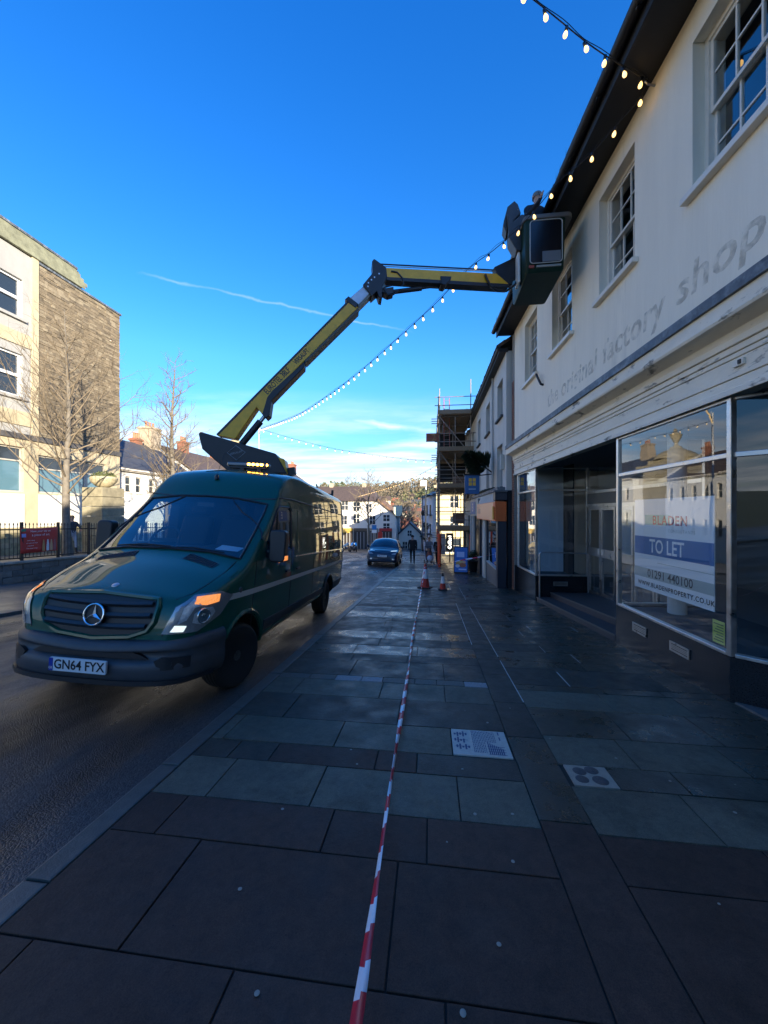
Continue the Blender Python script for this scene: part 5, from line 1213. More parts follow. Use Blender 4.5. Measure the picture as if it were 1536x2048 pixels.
into_van(MB().tube([Vector((BP[0], BP[1], 2.05)), Vector((BP[0], BP[1], 2.42))], .30, 28).build('pedestal', M_blk, None, True))
bprism('turret_housing', [(558, 917), (572, 921), (578, 950), (560, 950)], .22, M_yel, .02)
bprism('hydraulic_valve', [(576, 937), (590, 935), (592, 948), (578, 956)], .10, M_blk)
dm = [(480, 896), (498, 909), (481, 924), (463, 910)]; pts = [bpt(px, py, .265) for px, py in dm]
M_dec = mat('decal_grey', (0.30, 0.31, 0.32), .5)
o = into_van(MB().tube(pts + [pts[0]], .006, 4).build('diamond_decal', M_dec, None)); o.parent = tur
o = letter('decal_letters', 'VERSALIFT', .05, frame_M(bpt(480.5, 910, .268), bpt(500, 907, 0) - bpt(480, 912, 0), (0, 0, 1)), M_dec, None); into_van(o); o.parent = tur
bm1 = bprism('boom_section', [(437, 873), (700, 606), (716, 621), (541, 795), (537, 822), (527, 832), (516, 818), (474, 880)], .115, M_yel, .012)
bprism('boom_edge', [(436.5, 871), (699.5, 604), (702, 607), (439.5, 874)], .118, M_blk, parent=bm1)
bprism('boom_underside_shade', [(716.5, 621), (717.5, 626), (612, 731), (610, 726)], .118, mat('boom_shade_brown', (0.07, 0.055, 0.03), .5), parent=bm1)  # dark strip paints the shade on the boom's underside
bprism('cylinder_cover', [(611, 727), (610, 739), (545, 806), (541, 834), (534, 840), (527, 832), (537, 798), (546, 786)], .125, M_blk, .01, parent=bm1)
for (t_, c_, sz, ft) in (('EUROTEL 38LF', (557, 766), .15, .62), ('VERSALIFT', (604, 718), .12, .36)):
    o_ = bpt(c_[0], c_[1], .1185); xd = bpt(702, 607, 0) - bpt(440, 873, 0); yd = bn_.cross(xd)
    if yd.z < 0: yd = -yd
    o = letter('boom_lettering', t_, sz, frame_M(o_, xd, yd), M_blk, None, fit=ft, bold=.002); into_van(o); o.parent = bm1
btube('lift_cylinder', [(483, 889), (521, 843)], .062, M_blk, 14); btube('lift_ram', [(521, 843), (536, 824)], .035, M_steel)
bprism('slide_block', [(690, 606), (697, 600), (716, 615), (711, 622)], .13, M_blk)
bprism('boom_section', [(699, 601), (727, 577), (741, 589), (716, 615)], .085, M_gal, .008); bprism('boom_section', [(716, 615), (741, 589), (743, 594), (717, 620)], .088, mat('boom_grease', (0.16, 0.14, 0.09), .4))
kn = bprism('knuckle', [(725, 577), (745, 553), (743, 531), (747, 526), (752, 529), (771, 543), (773, 563), (764, 580), (763, 604), (757, 602), (753, 590), (742, 600), (738, 592)], .13, M_blk, .01)
for p in ((736, 574), (742, 568), (748, 563), (735, 581), (757, 556)): 
    o = MB().tube([bpt(*p, .128), bpt(*p, .139)], .014, 10).build('bolt', M_steel, None, True); into_van(o); o.parent = kn
fb = bprism('fly_boom', [(770, 541), (990, 552.5), (1013, 572), (1013, 579), (772, 565)], .09, M_yel, .01)
bprism('fly_boom_edge', [(771, 559.5), (1013, 573.5), (1013, 580), (772, 566)], .094, M_blk, parent=fb)
btube('levelling_rod', [(746, 527.5), (986, 540)], .013, M_blk); btube('levelling_rod', [(748, 531.5), (986, 543)], .008, M_gal)
btube('fly_cylinder', [(770, 586), (843, 577)], .042, M_blk, 14); btube('fly_ram', [(843, 577), (882, 571)], .020, M_blk)
bprism('cylinder_lug', [(878, 559), (900, 560), (898, 567), (888, 577), (880, 575)], .12, M_blk, .01)
for k, hp in enumerate(([(781, 549), (793, 551), (803, 562), (806, 574), (802, 578)], [(766, 583), (775, 596), (785, 595), (800, 585)], [(758, 590), (770, 580), (782, 577)])): btube('hose', hp, .016, M_vblack, 8, off=.10)
bprism('junction_box', [(757, 584), (786, 579), (786, 592), (775, 595), (765, 590)], .10, M_blk, .01)
eb = bprism('basket_bracket', [(986, 538), (1036, 514), (1040, 552), (1024, 562), (1022, 573), (1012, 572), (1003, 567), (990, 550)], .07, M_blk, .012)
o = MB().lathe([(.045, 0), (.045, .01), (.001, .01)], 18).build('bracket_hole_disc', mat('sky_grey', (0.35, 0.4, 0.45), .4), None, True); o.data.transform(frame_M(bpt(1011, 543, .068), bn_.cross(Vector((0, 0, 1))), (0, 0, 1)) ); into_van(o); o.parent = eb  # disc painted in sky tone stands in for the hole through the bracket
hp = [(966, 556), (970, 566), (977, 580), (990, 589), (1008, 589), (1026, 575), (1040, 545), (1044, 505)]; btube('hose', hp, .022, M_vblack, 10, off=.12)
# basket
BX0, BX1, BY0, BY1, BZ0, BZ1 = 1.71, 2.43, 7.30, 8.55, 6.00, 6.97
M_bgreen = mat('basket_green', (0.004, 0.026, 0.017), .5, spec=.2, var=.15, vscale=4)
bk = empty('basket'); bk.parent = van; bk.matrix_local = VMI
def ringpts(x0, x1, y0, y1, z, r=.08, n=4): return [Vector((x, y, z)) for x, y in rounded(x0, x1, y0, y1, r, n)]
lv = [ringpts(BX0 + .05, BX1 - .05, BY0 + .06, BY1 - .06, BZ0, .05), ringpts(BX0 + .02, BX1 - .02, BY0 + .02, BY1 - .02, BZ0 + .05), ringpts(BX0, BX1, BY0, BY1, BZ1 - .1), ringpts(BX0 - .01, BX1 + .01, BY0 - .01, BY1 + .01, BZ1),
      ringpts(BX0 + .05, BX1 - .05, BY0 + .05, BY1 - .05, BZ1), ringpts(BX0 + .08, BX1 - .08, BY0 + .08, BY1 - .08, BZ0 + .06)]
b = MB(); n = len(lv[0]); b.v = [tuple(v) for l in lv for v in l]
for i in range(len(lv) - 1):
    for j in range(n): b.f.append((i * n + j, i * n + (j + 1) % n, (i + 1) * n + (j + 1) % n, (i + 1) * n + j)); b.m.append(0)
b.f += [tuple(range(n))[::-1], tuple(range((len(lv) - 1) * n, len(lv) * n))]; b.m += [0, 0]
b.build('tub', M_bgreen, bk, True)
rim = [ringpts(BX0 - .03, BX1 + .11, BY0 - .03, BY1 + .02, z, .10, 5) for z in (BZ1 - .035, BZ1 + .045)]; inn = [ringpts(BX0 + .05, BX1 - .02, BY0 + .05, BY1 - .06, z, .06, 5) for z in (BZ1 + .045, BZ1 - .035)]
b = MB(); lv = rim + inn; n = len(lv[0]); b.v = [tuple(v) for l in lv for v in l]
for i in range(4):
    for j in range(n): b.f.append((i * n + j, i * n + (j + 1) % n, ((i + 1) % 4) * n + (j + 1) % n, ((i + 1) % 4) * n + j)); b.m.append(0)
b.build('rim', mat('rim_grey', (0.14, 0.13, 0.12), .6), bk, True, bevel=.012)
wp = rounded(BX0 + .085, BX1 - .075, BZ0 + .13, BZ1 - .06, .06, 4)
MB().prism(wp, 'y', BY0 - .012, BY0 + .02).build('front_panel', mat('smoked_panel', (0.008, 0.008, 0.010), .25), bk)
b = MB().tube([Vector((x, BY0 - .014, z)) for x, z in wp + [wp[0]]], .009, 6); b.build('panel_trim', mat('trim_pale', (0.5, 0.48, 0.44), .5), bk, True)
MB().box(BX0 + .30, BX1 - .10, BY0 - .016, BY0 - .0125, BZ0 + .15, BZ0 + .34).build('document_pouch', mat('pouch', (0.16, 0.18, 0.20), .3), bk)
MB().box(BX0 + .20, BX1 - .09, BY0 - .006, BY0 + .02, BZ0 + .065, BZ0 + .10).build('label_strip', mat('label_grey', (0.28, 0.30, 0.29), .6), bk)
MB().box(BX0 + .07, BX0 + .16, BY0 - .006, BY0 + .02, BZ0 + .06, BZ0 + .105).build('reflector', mat('reflector_red', (0.30, 0.05, 0.03), .3), bk)
MB().box(BX0 - .05, BX0 - .005, BY0 + .35, BY0 + .60, BZ0 + .02, BZ0 + .75).build('mounting_plate', M_white, bk, bevel=.01)
def tbox(name, pix, t, dep, m):
    A_ = [at(px, py, t) for px, py in pix]; d = Vector((.1, 1, 0)).normalized() * dep; n = len(pix)
    return MB().add(A_ + [a + d for a in A_], [tuple(range(n))[::-1], tuple(range(n, 2 * n))] + [(i, (i + 1) % n, n + (i + 1) % n, n + i) for i in range(n)]).build(name, m, bk, bevel=.015)
M_ctl = mat('control_cover', (0.045, 0.045, 0.045), .55, var=.2, vscale=6)
tbox('control_cover', [(1014, 425), (1028, 441), (1043, 428), (1058, 430), (1057, 475), (1042, 502), (1033, 500), (1018, 474)], 7.35, .35, M_ctl)
tbox('control_lid', [(1006, 450), (1008, 440), (1015, 413), (1029, 401), (1036, 408), (1042, 425), (1028, 440), (1013, 464)], 7.42, .30, M_ctl)
for p in ((1036, 419.5), (1027, 440), (1052, 427), (1056, 461)): MB().tube([at(*p, 7.36), at(*p, 7.33)], .010, 8).build('bolt', M_steel, bk, True)
# ================================================================== far side of the street
M_stone = mat('cream_stone', (0.50, 0.42, 0.27), .85, var=.12, vscale=2.2, bump=.004, bscale=20, stain=(0.30, 0.25, 0.15), sscale=.9, sthr=(.56, .8))
M_conc = mat('grey_panel', (0.38, 0.37, 0.34), .85, var=.1, vscale=1.5, stain=(0.16, 0.14, 0.10), sscale=.8, sthr=(.58, .75), stretch=(1, 1, .5))
M_rub = mat('wall_stone_brown', (0.21, 0.165, 0.105), .9, var=.4, vscale=3.1, bump=.01, bscale=18)
M_wpan = mat('pale_panel', (0.70, 0.66, 0.56), .7, var=.06, vscale=2)
M_slateG = mat('green_slate', (0.20, 0.20, 0.13), .8, var=.35, vscale=3, rnd=.2)
M_far = mat('dark_window', (0.03, 0.04, 0.05), .06, spec=.8)
off = thing('office_building', 'three storey cream stone office block with a blank brown stone wall', 'building', (-17.4, 0, 0), (0, 0, 0))
# in this frame x<0 is into the building; the front faces +x
Wn = [(a, b_, z0, z1) for (z0, z1) in ((9.88, 11.55), (6.5, 8.34)) for a, b_ in ((12.1, 14.5), (8.6, 11.0))]
GW = [(15.17, 18.8, 2.45, 4.15), (11.6, 14.56, 2.44, 4.38), (8.2, 11.1, 2.44, 4.38)]
def lbox(b, x0, x1, *r): return b.box(x0, x1, *r)
wh = wall_holes(2.0, 15.12, 4.95, 12.75, Wn, 0, -.3); wh.build('wall', M_conc, off)
wall_holes(2.0, 19.7, .9, 4.72, GW, 0, -.3).build('wall', M_stone, off)
MB().box(-.02, .06, 2.0, 19.74, 4.72, 4.95).build('dark_band', mat('band_lead', (0.09, 0.085, 0.08), .7, var=.3, vscale=3), off)
MB().box(0.001, .05, 2.0, 14.9, 5.3, 5.9).box(.001, .05, 2, 14.9, 8.7, 9.25).build('stone_course', M_stone, off)
MB().box(-.3, .07, 14.85, 15.13, 4.96, 12.8).build('stone_pilaster', M_stone, off)
# blank stone wall, course by course
bw = MB(); z = 4.97; rw = random.Random(3)
while z < 12.62:
    h_ = rw.choice((.07, .09, .11, .13, .16)); y = 15.14
    while y < 19.66:
        l_ = min(rw.uniform(.16, .48), 19.68 - y)
        if 19.68 - (y + l_) < .15: l_ = 19.68 - y
        pr = rw.uniform(-.004, .032); bw.box(-.25, pr, y + .006, y + l_ - .006, z + .006, z + h_ - .006, mi=rw.choice((0, 0, 0, 1, 2))); y += l_
    z += h_
M_rub2 = mat('wall_stone_dark', (0.15, 0.12, 0.08), .9, var=.4, vscale=3.3, bump=.01, bscale=18); M_rub3 = mat('wall_stone_pale', (0.27, 0.22, 0.145), .9, var=.35, vscale=3.7, bump=.01, bscale=18)
stuff(bw.build('stone_blocks', [M_rub, M_rub2, M_rub3], off, fix=False)); MB().box(-.3, -.02, 15.14, 19.68, 4.96, 12.7).build('stone_backing', mat('old_mortar', (0.24, 0.21, 0.16), .9), off)
MB().box(-.4, .06, 15.0, 19.76, 12.66, 12.76).build('coping', M_lead, off); MB().box(-8, -.31, 19.5, 19.7, -.5, 12.7).build('end_wall', M_rub, off)
MB().box(-8, -.3, 2, 19.5, 12.6, 12.7).build('flat_roof', M_lead, off); MB().box(-8.2, -8, 2, 19.7, -.5, 12.7).build('back_wall', M_conc, off)
# slate mantle along the parapet: courses of hung slates
MB().prism([(.10, 12.78), (-.10, 13.62), (-.6, 13.62), (-.6, 12.78)], 'y', 2.0, 17.25).build('mansard', M_slateG, off)
man = MB()
for r_ in range(5):
    zz = 12.80 + r_ * .165; xx = .105 - r_ * .04; y = 6 + (r_ % 2) * .15
    while y < 17.4 - r_ * .08:
        man.box(xx - .01, xx + .012 + random.uniform(0, .01), y + .004, y + .296, zz, zz + .18); y += .30
stuff(man.build('hung_slates', M_slateG, off)); MB().box(-.65, .0, 2, 17.1, 13.62, 13.72).build('coping', M_lead, off)
for (a, b_, z0, z1) in Wn:
    f = MB(); fw = .09
    f.box(-.22, -.10, a, a + fw, z0, z1).box(-.22, -.10, b_ - fw, b_, z0, z1).box(-.22, -.10, a + fw, b_ - fw, z0, z0 + fw).box(-.22, -.10, a + fw, b_ - fw, z1 - fw, z1).box(-.2, -.08, a + fw, b_ - fw, (z0 + z1) / 2 - .06, (z0 + z1) / 2 + .06)
    wf = f.build('window', mat('upvc_white', (0.82, 0.82, 0.80), .4), off)
    for q0, q1 in ((z0 + fw, (z0 + z1) / 2 - .06), ((z0 + z1) / 2 + .06, z1 - fw)): MB().box(-.18, -.165, a + fw, b_ - fw, q0, q1).build('pane', M_far, wf)
    MB().box(-.30, -.28, a, b_, z0, z1).build('blind', mat('blind_cream', (0.45, 0.42, 0.34), .8), wf)
    MB().box(-.1, .10, a - .12, b_ + .12, z0 - .12, z0 - .001).build('sill', M_conc, wf)
M_offg = glass('office_glass', (0.55, 0.68, 0.72), 1.2)
for (a, b_, z0, z1) in GW:
    f = MB(); fw = .07
    f.box(-.22, -.1, a, a + fw, z0, z1).box(-.22, -.1, b_ - fw, b_, z0, z1).box(-.22, -.1, a + fw, b_ - fw, z0, z0 + fw).box(-.22, -.1, a + fw, b_ - fw, z1 - fw, z1).box(-.21, -.11, a + fw, b_ - fw, z1 - .62, z1 - .56)
    n3 = 3
    for k in range(1, n3): f.box(-.20, -.12, a + (b_ - a) * k / n3 - .03, a + (b_ - a) * k / n3 + .03, z0 + fw, z1 - .62)
    wf = f.build('window', mat('frame_cream', (0.50, 0.46, 0.38), .5), off)
    MB().box(-.165, -.155, a + fw, b_ - fw, z0 + fw, z1 - .62).build('pane', mat('reflective_pane', (0.10, 0.20, 0.25), .04, spec=.9), wf); MB().box(-.165, -.155, a + fw, b_ - fw, z1 - .56, z1 - fw).build('pane', M_far, wf)
for a, b_ in ((15.17, 18.1), (11.6, 14.56), (8.2, 11.1)): MB().box(.001, .03, a, b_, .94, 2.38).build('pale_panel', M_wpan, off)
rb_ = MB(); z = -.5
while z < .9:
    h_ = .2; y = 2.0
    while y < 19.7: l_ = random.uniform(.3, .7); rb_.box(-.3, .04 + random.uniform(0, .03), y + .008, min(y + l_ - .008, 19.7), z + .006, min(z + h_ - .006, .895), mi=random.choice((0, 0, 1))); y += l_
    z += h_
stuff(rb_.build('rubble_base', [mat('base_stone_a', (0.28, 0.25, 0.14), .9, var=.4, vscale=5), mat('base_stone_b', (0.36, 0.31, 0.19), .9, var=.3, vscale=5)], off))
# raised terrace with retaining wall and railings
TZ = lambda y: -.10 - .03 * (y - 11)
b = MB()
for y in (-4, 24): b.v += [(-24, y, TZ(y)), (WALL_X - .02, y, TZ(y)), (WALL_X - .02, y, -2.6), (-24, y, -2.6)]
for q in range(4): b.f.append((q, (q + 1) % 4, 4 + (q + 1) % 4, 4 + q)); b.m.append(0)
b.f += [(3, 2, 1, 0), (4, 5, 6, 7)]; b.m += [0, 0]; structure(b.build('terrace', M_paveL))
rw_ = thing('retaining_wall', 'low dark stone retaining wall with pale coping along the far pavement', 'wall')
M_rw = mat('retaining_stone', (0.11, 0.105, 0.09), .85, var=.35, vscale=4, bump=.006, bscale=25, rnd=.25); 
st_me = {}
y = 2.0
while y < 23.5:
    l_ = 1.25; ya, yb = y, min(y + l_, 23.5)
    b = MB(); 
    for yy in (ya + .005, yb - .005): b.v += [(WALL_X - .32, yy, TZ(yy) - .01), (WALL_X + .05, yy, TZ(yy) - .01), (WALL_X + .05, yy, TZ(yy) + .07), (WALL_X - .32, yy, TZ(yy) + .07)]
    for q in range(4): b.f.append((q, (q + 1) % 4, 4 + (q + 1) % 4, 4 + q)); b.m.append(0)
    b.f += [(3, 2, 1, 0), (4, 5, 6, 7)]; b.m += [0, 0]; b.build('coping_stone', mat('coping_pale', (0.26, 0.245, 0.20), .8, var=.25, vscale=5, rnd=.12), rw_, bevel=.01); y += l_
for k in range(4):
    y = 7.0 + (k % 2) * .3
    while y < 18.2:
        l_ = .62; zt = TZ(y + l_ / 2) - .015 - k * .21; zb = zt - .20
        if zt > gz(0, y + l_):
            MB().box(WALL_X - .28, WALL_X + random.uniform(0, .018), y + .006, y + l_ - .006, max(zb, gz(0, y + l_) - .1), zt).build('wall_stone', M_rw, rw_, bevel=.008)
        y += l_
MB().box(WALL_X - .3, WALL_X - .02, 2, 23.5, -2.2, -.45).build('wall_core', M_rw, rw_)
ra = thing('railing', 'black iron railings with spear tops along the terrace edge', 'railing')
RXp = WALL_X - .12; bars = MB()
y = 5.0; k = 0
while y < 22:
    zt = TZ(y) + 1.25
    if k % 10 == 0: MB().box(RXp - .035, RXp + .035, y - .035, y + .035, TZ(y) + .06, zt + .12).build('post', M_black, ra)
    else:
        bars.tube([(RXp, y, TZ(y) + .15), (RXp, y, zt)], .010, 5); bars.tube([(RXp, y, zt), (RXp, y, zt + .05), (RXp, y, zt + .11)], [.010, .020, .002], 5)
    y += .128; k += 1
stuff(bars.build('bars', M_black, ra))
for dz in (.16, 1.12): MB().bar((RXp, 5, TZ(5) + dz), (RXp, 22, TZ(22) + dz), .014, .04).build('rail', M_black, ra)
bnr = thing('railing_banner', 'red printed event banner tied to the black railings', 'banner')
bm_ = MB(); ny, nz_ = 12, 6
for i in range(ny + 1):
    for j in range(nz_ + 1):
        yy = 11.33 + 1.29 * i / ny; zz = .19 + .87 * j / nz_ - .03 * math.sin(i / ny * 3.14) * (j / nz_); bm_.v.append((RXp + .035 + .008 * math.sin(i * 1.3 + j), yy, zz))
for i in range(ny):
    for j in range(nz_): a = i * (nz_ + 1) + j; bm_.f.append((a, a + nz_ + 1, a + nz_ + 2, a + 1)); bm_.m.append(0)
sh = bm_.build('sheet', mat('banner_red', (0.50, 0.035, 0.025), .6, var=.1, vscale=4), bnr, 'all'); so = sh.modifiers.new('t', 'SOLIDIFY'); so.thickness = .003
BM = lambda y, z: frame_M((RXp + .055, y, z), (0, 1, 0), (0, 0, 1))
for txt, y, z, sz in (('Have your say on', 12.0, .93, .10), ('a piece of art', 12.0, .80, .115), ('come along', 11.66, .62, .055), ('all welcome here', 11.70, .53, .055), ('everyone', 11.65, .44, .055), ('free event today', 11.7, .35, .055)): letter('banner_lettering', txt, sz, BM(y, z), mat('banner_white', (0.75, 0.7, 0.66), .6), bnr)
for k, (y, c_) in enumerate(((12.10, (0.45, 0.22, 0.08)), (12.25, (0.62, 0.58, 0.55)), (12.38, (0.55, 0.3, 0.15)), (12.5, (0.35, 0.10, 0.10)))): MB().prism([(y - .05, .22), (y + .05, .22), (y + .045, .45), (y + .02, .62), (y - .02, .62), (y - .045, .42)], 'x', RXp + .05, RXp + .054).build('printed_hand', mat('print%d' % k, c_, .6), bnr)
MB().box(RXp + .05, RXp + .054, 11.35, 11.5, .94, 1.03).build('printed_badge', mat('print_green', (0.05, 0.2, 0.12), .6), bnr); MB().box(RXp + .05, RXp + .054, 11.36, 11.5, .74, .86).build('printed_badge', mat('print_blue', (0.25, 0.3, 0.55), .6), bnr)
# stone pillar with a planted bowl
pi = thing('planter_pillar', 'square stone pillar on the terrace carrying a round stone bowl of plants', 'pillar', (-14.9, 15.95, 0))
z = -.3; M_pil = mat('pillar_stone', (0.27, 0.235, 0.15), .85, var=.3, vscale=4, bump=.005, bscale=20, rnd=.12)
while z < 2.3: MB().box(-.5, .5, -.62, .62, z + .006, z + .42).build('block', M_pil, pi, bevel=.012); z += .43
MB().lathe([(.18, 0), (.34, .10), (.50, .26), (.55, .42), (.50, .50), (.42, .50), (.38, .42), (.02, .42)], 20, (0, 0, z)).build('bowl', mat('bowl_stone', (0.46, 0.39, 0.24), .85, var=.35, vscale=9, bump=.02, bscale=10), pi, True)
pb = MB(); rw = random.Random(9)
for k in range(700):
    a, f, e = rw.uniform(0, 6.28), rw.random() ** .5, rw.random(); p = Vector((.50 * f * math.cos(a), .50 * f * math.sin(a), z + .44 + .34 * math.sqrt(max(0, 1 - f * f)) * e)); d = Vector((rw.gauss(0, 1), rw.gauss(0, 1), rw.gauss(0, 1))).normalized(); q = d.orthogonal().normalized() * .018
    pb.add([p - d * .035, p + q, p + d * .035, p - q], [(0, 1, 2, 3)])
pb.build('plants', mat('planter_leaf', (0.11, 0.13, 0.035), .7, var=.4, vscale=20), pi, fix=False)

# bare trees
M_bark = mat('pale_bark', (0.17, 0.145, 0.11), .9, var=.35, vscale=6, bump=.004, bscale=30); M_twig = mat('twig', (0.20, 0.155, 0.10), .9, var=.3, vscale=3)
def bare_tree(loc, h, r0, label, seed, spread=.36, group='bare street trees', trunk_mat=None, n_lim=34, first=.2, tw=1.0, cat='tree'):
    rw = random.Random(seed); t_ = thing('bare_tree', label, cat, loc, group=group); 
    lean = Vector((rw.uniform(-.02, .02), rw.uniform(-.02, .02), 0)); pts = []; rs = []
    for i in range(13):
        f = i / 12; pts.append(Vector((0, 0, h * f)) + lean * h * f * f + Vector((math.sin(f * 9 + seed) * .04 * h * .1, math.cos(f * 7 + seed) * .04 * h * .1, 0))); rs.append(r0 * (1 - f) ** .85 + .008)
    rs[0] *= 1.35; MB().tube(pts, rs, 10).build('trunk', trunk_mat or M_bark, t_, True); c_ = MB()
    def at_h(f): k = min(11, int(f * 12)); return pts[k].lerp(pts[k + 1], f * 12 - k), rs[k]
    def limb(p, d, L_, r, lvl):
        n = 5; q = [p]; dd = d.copy()
        for i in range(n): dd = (dd + Vector((rw.gauss(0, .12), rw.gauss(0, .12), rw.gauss(.06, .10)))).normalized(); q.append(q[-1] + dd * L_ / n)
        c_.tube(q, [r * (1 - .8 * i / n) for i in range(n + 1)], 5 if lvl == 0 else 3, caps=False)
        if lvl >= 2 or L_ < .12: return
        for k in range({0: 7, 1: 4}[lvl]):
            f = rw.uniform(.25, 1.0); i = min(n - 1, int(f * n)); a = q[i].lerp(q[i + 1], f * n - i); side_ = dd.orthogonal().normalized(); side_.rotate(Matrix.Rotation(rw.uniform(0, 6.28), 3, dd)); nd_ = (dd * .75 + side_ * rw.uniform(.5, 1.0) + Vector((0, 0, .12))).normalized()
            limb(a, nd_, L_ * rw.uniform(.3, .55), r * .42 * tw, lvl + 1)
    for k in range(n_lim):
        f = first + (1 - first) * (k + rw.random()) / n_lim; p, r = at_h(min(.985, f)); a = k * 2.4 + rw.uniform(-.4, .4)
        L_ = h * spread * (1.12 - f) * rw.uniform(.75, 1.2) + .25; d = Vector((math.cos(a), math.sin(a), rw.uniform(.55, 1.0))).normalized(); limb(p, d, L_, min(r * .5, .04) * tw + .003, 0)
    c_.build('crown', M_twig, t_, 'all', fix=False); return t_
bare_tree((-14.35, 13.65, TZ(13.6) - .02), 9.9, .145, 'bare pale barked tree growing beside the red railing banner', 21, .44, n_lim=52, first=.24, tw=.8)
bare_tree((-16.1, 22.3, -1.2), 12.4, .20, 'taller bare tree growing past the brown stone wall', 5, .27, n_lim=40, first=.25)
bare_tree((-16.8, 18.4 + 4.4, -1.2), 8.2, .12, 'slim bare tree close to the corner of the brown stone wall', 8, .30, n_lim=24, first=.3)

# white terrace beyond the office, with chimneys, and the stone corner pavilion
def terrace_house(y0, y1, zb, ze, zr, label, m, roofm, chim, wins, x=-18.5, deep=6.5, seed=0):
    t_ = thing('terraced_house', label, 'house', (x, 0, 0))
    wall_holes(y0, y1, zb, ze, wins, 0, -.3).build('wall', m, t_)
    for a, b_, z0, z1 in wins:
        f = MB().box(-.18, -.1, a, a + .06, z0, z1).box(-.18, -.1, b_ - .06, b_, z0, z1).box(-.18, -.1, a + .06, b_ - .06, z0, z0 + .06).box(-.18, -.1, a + .06, b_ - .06, z1 - .06, z1).box(-.17, -.11, a + .06, b_ - .06, (z0 + z1) / 2 - .03, (z0 + z1) / 2 + .03)
        wf = f.build('window', M_white, t_); MB().box(-.155, -.14, a + .06, b_ - .06, z0 + .06, z1 - .06).build('pane', M_far, wf); MB().box(-.1, .06, a - .05, b_ + .05, z0 - .07, z0 - .001).build('sill', M_white, wf)
    MB().box(-deep, -.31, y0, y0 + .25, zb, ze).box(-deep, -.31, y1 - .25, y1, zb, ze).build('side_wall', m, t_)
    rf_ = MB().prism([(.25, ze - .02), (-deep / 2, zr), (-deep - .2, ze - .02), (-deep - .2, ze + .1), (-deep / 2, zr + .12), (.25, ze + .1)], 'y', y0, y1).build('roof', roofm, t_)
    MB().box(.2, .30, y0, y1, ze - .06, ze + .04).build('gutter', M_white, t_); MB().box(.0, .2, y0, y1, ze - .12, ze - .03).build('soffit', M_white, t_)
    MB().prism([(.27, ze + .11), (-deep / 2, zr + .13), (-deep / 2, zr + .25), (.27, ze + .22)], 'y', y1 - .16, y1 + .16).build('party_coping', M_wpan, rf_)
    for (xc, yc, w_, d_, zt, mm) in chim:
        c_ = MB().box(xc - w_ / 2, xc + w_ / 2, yc - d_ / 2, yc + d_ / 2, ze, zt).box(xc - w_ / 2 - .07, xc + w_ / 2 + .07, yc - d_ / 2 - .07, yc + d_ / 2 + .07, zt - .18, zt - .05).build('chimney', mm, rf_)
        for k in range(3): MB().lathe([(.10, 0), (.085, .35), (.11, .38), (.11, .42), (.06, .42)], 10, (xc, yc - d_ / 2 + d_ * (k + .5) / 3, zt)).build('chimney_pot', mat('clay_pot', (0.45, 0.20, 0.11), .8), rf_, True)
    return t_
M_wwall = mat('sunlit_white', (0.78, 0.76, 0.70), .8, var=.05, vscale=1.5); M_cst = mat('chimney_stone', (0.42, 0.34, 0.24), .9, var=.2, vscale=5)
W2 = lambda ys, zz: [(y, y + .55, z, z + h_) for z, h_ in zz for y in ys]
terrace_house(19.9, 28.2, -2.0, 4.2, 6.6, 'white rendered house with plain slate roof and tall stone chimney', M_wwall, M_slate, [(-3.4, 27.7, 1.1, 1.1, 8.2, M_cst), (-3.4, 26.3, .55, .6, 7.1, M_chim)], W2((21.35, 22.2, 23.35, 24.6, 26, 27.2), ((2.8, 1.0),)) + W2((21.2, 22.9, 24.6, 26.3), ((-.4, 1.4),)))
terrace_house(28.3, 37.0, -2.4, 4.6, 6.9, 'white house with brown tiled roof and red brick chimney', M_wwall, M_tile, [(-3.2, 31.5, .6, .8, 7.8, M_chim), (-3.2, 36.3, .5, .6, 7.6, M_chim)], W2((29.2, 30.6, 32, 33.4, 34.8, 36.1), ((2.6, 1.2), (-.4, 1.4))))
terrace_house(42.2, 60.0, -3.2, 5.2, 7.6, 'long white house with many sash windows and slate roof', M_wwall, M_slate, [(-3.4, 45, .9, 1.2, 9.2, M_cst), (-3.4, 52, .9, 1.2, 9.2, M_cst), (-3.4, 59, .9, 1.2, 9.2, M_chim)], W2([43 + 1.7 * i for i in range(10)], ((2.9, 1.4), (.2, 1.4))), seed=3)
pv = thing('stone_pavilion', 'tall square stone corner pavilion with domed cap and carved urn', 'building', (-21.2, 39.6, 0))
M_ash = mat('ashlar', (0.44, 0.37, 0.23), .85, var=.2, vscale=2, bump=.006, bscale=8, stain=(0.16, 0.13, 0.09), sscale=.7, sthr=(.55, .8))
z = -2.9; k = 0
while z < 6.0: MB().box(-1.9, 1.9, -2.2, 2.2, z + .012, z + .52).build('ashlar_course', M_ash, pv, bevel=.03); z += .53
MB().box(-2.0, 2.0, -2.3, 2.3, -2.9, 6.0).build('core', M_ash, pv) if False else MB().box(-1.86, 1.86, -2.16, 2.16, -2.9, z).build('core', M_ash, pv)
MB().box(-2.3, 2.3, -2.6, 2.6, z, z + .3).build('cornice', M_ash, pv, bevel=.06); MB().box(-1.7, 1.7, -1.9, 1.9, z + .3, z + .8).build('attic', M_ash, pv, bevel=.03)
MB().lathe([(2.0, 0), (1.85, .3), (1.3, .7), (.7, .95), (.55, 1.1), (.5, 1.2)], 24, (0, 0, z + .8)).build('dome', M_ash, pv, True)
MB().lathe([(.35, 0), (.2, .15), (.16, .35), (.42, .75), (.55, 1.1), (.60, 1.2), (.35, 1.3), (.16, 1.45), (.2, 1.6), (.02, 1.8)], 18, (0, 0, z + 2.0)).build('urn', M_ash, pv, True)
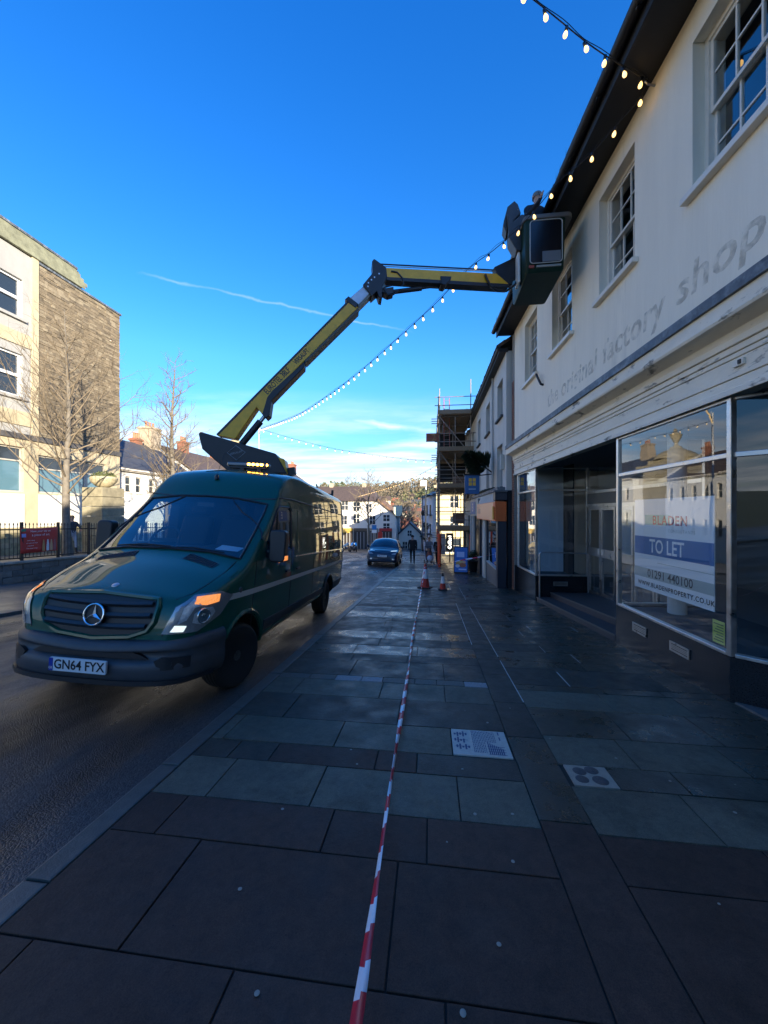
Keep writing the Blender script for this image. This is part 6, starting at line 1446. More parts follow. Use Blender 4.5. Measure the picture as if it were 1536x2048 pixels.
# ================================================================== lower town and hill
M_fwhite = mat('far_white', (0.80, 0.75, 0.64), .85, var=.06, vscale=.8, stain=(0.5, 0.45, 0.36), sscale=.6, sthr=(.6, .8))
def far_window(parent, x, z, w_, h_, y, m=M_far):
    f = MB().box(x - w_ / 2 - .06, x + w_ / 2 + .06, y - .05, y - .002, z - h_ / 2 - .06, z - h_ / 2).box(x - w_ / 2 - .06, x + w_ / 2 + .06, y - .05, y - .002, z + h_ / 2, z + h_ / 2 + .06).box(x - w_ / 2 - .06, x - w_ / 2, y - .05, y - .002, z - h_ / 2, z + h_ / 2).box(x + w_ / 2, x + w_ / 2 + .06, y - .05, y - .002, z - h_ / 2, z + h_ / 2).box(x - .03, x + .03, y - .04, y - .002, z - h_ / 2, z + h_ / 2).box(x - w_ / 2, x - .03, y - .035, y - .002, z - .03, z + .03).box(x + .03, x + w_ / 2, y - .035, y - .002, z - .03, z + .03)
    wf = f.build('window', M_white, parent); MB().box(x - w_ / 2, x + w_ / 2, y - .02, y - .001, z - h_ / 2, z + h_ / 2).build('pane', m, wf); return wf
inn = thing('white_inn', 'large white building with brown tiled roof at the foot of the street', 'building', (0, 55, 0))
MB().prism([(-18, -4.5), (-5.0, -4.5), (-5.0, 1.0), (-7.7, 3.25), (-18, 3.25)], 'y', 0, 8).build('wall', M_fwhite, inn)
MB().add([(-18.3, -.4, 3.2), (-7.6, -.4, 3.2), (-9.3, 4, 5.6), (-18.3, 4, 5.6), (-18.3, 8.4, 3.2), (-7.6, 8.4, 3.2)], [(0, 1, 2, 3), (1, 5, 2), (5, 4, 3, 2), (0, 3, 4), (0, 4, 5, 1)]).build('roof', M_tile, inn)
MB().prism([(-7.75, 3.3), (-4.7, .85), (-4.7, 1.1), (-7.6, 3.55)], 'y', -.35, 8.3).build('roof', mat('brown_tile', (0.19, 0.11, 0.065), .85, var=.3, vscale=3), inn)
for px, py, w_, h_ in ((690, 1011, .9, 1.3), (713, 1013, .9, 1.3), (688, 1040, .9, 1.3), (713, 1037, .9, 1.3), (773, 1036, .9, .9), (773, 1053, .9, .9), (738, 1016, .8, 1.2), (745, 1040, .8, 1.2)):
    q = on_y(px, py, 55); far_window(inn, q.x, q.z, w_, h_, 0)
for px0, px1, c_ in ((682, 706, (0.05, 0.04, 0.035)), (708, 735, (0.03, 0.035, 0.04)), (738, 756, (0.06, 0.05, 0.05)), (759, 784, (0.03, 0.03, 0.035))):
    a, b_ = on_y(px0, 1075, 55).x, on_y(px1, 1075, 55).x; MB().box(a, b_, -.12, -.001, -4.3, -1.15).build('shopfront', mat('front%d' % px0, c_, .3), inn); 
    for k in range(1, 4): MB().box(a + (b_ - a) * k / 4 - .04, a + (b_ - a) * k / 4 + .04, -.16, -.12, -4.3, -1.3).build('shopfront_bar', M_sashG, inn)
    MB().box(a, b_, -.25, -.001, -1.15, -.75).build('shop_fascia', mat('fascia%d' % px0, {682: (0.45, 0.30, 0.05), 708: (0.10, 0.08, 0.06), 738: (0.3, 0.26, 0.2), 759: (0.42, 0.03, 0.03)}[px0], .5), inn)
aw = MB(); a, b_ = on_y(683, 1055, 55).x, on_y(703, 1055, 55).x
aw.prism([(-.25, -.75), (-1.5, -1.2), (-1.5, -1.35), (-.25, -.95)], 'x', a, b_).build('awning', mat('awning_ochre', (0.55, 0.35, 0.06), .7), inn)
for x in (-15.5, -10.3): MB().box(x - .3, x + .3, 3.7, 4.3, 5.0, 6.1).build('chimney', M_cst, inn)
# smaller houses at the bottom right
ct = thing('white_cottage', 'small white gabled cottage with dark roof beyond the walking man', 'cottage', (-3.2, 58, 0))
MB().prism([(-1.7, -5), (1.7, -5), (1.7, -1.9), (0, -.2), (-1.7, -1.9)], 'y', 0, 5).build('wall', M_fwhite, ct)
MB().prism([(-2.0, -2.1), (0, -.15), (0, .1), (-2.0, -1.85)], 'y', -.3, 5.2).build('roof', M_slate, ct); MB().prism([(2.0, -2.1), (0, -.15), (0, .1), (2.0, -1.85)], 'y', -.3, 5.2).build('roof', M_slate, ct); far_window(ct, 0, -1.6, .6, .8, 0); far_window(ct, -.7, -3.4, .7, 1.0, 0); far_window(ct, .8, -3.4, .7, 1.0, 0)
cr = thing('cream_building', 'sunlit cream building showing through the scaffold', 'building', (0, 40, 0))
wall_holes(.55, 8, -3.5, 4.1, [(1.9, 2.8, -.2, 1.2), (3.6, 4.5, -.2, 1.2), (1.9, 2.8, 2.0, 3.3), (3.6, 4.5, 2.0, 3.3), (1.4, 3, -2.6, -1.1)], 0, .3, 'x').build('wall', mat('cream_sunlit', (0.72, 0.60, 0.34), .85, var=.06), cr)
for a, b_, z0, z1 in ((1.9, 2.8, -.2, 1.2), (3.6, 4.5, -.2, 1.2), (1.9, 2.8, 2.0, 3.3), (3.6, 4.5, 2.0, 3.3), (1.4, 3, -2.6, -1.1)): far_window(cr, (a + b_) / 2, (z0 + z1) / 2, b_ - a - .12, z1 - z0 - .12, .2)
MB().box(.55, .85, .31, 6, -3.5, 4.1).build('side_wall', MATS['cream_sunlit'], cr); MB().box(.3, 8.2, -.25, 6, 4.1, 4.35).build('parapet', M_stone, cr)
gh = thing('shaded_house', 'house with bluish shade put into its wall colour and a dark balcony frame down the street', 'house', (.2, 47.0, 0), (0, 0, R(9)))
MB().box(0, 5, 0, 10, -5, 3.6).build('wall', mat('bluish_shade_render', (0.50, 0.56, 0.66), .8, var=.05), gh); MB().prism([(-.3, 3.6), (2.5, 5.0), (5.3, 3.6)], 'y', -.3, 10.3).build('roof', M_slate, gh)  # wall's blue tint puts the street-side shade into its colour
for yy in (1.2, 4.0, 6.8):
    for zz in (-.6, 1.8): MB().box(-.04, -.001, yy, yy + 1, zz - .7, zz + .7).build('window', M_far, gh)
for yy in (.2, 2.6): MB().box(-.9, -.82, yy, yy + .08, -4, 3.7).build('frame_post', M_black, gh)
for zz in (-1.2, 1.2, 3.6): MB().box(-.95, -.0, .15, 2.75, zz, zz + .08).build('frame_beam', M_black, gh)
wall_fir((.0, 44.0, -.4), (-.95, 44.0, .5), .5, 'bushy fir on a bracket beside the bluish shaded house, higher of two', 260, 'firs on brackets down the street'); wall_fir((-.25, 49.0, -2.0), (-1.3, 49.0, -1.2), .55, 'dark fir on a bracket beside the bluish shaded house, lower of two', 260, 'firs on brackets down the street')
rb2 = thing('blue_shop', 'narrow dark blue fronted shop below the bluish shaded house', 'shop', (-.9, 57, 0))
MB().box(0, 3, 0, 8, -6, .6).build('wall', mat('shop_blue', (0.10, 0.16, 0.30), .6), rb2); MB().prism([(-.3, .6), (1.5, 2.2), (3.3, .6)], 'y', -.2, 8).build('roof', M_slate, rb2); MB().box(-.8, -.02, 1, 4, -2.2, -2.0).build('canopy', M_black, rb2); far_window(rb2, 1.4, -1.0, .9, 1.1, 0); far_window(rb2, 1.4, -3.6, 1.6, 1.4, 0)
# tall white sign on a pole, blue traffic sign, lamp column
wsn = thing('white_flag_sign', 'square white board on a tall thin pole above the roofs', 'sign', (.15, 42, 0)); a, b_ = on_y(841, 961, 42), on_y(853, 972, 42); MB().box(a.x - .15, b_.x - .15, -.03, .03, b_.z, a.z).build('board', mat('sign_white', (0.78, 0.74, 0.66), .6, var=.25, vscale=3), wsn); MB().tube([(b_.x - .2, 0, a.z), (b_.x - .2, 0, gz(0, 42))], .05, 8).build('pole', M_steel, wsn, True)
def post_sign(px, y0, y1, Y, w_, label, c_, cat='sign'):
    a, b_ = on_y(px, y0, Y), on_y(px, y1, Y); t_ = thing('street_sign', label, cat, (a.x, Y, 0)); MB().tube([(0, .05, gz(0, Y)), (0, .05, a.z)], .035, 8).build('post', M_steel, t_, True); MB().box(-w_ / 2, w_ / 2, -.02, .02, b_.z, a.z).build('plate', c_, t_); return t_
t_ = post_sign(748.5, 1050, 1059, 46, .55, 'blue and white traffic sign on a post by the square', mat('traffic_blue', (0.02, 0.22, 0.55), .4)); MB().box(-.3, .3, -.02, .02, on_y(748, 1066, 46).z, on_y(748, 1060, 46).z).build('plate', M_bw, t_)
post_sign(735, 1046, 1050, 44, .1, 'pale slim bollard post standing at the edge of the square', M_white, 'post')
lc = thing('lamp_column', 'slim black lamp column at the bottom of the street', 'lamp post', (-1.0, 47, 0)); MB().tube([(0, 0, gz(0, 47)), (0, 0, gz(0, 47) + 1), (0, 0, 1.1)], [.12, .07, .05], 10).build('column', M_black, lc, True); MB().lathe([(.05, 0), (.2, .25), (.22, .5), (.05, .75)], 10, (0, 0, 1.1)).build('lantern', M_black, lc, True)
hb = thing('shield_sign', 'pale green shield shaped board hanging on a post in the square', 'sign', (-3.6, 46, 0)); p = on_y(796, 1022, 46); MB().prism([(-.5 , .65), (.5, .65), (.5, -.2), (.25, -.6), (-.25, -.6), (-.5, -.2)], 'y', -.03, .03, M=Matrix.Translation((p.x + 3.6, 0, p.z))).build('board', mat('shield', (0.62, 0.66, 0.50), .6), hb); MB().tube([(p.x + 3.6, .06, p.z + .7), (p.x + 3.6, .06, gz(0, 46))], .05, 8).build('post', M_black, hb, True)
rf2 = thing('red_feather_flag', 'red feather flag standing outside the shops', 'flag', (on_y(760, 1070, 50).x, 50, 0)); MB().prism([(-.3, -3.0), (.25, -3.0), (.35, -1.2), (.1, -.8), (-.25, -1.1)], 'y', -.02, .02).build('cloth', mat('flag_red', (0.60, 0.05, 0.03), .7), rf2); MB().tube([(-.33, 0, gz(0, 50)), (-.3, 0, -.9)], .02, 6).build('pole', M_steel, rf2, True)
for i, (px, sd_) in enumerate(((692, 3), (703, 4), (709, 6))):
    q = on_y(px, 1094, 43); t_ = thing('motorcycle', ('white tanked motorcycle parked in the square', 'chrome tanked motorcycle parked next to the white tanked one', 'chrome tanked motorcycle parked furthest from the white tanked one')[i], 'motorcycle', (q.x, 43 + i * .3, gz(0, 43) - .07), (0, 0, R(60 + 25 * i)), 'motorcycles parked in the square')
    for dx in (-.65, .65): MB().tube([(dx + .29 * math.cos(R(a)), 0, .32 + .29 * math.sin(R(a))) for a in range(0, 361, 24)], .05, 6, caps=False).build('wheel', M_rubber, t_, True)
    MB().tube([(-.45, 0, .65), (-.1, 0, .75), (.2, 0, .85), (.4, 0, .75)], [.08, .14, .17, .06], 8).build('tank', M_chrome if i else M_wpan, t_, True); MB().tube([(-.1, 0, .4), (.1, 0, .45)], .18, 8).build('engine', M_steel, t_, True); MB().tube([(.65, 0, .32), (.38, 0, 1.0)], .03, 6).build('fork', M_chrome, t_, True); MB().tube([(.36, -.35, 1.05), (.40, 0, 1.0), (.36, .35, 1.05)], .015, 6).build('handlebar', M_chrome, t_, True)
bare_tree((on_y(737, 1090, 45).x, 45, gz(0, 45) - .1), 9.6, .16, 'bare forked tree in front of the large white building', 13, .42, n_lim=22, first=.3, tw=1.3)
bare_tree((on_y(700, 1090, 66).x, 68, -4.6), 13, .18, 'bare tree rising behind the large white building', 14, .36, n_lim=20, first=.4, tw=1.3)
bare_tree((on_y(800, 1080, 62).x, 64, -4.6), 8.5, .18, 'bare tree among the low roofs beyond the car', 15, .5, n_lim=26, first=.2, tw=1.6)
bare_tree((on_y(822, 1080, 66).x, 70, -4.8), 8.0, .18, 'bare brown tree behind the white cottage', 16, .5, n_lim=26, first=.2, tw=1.6)
# roofs of the lower town
M_roofs = [M_tile, M_slate, mat('red_roof', (0.30, 0.11, 0.06), .8, var=.2, vscale=1)]
rw = random.Random(31)
for k, (px, Y, zt, w_) in enumerate(((776, 92, 1.8, 9), (792, 100, .8, 8), (808, 88, .2, 7), (826, 110, 1.6, 9), (842, 96, .4, 7), (852, 120, 2.6, 9), (765, 118, 3.4, 10), (812, 128, 3.0, 9))):
    q = on_y(px, 1040, Y); zb = gz(0, Y) - 1; t_ = thing('town_house', ('%s house with %s roof in the lower town' % (('cream', 'white', 'pale stone', 'ochre')[k % 4], ('brown tiled', 'grey slate', 'red tiled')[k % 3])), 'house', (q.x, Y, 0), (0, 0, R(rw.uniform(-35, 35))), 'houses of the lower town')
    hw = w_ / 2; MB().prism([(-3, zb), (3, zb), (3, zt - 2), (0, zt), (-3, zt - 2)], 'x', -hw, hw).build('wall', mat('town_wall%d' % (k % 4), ((0.62, 0.55, 0.40), (0.72, 0.70, 0.64), (0.52, 0.46, 0.35), (0.60, 0.46, 0.28))[k % 4], .85), t_)
    for s_ in (-1, 1): MB().prism([(s_ * 3.4, zt - 2.25), (0, zt + .05), (0, zt + .3), (s_ * 3.4, zt - 2.0)], 'x', -hw - .2, hw + .2).build('roof', M_roofs[k % 3], t_)
    for xx in (-hw * .55, 0, hw * .55): MB().box(xx - .45, xx + .45, -3.05, -3.001, zt - 4.0, zt - 2.7).build('window', M_far, t_)
    MB().box(hw * .6, hw * .6 + .7, -.4, .4, zt - .6, zt + 1.0).build('chimney', M_chim, t_)
for k, (px, py, Y) in enumerate(((765, 1006, 240), (812, 1013, 260), (826, 998, 330), (838, 998, 335), (800, 1015, 250), (838, 1012, 255), (852, 1008, 270), (780, 1009, 250), (728, 1000, 300), (700, 996, 320))):
    q = on_y(px, py, Y); zb = gz(0, Y) - .45 + hill(q.x, Y); w_ = rw.uniform(9, 15); zb = min(zb, q.z) - 2
    t_ = thing('hillside_house', ('%s house with %s roof on the wooded hillside' % (('cream', 'white', 'brick')[k % 3] if k != 9 else 'wide cream', ('brown', 'grey', 'red')[(k // 3) % 3] if k != 9 else 'long brown')), 'house', (q.x, Y, 0), (0, 0, R(rw.uniform(-20, 20))), 'houses on the hillside')
    MB().box(-w_ / 2, w_ / 2, -3.5, 3.5, zb, q.z + 1.5).build('wall', mat('hill_wall%d' % (k % 3), ((0.62, 0.54, 0.40), (0.72, 0.68, 0.58), (0.42, 0.22, 0.14))[k % 3], .85), t_); MB().prism([(-4, q.z + 1.4), (4, q.z + 1.4), (0, q.z + 4.4)], 'x', -w_ / 2 - .3, w_ / 2 + .3).build('roof', M_roofs[(k // 3) % 3], t_)
    for xx in (-w_ * .3, 0, w_ * .3): MB().box(xx - .6, xx + .6, -3.56, -3.501, q.z - 1.6, q.z + .3).build('window', M_far, t_)
# woodland covering the hill
rw = random.Random(77); mats_w = [mat('wood_brown', (0.19, 0.15, 0.095), .9, var=.35, vscale=.2), mat('wood_green', (0.11, 0.13, 0.055), .9, var=.4, vscale=.2), mat('wood_olive', (0.16, 0.155, 0.07), .9, var=.35, vscale=.2)]
wdm = MB()
def clump(x, y, zb, h, w_, mi, n=70):
    for k in range(n):
        f = rw.random() ** .7; a = rw.uniform(0, 6.28); r_ = w_ * math.sqrt(max(.03, 1 - (2 * f - .9) ** 2)) * rw.uniform(.3, 1.0); p = Vector((x + r_ * math.cos(a), y + r_ * math.sin(a), zb + h * f)); s_ = rw.uniform(.28, .62) * w_ * .36
        d = Vector((rw.gauss(0, 1), rw.gauss(0, 1), rw.gauss(0, 1))).normalized(); e = d.orthogonal().normalized() * s_; g_ = d.cross(e).normalized() * s_
        wdm.add([p - e, p - g_ * .6, p + e, p + g_ * .8], [(0, 1, 2, 3)], mi)
for k in range(560):
    Y = rw.uniform(165, 470); px = rw.uniform(640, 900) if k < 430 else rw.uniform(-200, 1700); x = on_y(px, 1000, Y).x; zb = gz(0, Y) - .5 + hill(x, Y)
    g_ = (math.sin(x * .05) + math.sin(Y * .03) + rw.uniform(-1, 1)); clump(x, Y, zb, rw.uniform(6, 11), rw.uniform(3, 5.5), 1 if g_ > .7 else (2 if g_ > -.1 else 0), 60 if k < 430 else 25)
for k in range(40):
    Y = rw.uniform(75, 150); px = rw.uniform(750, 865); x = on_y(px, 1030, Y).x; clump(x, Y, gz(0, Y) - .5, rw.uniform(4, 7.5), rw.uniform(1.6, 3), rw.choice((0, 0, 2, 1)), 60)
wd_o = wdm.build('hill_woodland', mats_w, None, fix=False); stuff(wd_o); tag(wd_o, 'brown and green winter woodland covering the hillside', 'woodland')
# ================================================================== people, car, cones, tape, lights
def skin_mesh(V, E, Rr, lev=2):
    me = bpy.data.meshes.new('figure'); me.from_pydata(V, E, []); o = bpy.data.objects.new('figure', me); COL.objects.link(o)
    sk = o.modifiers.new('skin', 'SKIN'); sk.use_smooth_shade = True
    for i, r_ in enumerate(Rr): me.skin_vertices[0].data[i].radius = (r_ if isinstance(r_, tuple) else (r_, r_))
    me.skin_vertices[0].data[0].use_root = True
    sb = o.modifiers.new('s', 'SUBSURF'); sb.levels = lev; sb.render_levels = lev
    dg = bpy.context.evaluated_depsgraph_get(); out = bpy.data.meshes.new_from_object(o.evaluated_get(dg)); bpy.data.objects.remove(o); return out
M_skin = mat('skin', (0.48, 0.29, 0.21), .6)
def cloth(c_): return mat('cloth_%02d_%02d_%02d' % tuple(int(v * 99) for v in c_), c_, .85, var=.2, vscale=9)
def person(loc, rz, label, top, legs, hair, stride=.16, arms=((.215, -.06, .88), (-.215, .06, .88)), h=1.75, shoes=(0.03, 0.03, 0.03), crouch=0.0, hat=None, bend=0.0, group=None, elbows=None, long_hair=False):
    t_ = thing('person', label, 'person', loc, (0, 0, rz), group); k = h / 1.75
    d = crouch
    P_ = [(0, 0, .95 - d), (0, -.01 - bend * .3, 1.15 - d), (0, -.02 - bend, 1.36 - d), (0, -.01 - bend * 1.1, 1.47 - d), (0, -.02 - bend * 1.2, 1.54 - d), (0, -.035 - bend * 1.25, 1.63 - d), (0, -.02 - bend * 1.2, 1.71 - d)]
    Rr = [(.165, .115), (.15, .105), (.185, .115), .06, .062, (.082, .095), .062]; E = [(0, 1), (1, 2), (2, 3), (3, 4), (4, 5), (5, 6)]
    reg = ['legs', 'top', 'top', 'skin', 'skin', 'skin', 'skin']
    for s_, hand in zip((1, -1), arms):
        b0 = len(P_); hx, hy, hz = hand; hz -= d if hz < 1.2 else 0; sh = (s_ * .185, -.02 - bend, 1.395 - d); el = elbows[0 if s_ > 0 else 1] if elbows else ((sh[0] + hx) / 2 + s_ * .05, (sh[1] + hy) / 2 + .06, (sh[2] + hz) / 2 - .01)
        P_ += [sh, el, (hx, hy, hz), (hx, hy - .03, hz - .075 if hz < 1.2 else hz + .06)]; Rr += [.066, .050, .036, .034]; E += [(2, b0), (b0, b0 + 1), (b0 + 1, b0 + 2), (b0 + 2, b0 + 3)]; reg += ['top', 'top', 'top', 'skin']
    for s_ in (1, -1):
        b0 = len(P_); st = s_ * stride; kz = .50 - d * .6
        P_ += [(s_ * .09, 0, .88 - d), (s_ * .10, -.04 - st * .5 - d * .5, kz), (s_ * .10, .03 - st, .10), (s_ * .105, -.13 - st, .045)]; Rr += [.092, .064, .045, (.045, .035)]; E += [(0, b0), (b0, b0 + 1), (b0 + 1, b0 + 2), (b0 + 2, b0 + 3)]; reg += ['legs', 'legs', 'shoe', 'shoe']
    me = skin_mesh([tuple(c_ * k for c_ in p) for p in P_], E, [tuple(v * k for v in r_) if isinstance(r_, tuple) else r_ * k for r_ in Rr])
    # unequal, slightly curled fingers and a thumb on each hand, joined to the figure's own mesh
    fb_ = MB()
    for s_, hand, bi in ((1, arms[0], 10), (-1, arms[1], 14)):
        w_ = Vector(P_[bi]) * k; dn = (Vector(P_[bi]) - Vector(P_[bi - 1])).normalized(); ax = Vector((0, 1, 0)) if abs(dn.y) < .8 else Vector((1, 0, 0))
        ax = (ax - dn * ax.dot(dn)).normalized()
        for q in range(4): a = w_ + ax * (q - 1.5) * .018 * k; L_ = (.07, .08, .075, .058)[q] * k; cu = Vector((-s_ * .02, -.005, 0)) * k; fb_.tube([a, a + dn * L_ * .5 + cu * .3, a + dn * L_ + cu], [.0095 * k, .009 * k, .007 * k], 6)
        a = w_ + ax * -.03 * k - dn * .03 * k; fb_.tube([a, a + dn * .03 * k - ax * .02 * k, a + dn * .06 * k - ax * .025 * k], [.010 * k, .0095 * k, .007 * k], 6)
    bmx = bmesh.new(); bmx.from_mesh(me); fm_ = fb_.mesh('fingers'); bmx.from_mesh(fm_); bmx.to_mesh(me); bmx.free(); bpy.data.meshes.remove(fm_)
    me.materials.clear()
    for c_ in (cloth(top), cloth(legs), M_skin, cloth(shoes)): me.materials.append(c_)
    code = {'top': 0, 'legs': 1, 'skin': 2, 'shoe': 3}; PV = [Vector(p) * k for p in P_]
    nf = len(me.polygons); nfing = len(fb_.f)
    for i, p in enumerate(me.polygons):
        p.use_smooth = True
        if i >= nf - nfing: p.material_index = 2; continue
        c_ = p.center; best = None
        for (a, b_) in E:
            A_, B_ = PV[a], PV[b_]; u = max(0, min(1, (c_ - A_).dot(B_ - A_) / max(1e-9, (B_ - A_).length_squared))); dist = (A_.lerp(B_, u) - c_).length
            if best is None or dist < best[0]: best = (dist, a, b_, u)
        rg = reg[best[1] if best[3] < .5 else best[2]]
        if best[1] == 2 and best[2] == 3: rg = 'top' if best[3] < .75 else 'skin'
        if (best[1], best[2]) == (0, 1) and best[3] < .25: rg = 'legs' if not long_hair else 'top'
        p.material_index = code[rg]
    link('body', me, None, t_)
    hc = Vector((0, -.03 - bend * 1.25, 1.645 - d)) * k
    b = MB(); 
    for zc_, rx, ry in ((-.055, .068, .072) if False else (-.03, .086, .098), (.02, .090, .102), (.06, .078, .088), (.09, .045, .05), (.1, .004, .004)):
        for j in range(14): a = 2 * math.pi * j / 14; b.v.append(tuple(hc + Vector((rx * math.cos(a), .012 + ry * math.sin(a), zc_ + (.055 if (math.sin(a) < -.3 and zc_ < 0 and not hat) else 0))) * k))
    for i in range(4):
        for j in range(14): b.f.append((i * 14 + j, i * 14 + (j + 1) % 14, (i + 1) * 14 + (j + 1) % 14, (i + 1) * 14 + j)); b.m.append(0)
    b.build('beanie' if hat else 'hair', cloth(hat or hair), t_, 'all')
    if long_hair: MB().tube([hc + Vector((0, .05, .02)) * k, hc + Vector((0, .085, -.08)) * k, hc + Vector((0, .09, -.20)) * k], [.075 * k, .07 * k, .03 * k], 10).build('long_hair', cloth(hair), t_, True)
    nz_ = MB().add([hc + Vector((0, -.115, -.03)) * k, hc + Vector((.014, -.095, -.035)) * k, hc + Vector((-.014, -.095, -.035)) * k, hc + Vector((0, -.095, .01)) * k], [(0, 1, 3), (0, 3, 2), (0, 2, 1), (1, 2, 3)]).build('nose', M_skin, t_)
    for s_ in (-1, 1): MB().lathe([(.008, -.004), (.011, 0), (.008, .004)], 8, hc + Vector((s_ * .03, -.088, .0)) * k).build('eye', M_black, t_, True); MB().lathe([(.012, -.02), (.02, 0), (.012, .02)], 8, hc + Vector((s_ * .086, .0, -.01)) * k).build('ear', M_skin, t_, True)
    return t_
def gp(x, y, dz=0): return (x, y, gz(x, y) + dz)
man = person(gp(-1.12, 23.5, -.07 if False else 0), R(180), 'man in dark jacket and trousers walking away down the pavement edge', (0.012, 0.013, 0.016), (0.012, 0.012, 0.014), (0.02, 0.016, 0.012), stride=.14, h=1.78)
person(gp(-.12, 24.3), R(12), 'woman in a grey top standing behind the pushchair', (0.20, 0.20, 0.22), (0.03, 0.035, 0.05), (0.16, 0.08, 0.04), stride=.05, arms=((.20, -.30, 1.02), (-.20, -.30, 1.02)), h=1.66, long_hair=True)
person(gp(.42, 24.6), R(-10), 'woman in a dark coat walking beside the grey topped woman', (0.035, 0.022, 0.022), (0.015, 0.015, 0.018), (0.025, 0.018, 0.015), stride=.13, h=1.64, long_hair=True)
ps = thing('pushchair', 'small pushchair with a white bag hung on the front', 'pushchair', gp(-.12, 23.6), (0, 0, R(10)))
for sx in (-.24, .24):
    for sy in (-.35, .3): MB().tube([(sx, sy + .11 * math.cos(R(a)), .12 + .11 * math.sin(R(a))) for a in range(0, 361, 30)], .018, 6, caps=False).build('wheel', M_rubber, ps, True)
    MB().tube([(sx, -.35, .12), (sx, .0, .5), (sx, .42, 1.02)], .014, 6).build('frame_tube', M_steel, ps, True)
MB().tube([(-.24, .42, 1.02), (.24, .42, 1.02)], .016, 6).build('handle', M_vblack, ps, True); MB().prism([(-.30, .30), (.05, .28), (.30, .78), (.2, .82), (-.02, .42), (-.30, .40)], 'x', -.2, .2).build('seat', cloth((0.03, 0.03, 0.04)), ps, bevel=.02)
MB().lathe([(.05, 0), (.17, .08), (.19, .22), (.12, .34), (.02, .36)], 12, (0, -.38, .22)).build('bag', mat('bag_white', (0.62, 0.60, 0.64), .7), ps, True)
MB().lathe([(.05, -.1), (.09, -.03), (.095, .04), (.05, .11), (.005, .12)], 12, (0, .05, .86)).build('child_head', cloth((0.30, 0.16, 0.09)), ps, True); MB().lathe([(.16, 0), (.17, .2), (.10, .36)], 12, (0, .02, .40)).build('child_coat', cloth((0.30, 0.10, 0.06)), ps, True)
person((-15.3, 14.75, TZ(14.7)), R(80), 'person in dark gilet and pale sleeves walking behind the railings', (0.05, 0.055, 0.07), (0.40, 0.40, 0.42), (0.40, 0.24, 0.10), stride=.15, h=1.68, arms=((.22, -.22, 1.15), (-.22, -.1, 1.0)), long_hair=True)
person((-15.0, 10.95, TZ(11)), R(100), 'person in a black coat standing behind the railings', (0.012, 0.012, 0.015), (0.015, 0.015, 0.018), (0.02, 0.015, 0.01), stride=.06, h=1.72)
person((-14.6, 20.9, TZ(20.9)), R(60), 'person in a bright red jacket seen past the van cab', (0.55, 0.03, 0.07), (0.03, 0.03, 0.05), (0.05, 0.03, 0.02), stride=.12, h=1.65)
wk = person((2.02, 7.86, 6.09), R(20), 'worker in dark jacket and grey beanie standing in the lift basket', (0.014, 0.016, 0.022), (0.02, 0.022, 0.03), (0.03, 0.02, 0.015), stride=.03, arms=((.20, -.36, 1.28), (-.16, -.40, 1.30)), h=1.74, hat=(0.16, 0.165, 0.155), bend=.05, elbows=((.28, -.12, 1.14), (-.28, -.14, 1.14)))

# parked blue car
cxx, cyy = -2.72, 21.15
car = thing('parked_car', 'dark blue people carrier parked by the kerb with its front to the van', 'car', (cxx, cyy, gz(0, cyy) - .07 + .05 * .85), (-VP, R(2.0), R(1.0)))
M_cblue = mat('car_blue', (0.014, 0.028, 0.052), .5, coat=.8, spec=.2, coat_r=.02)
CT = dict(top=[(0, .46), (.03, .62), (.08, .76), (.18, .86), (.45, .95), (.95, 1.05), (1.3, 1.30), (1.7, 1.52), (2.1, 1.60), (2.8, 1.615), (3.6, 1.54), (4.1, 1.35), (4.4, .95)], w=[(0, .62), (.03, .70), (.08, .76), (.18, .82), (.45, .88), (.95, .905), (3.6, .905), (4.1, .87), (4.4, .80)], c=[(0, .02), (.45, .06), (.95, .08), (1.3, .12), (2.1, .10), (4.4, .08)], yc=[(0, .50), (.18, .68), (.95, .76), (1.3, .72), (1.7, .66), (2.1, .63), (3.6, .62), (4.4, .6)], z0=[(0, .30), (.2, .22), (4.0, .24), (4.4, .4)])
bm = bmesh.new(); rings = []
for y in (0, .03, .08, .18, .3, .45, .7, .95, 1.12, 1.3, 1.5, 1.7, 1.9, 2.1, 2.5, 2.8, 3.2, 3.6, 3.9, 4.1, 4.3, 4.4):
    zt, w_, c_, yc, z0 = smooth_tab(CT['top'], y), smooth_tab(CT['w'], y), lerp_tab(CT['c'], y), lerp_tab(CT['yc'], y), lerp_tab(CT['z0'], y); zc_ = zt - c_; W = lambda z: w_ - .30 * max(0, (z - .95) / .62) ** 1.1 * .85
    hlf = [(0, z0), (w_ * .5, z0), (w_ * .93, z0)] + [(W(z0 + (zc_ - .04 - z0) * f), z0 + (zc_ - .04 - z0) * f) for f in (.08, .25, .45, .62, .78, .9)] + [(max(W(zc_ - .04), yc), zc_ - .04)] + [(yc * f, zt - c_ * f ** 2.2) for f in (1, .8, .5, .25, 0)]
    full = hlf + [(-x, z) for x, z in hlf[-2:0:-1]]; rings.append([bm.verts.new((x, y, z)) for x, z in full])
n_ = len(rings[0])
for a, b_ in zip(rings, rings[1:]):
    for i in range(n_): bm.faces.new((a[i], a[(i + 1) % n_], b_[(i + 1) % n_], b_[i]))
cap(rings[0], True); cap(rings[-1], False); bmesh.ops.recalc_face_normals(bm, faces=bm.faces); me = bpy.data.meshes.new('body'); bm.to_mesh(me); bm.free(); cb = link('body', me, M_cblue, None); sbm = cb.modifiers.new('s', 'SUBSURF'); sbm.levels = 2; sbm.render_levels = 2
dg = bpy.context.evaluated_depsgraph_get(); me2 = bpy.data.meshes.new_from_object(cb.evaluated_get(dg)); cb.modifiers.clear(); cb.data = me2; cb.parent = car; me2.polygons.foreach_set('use_smooth', [True] * len(me2.polygons))
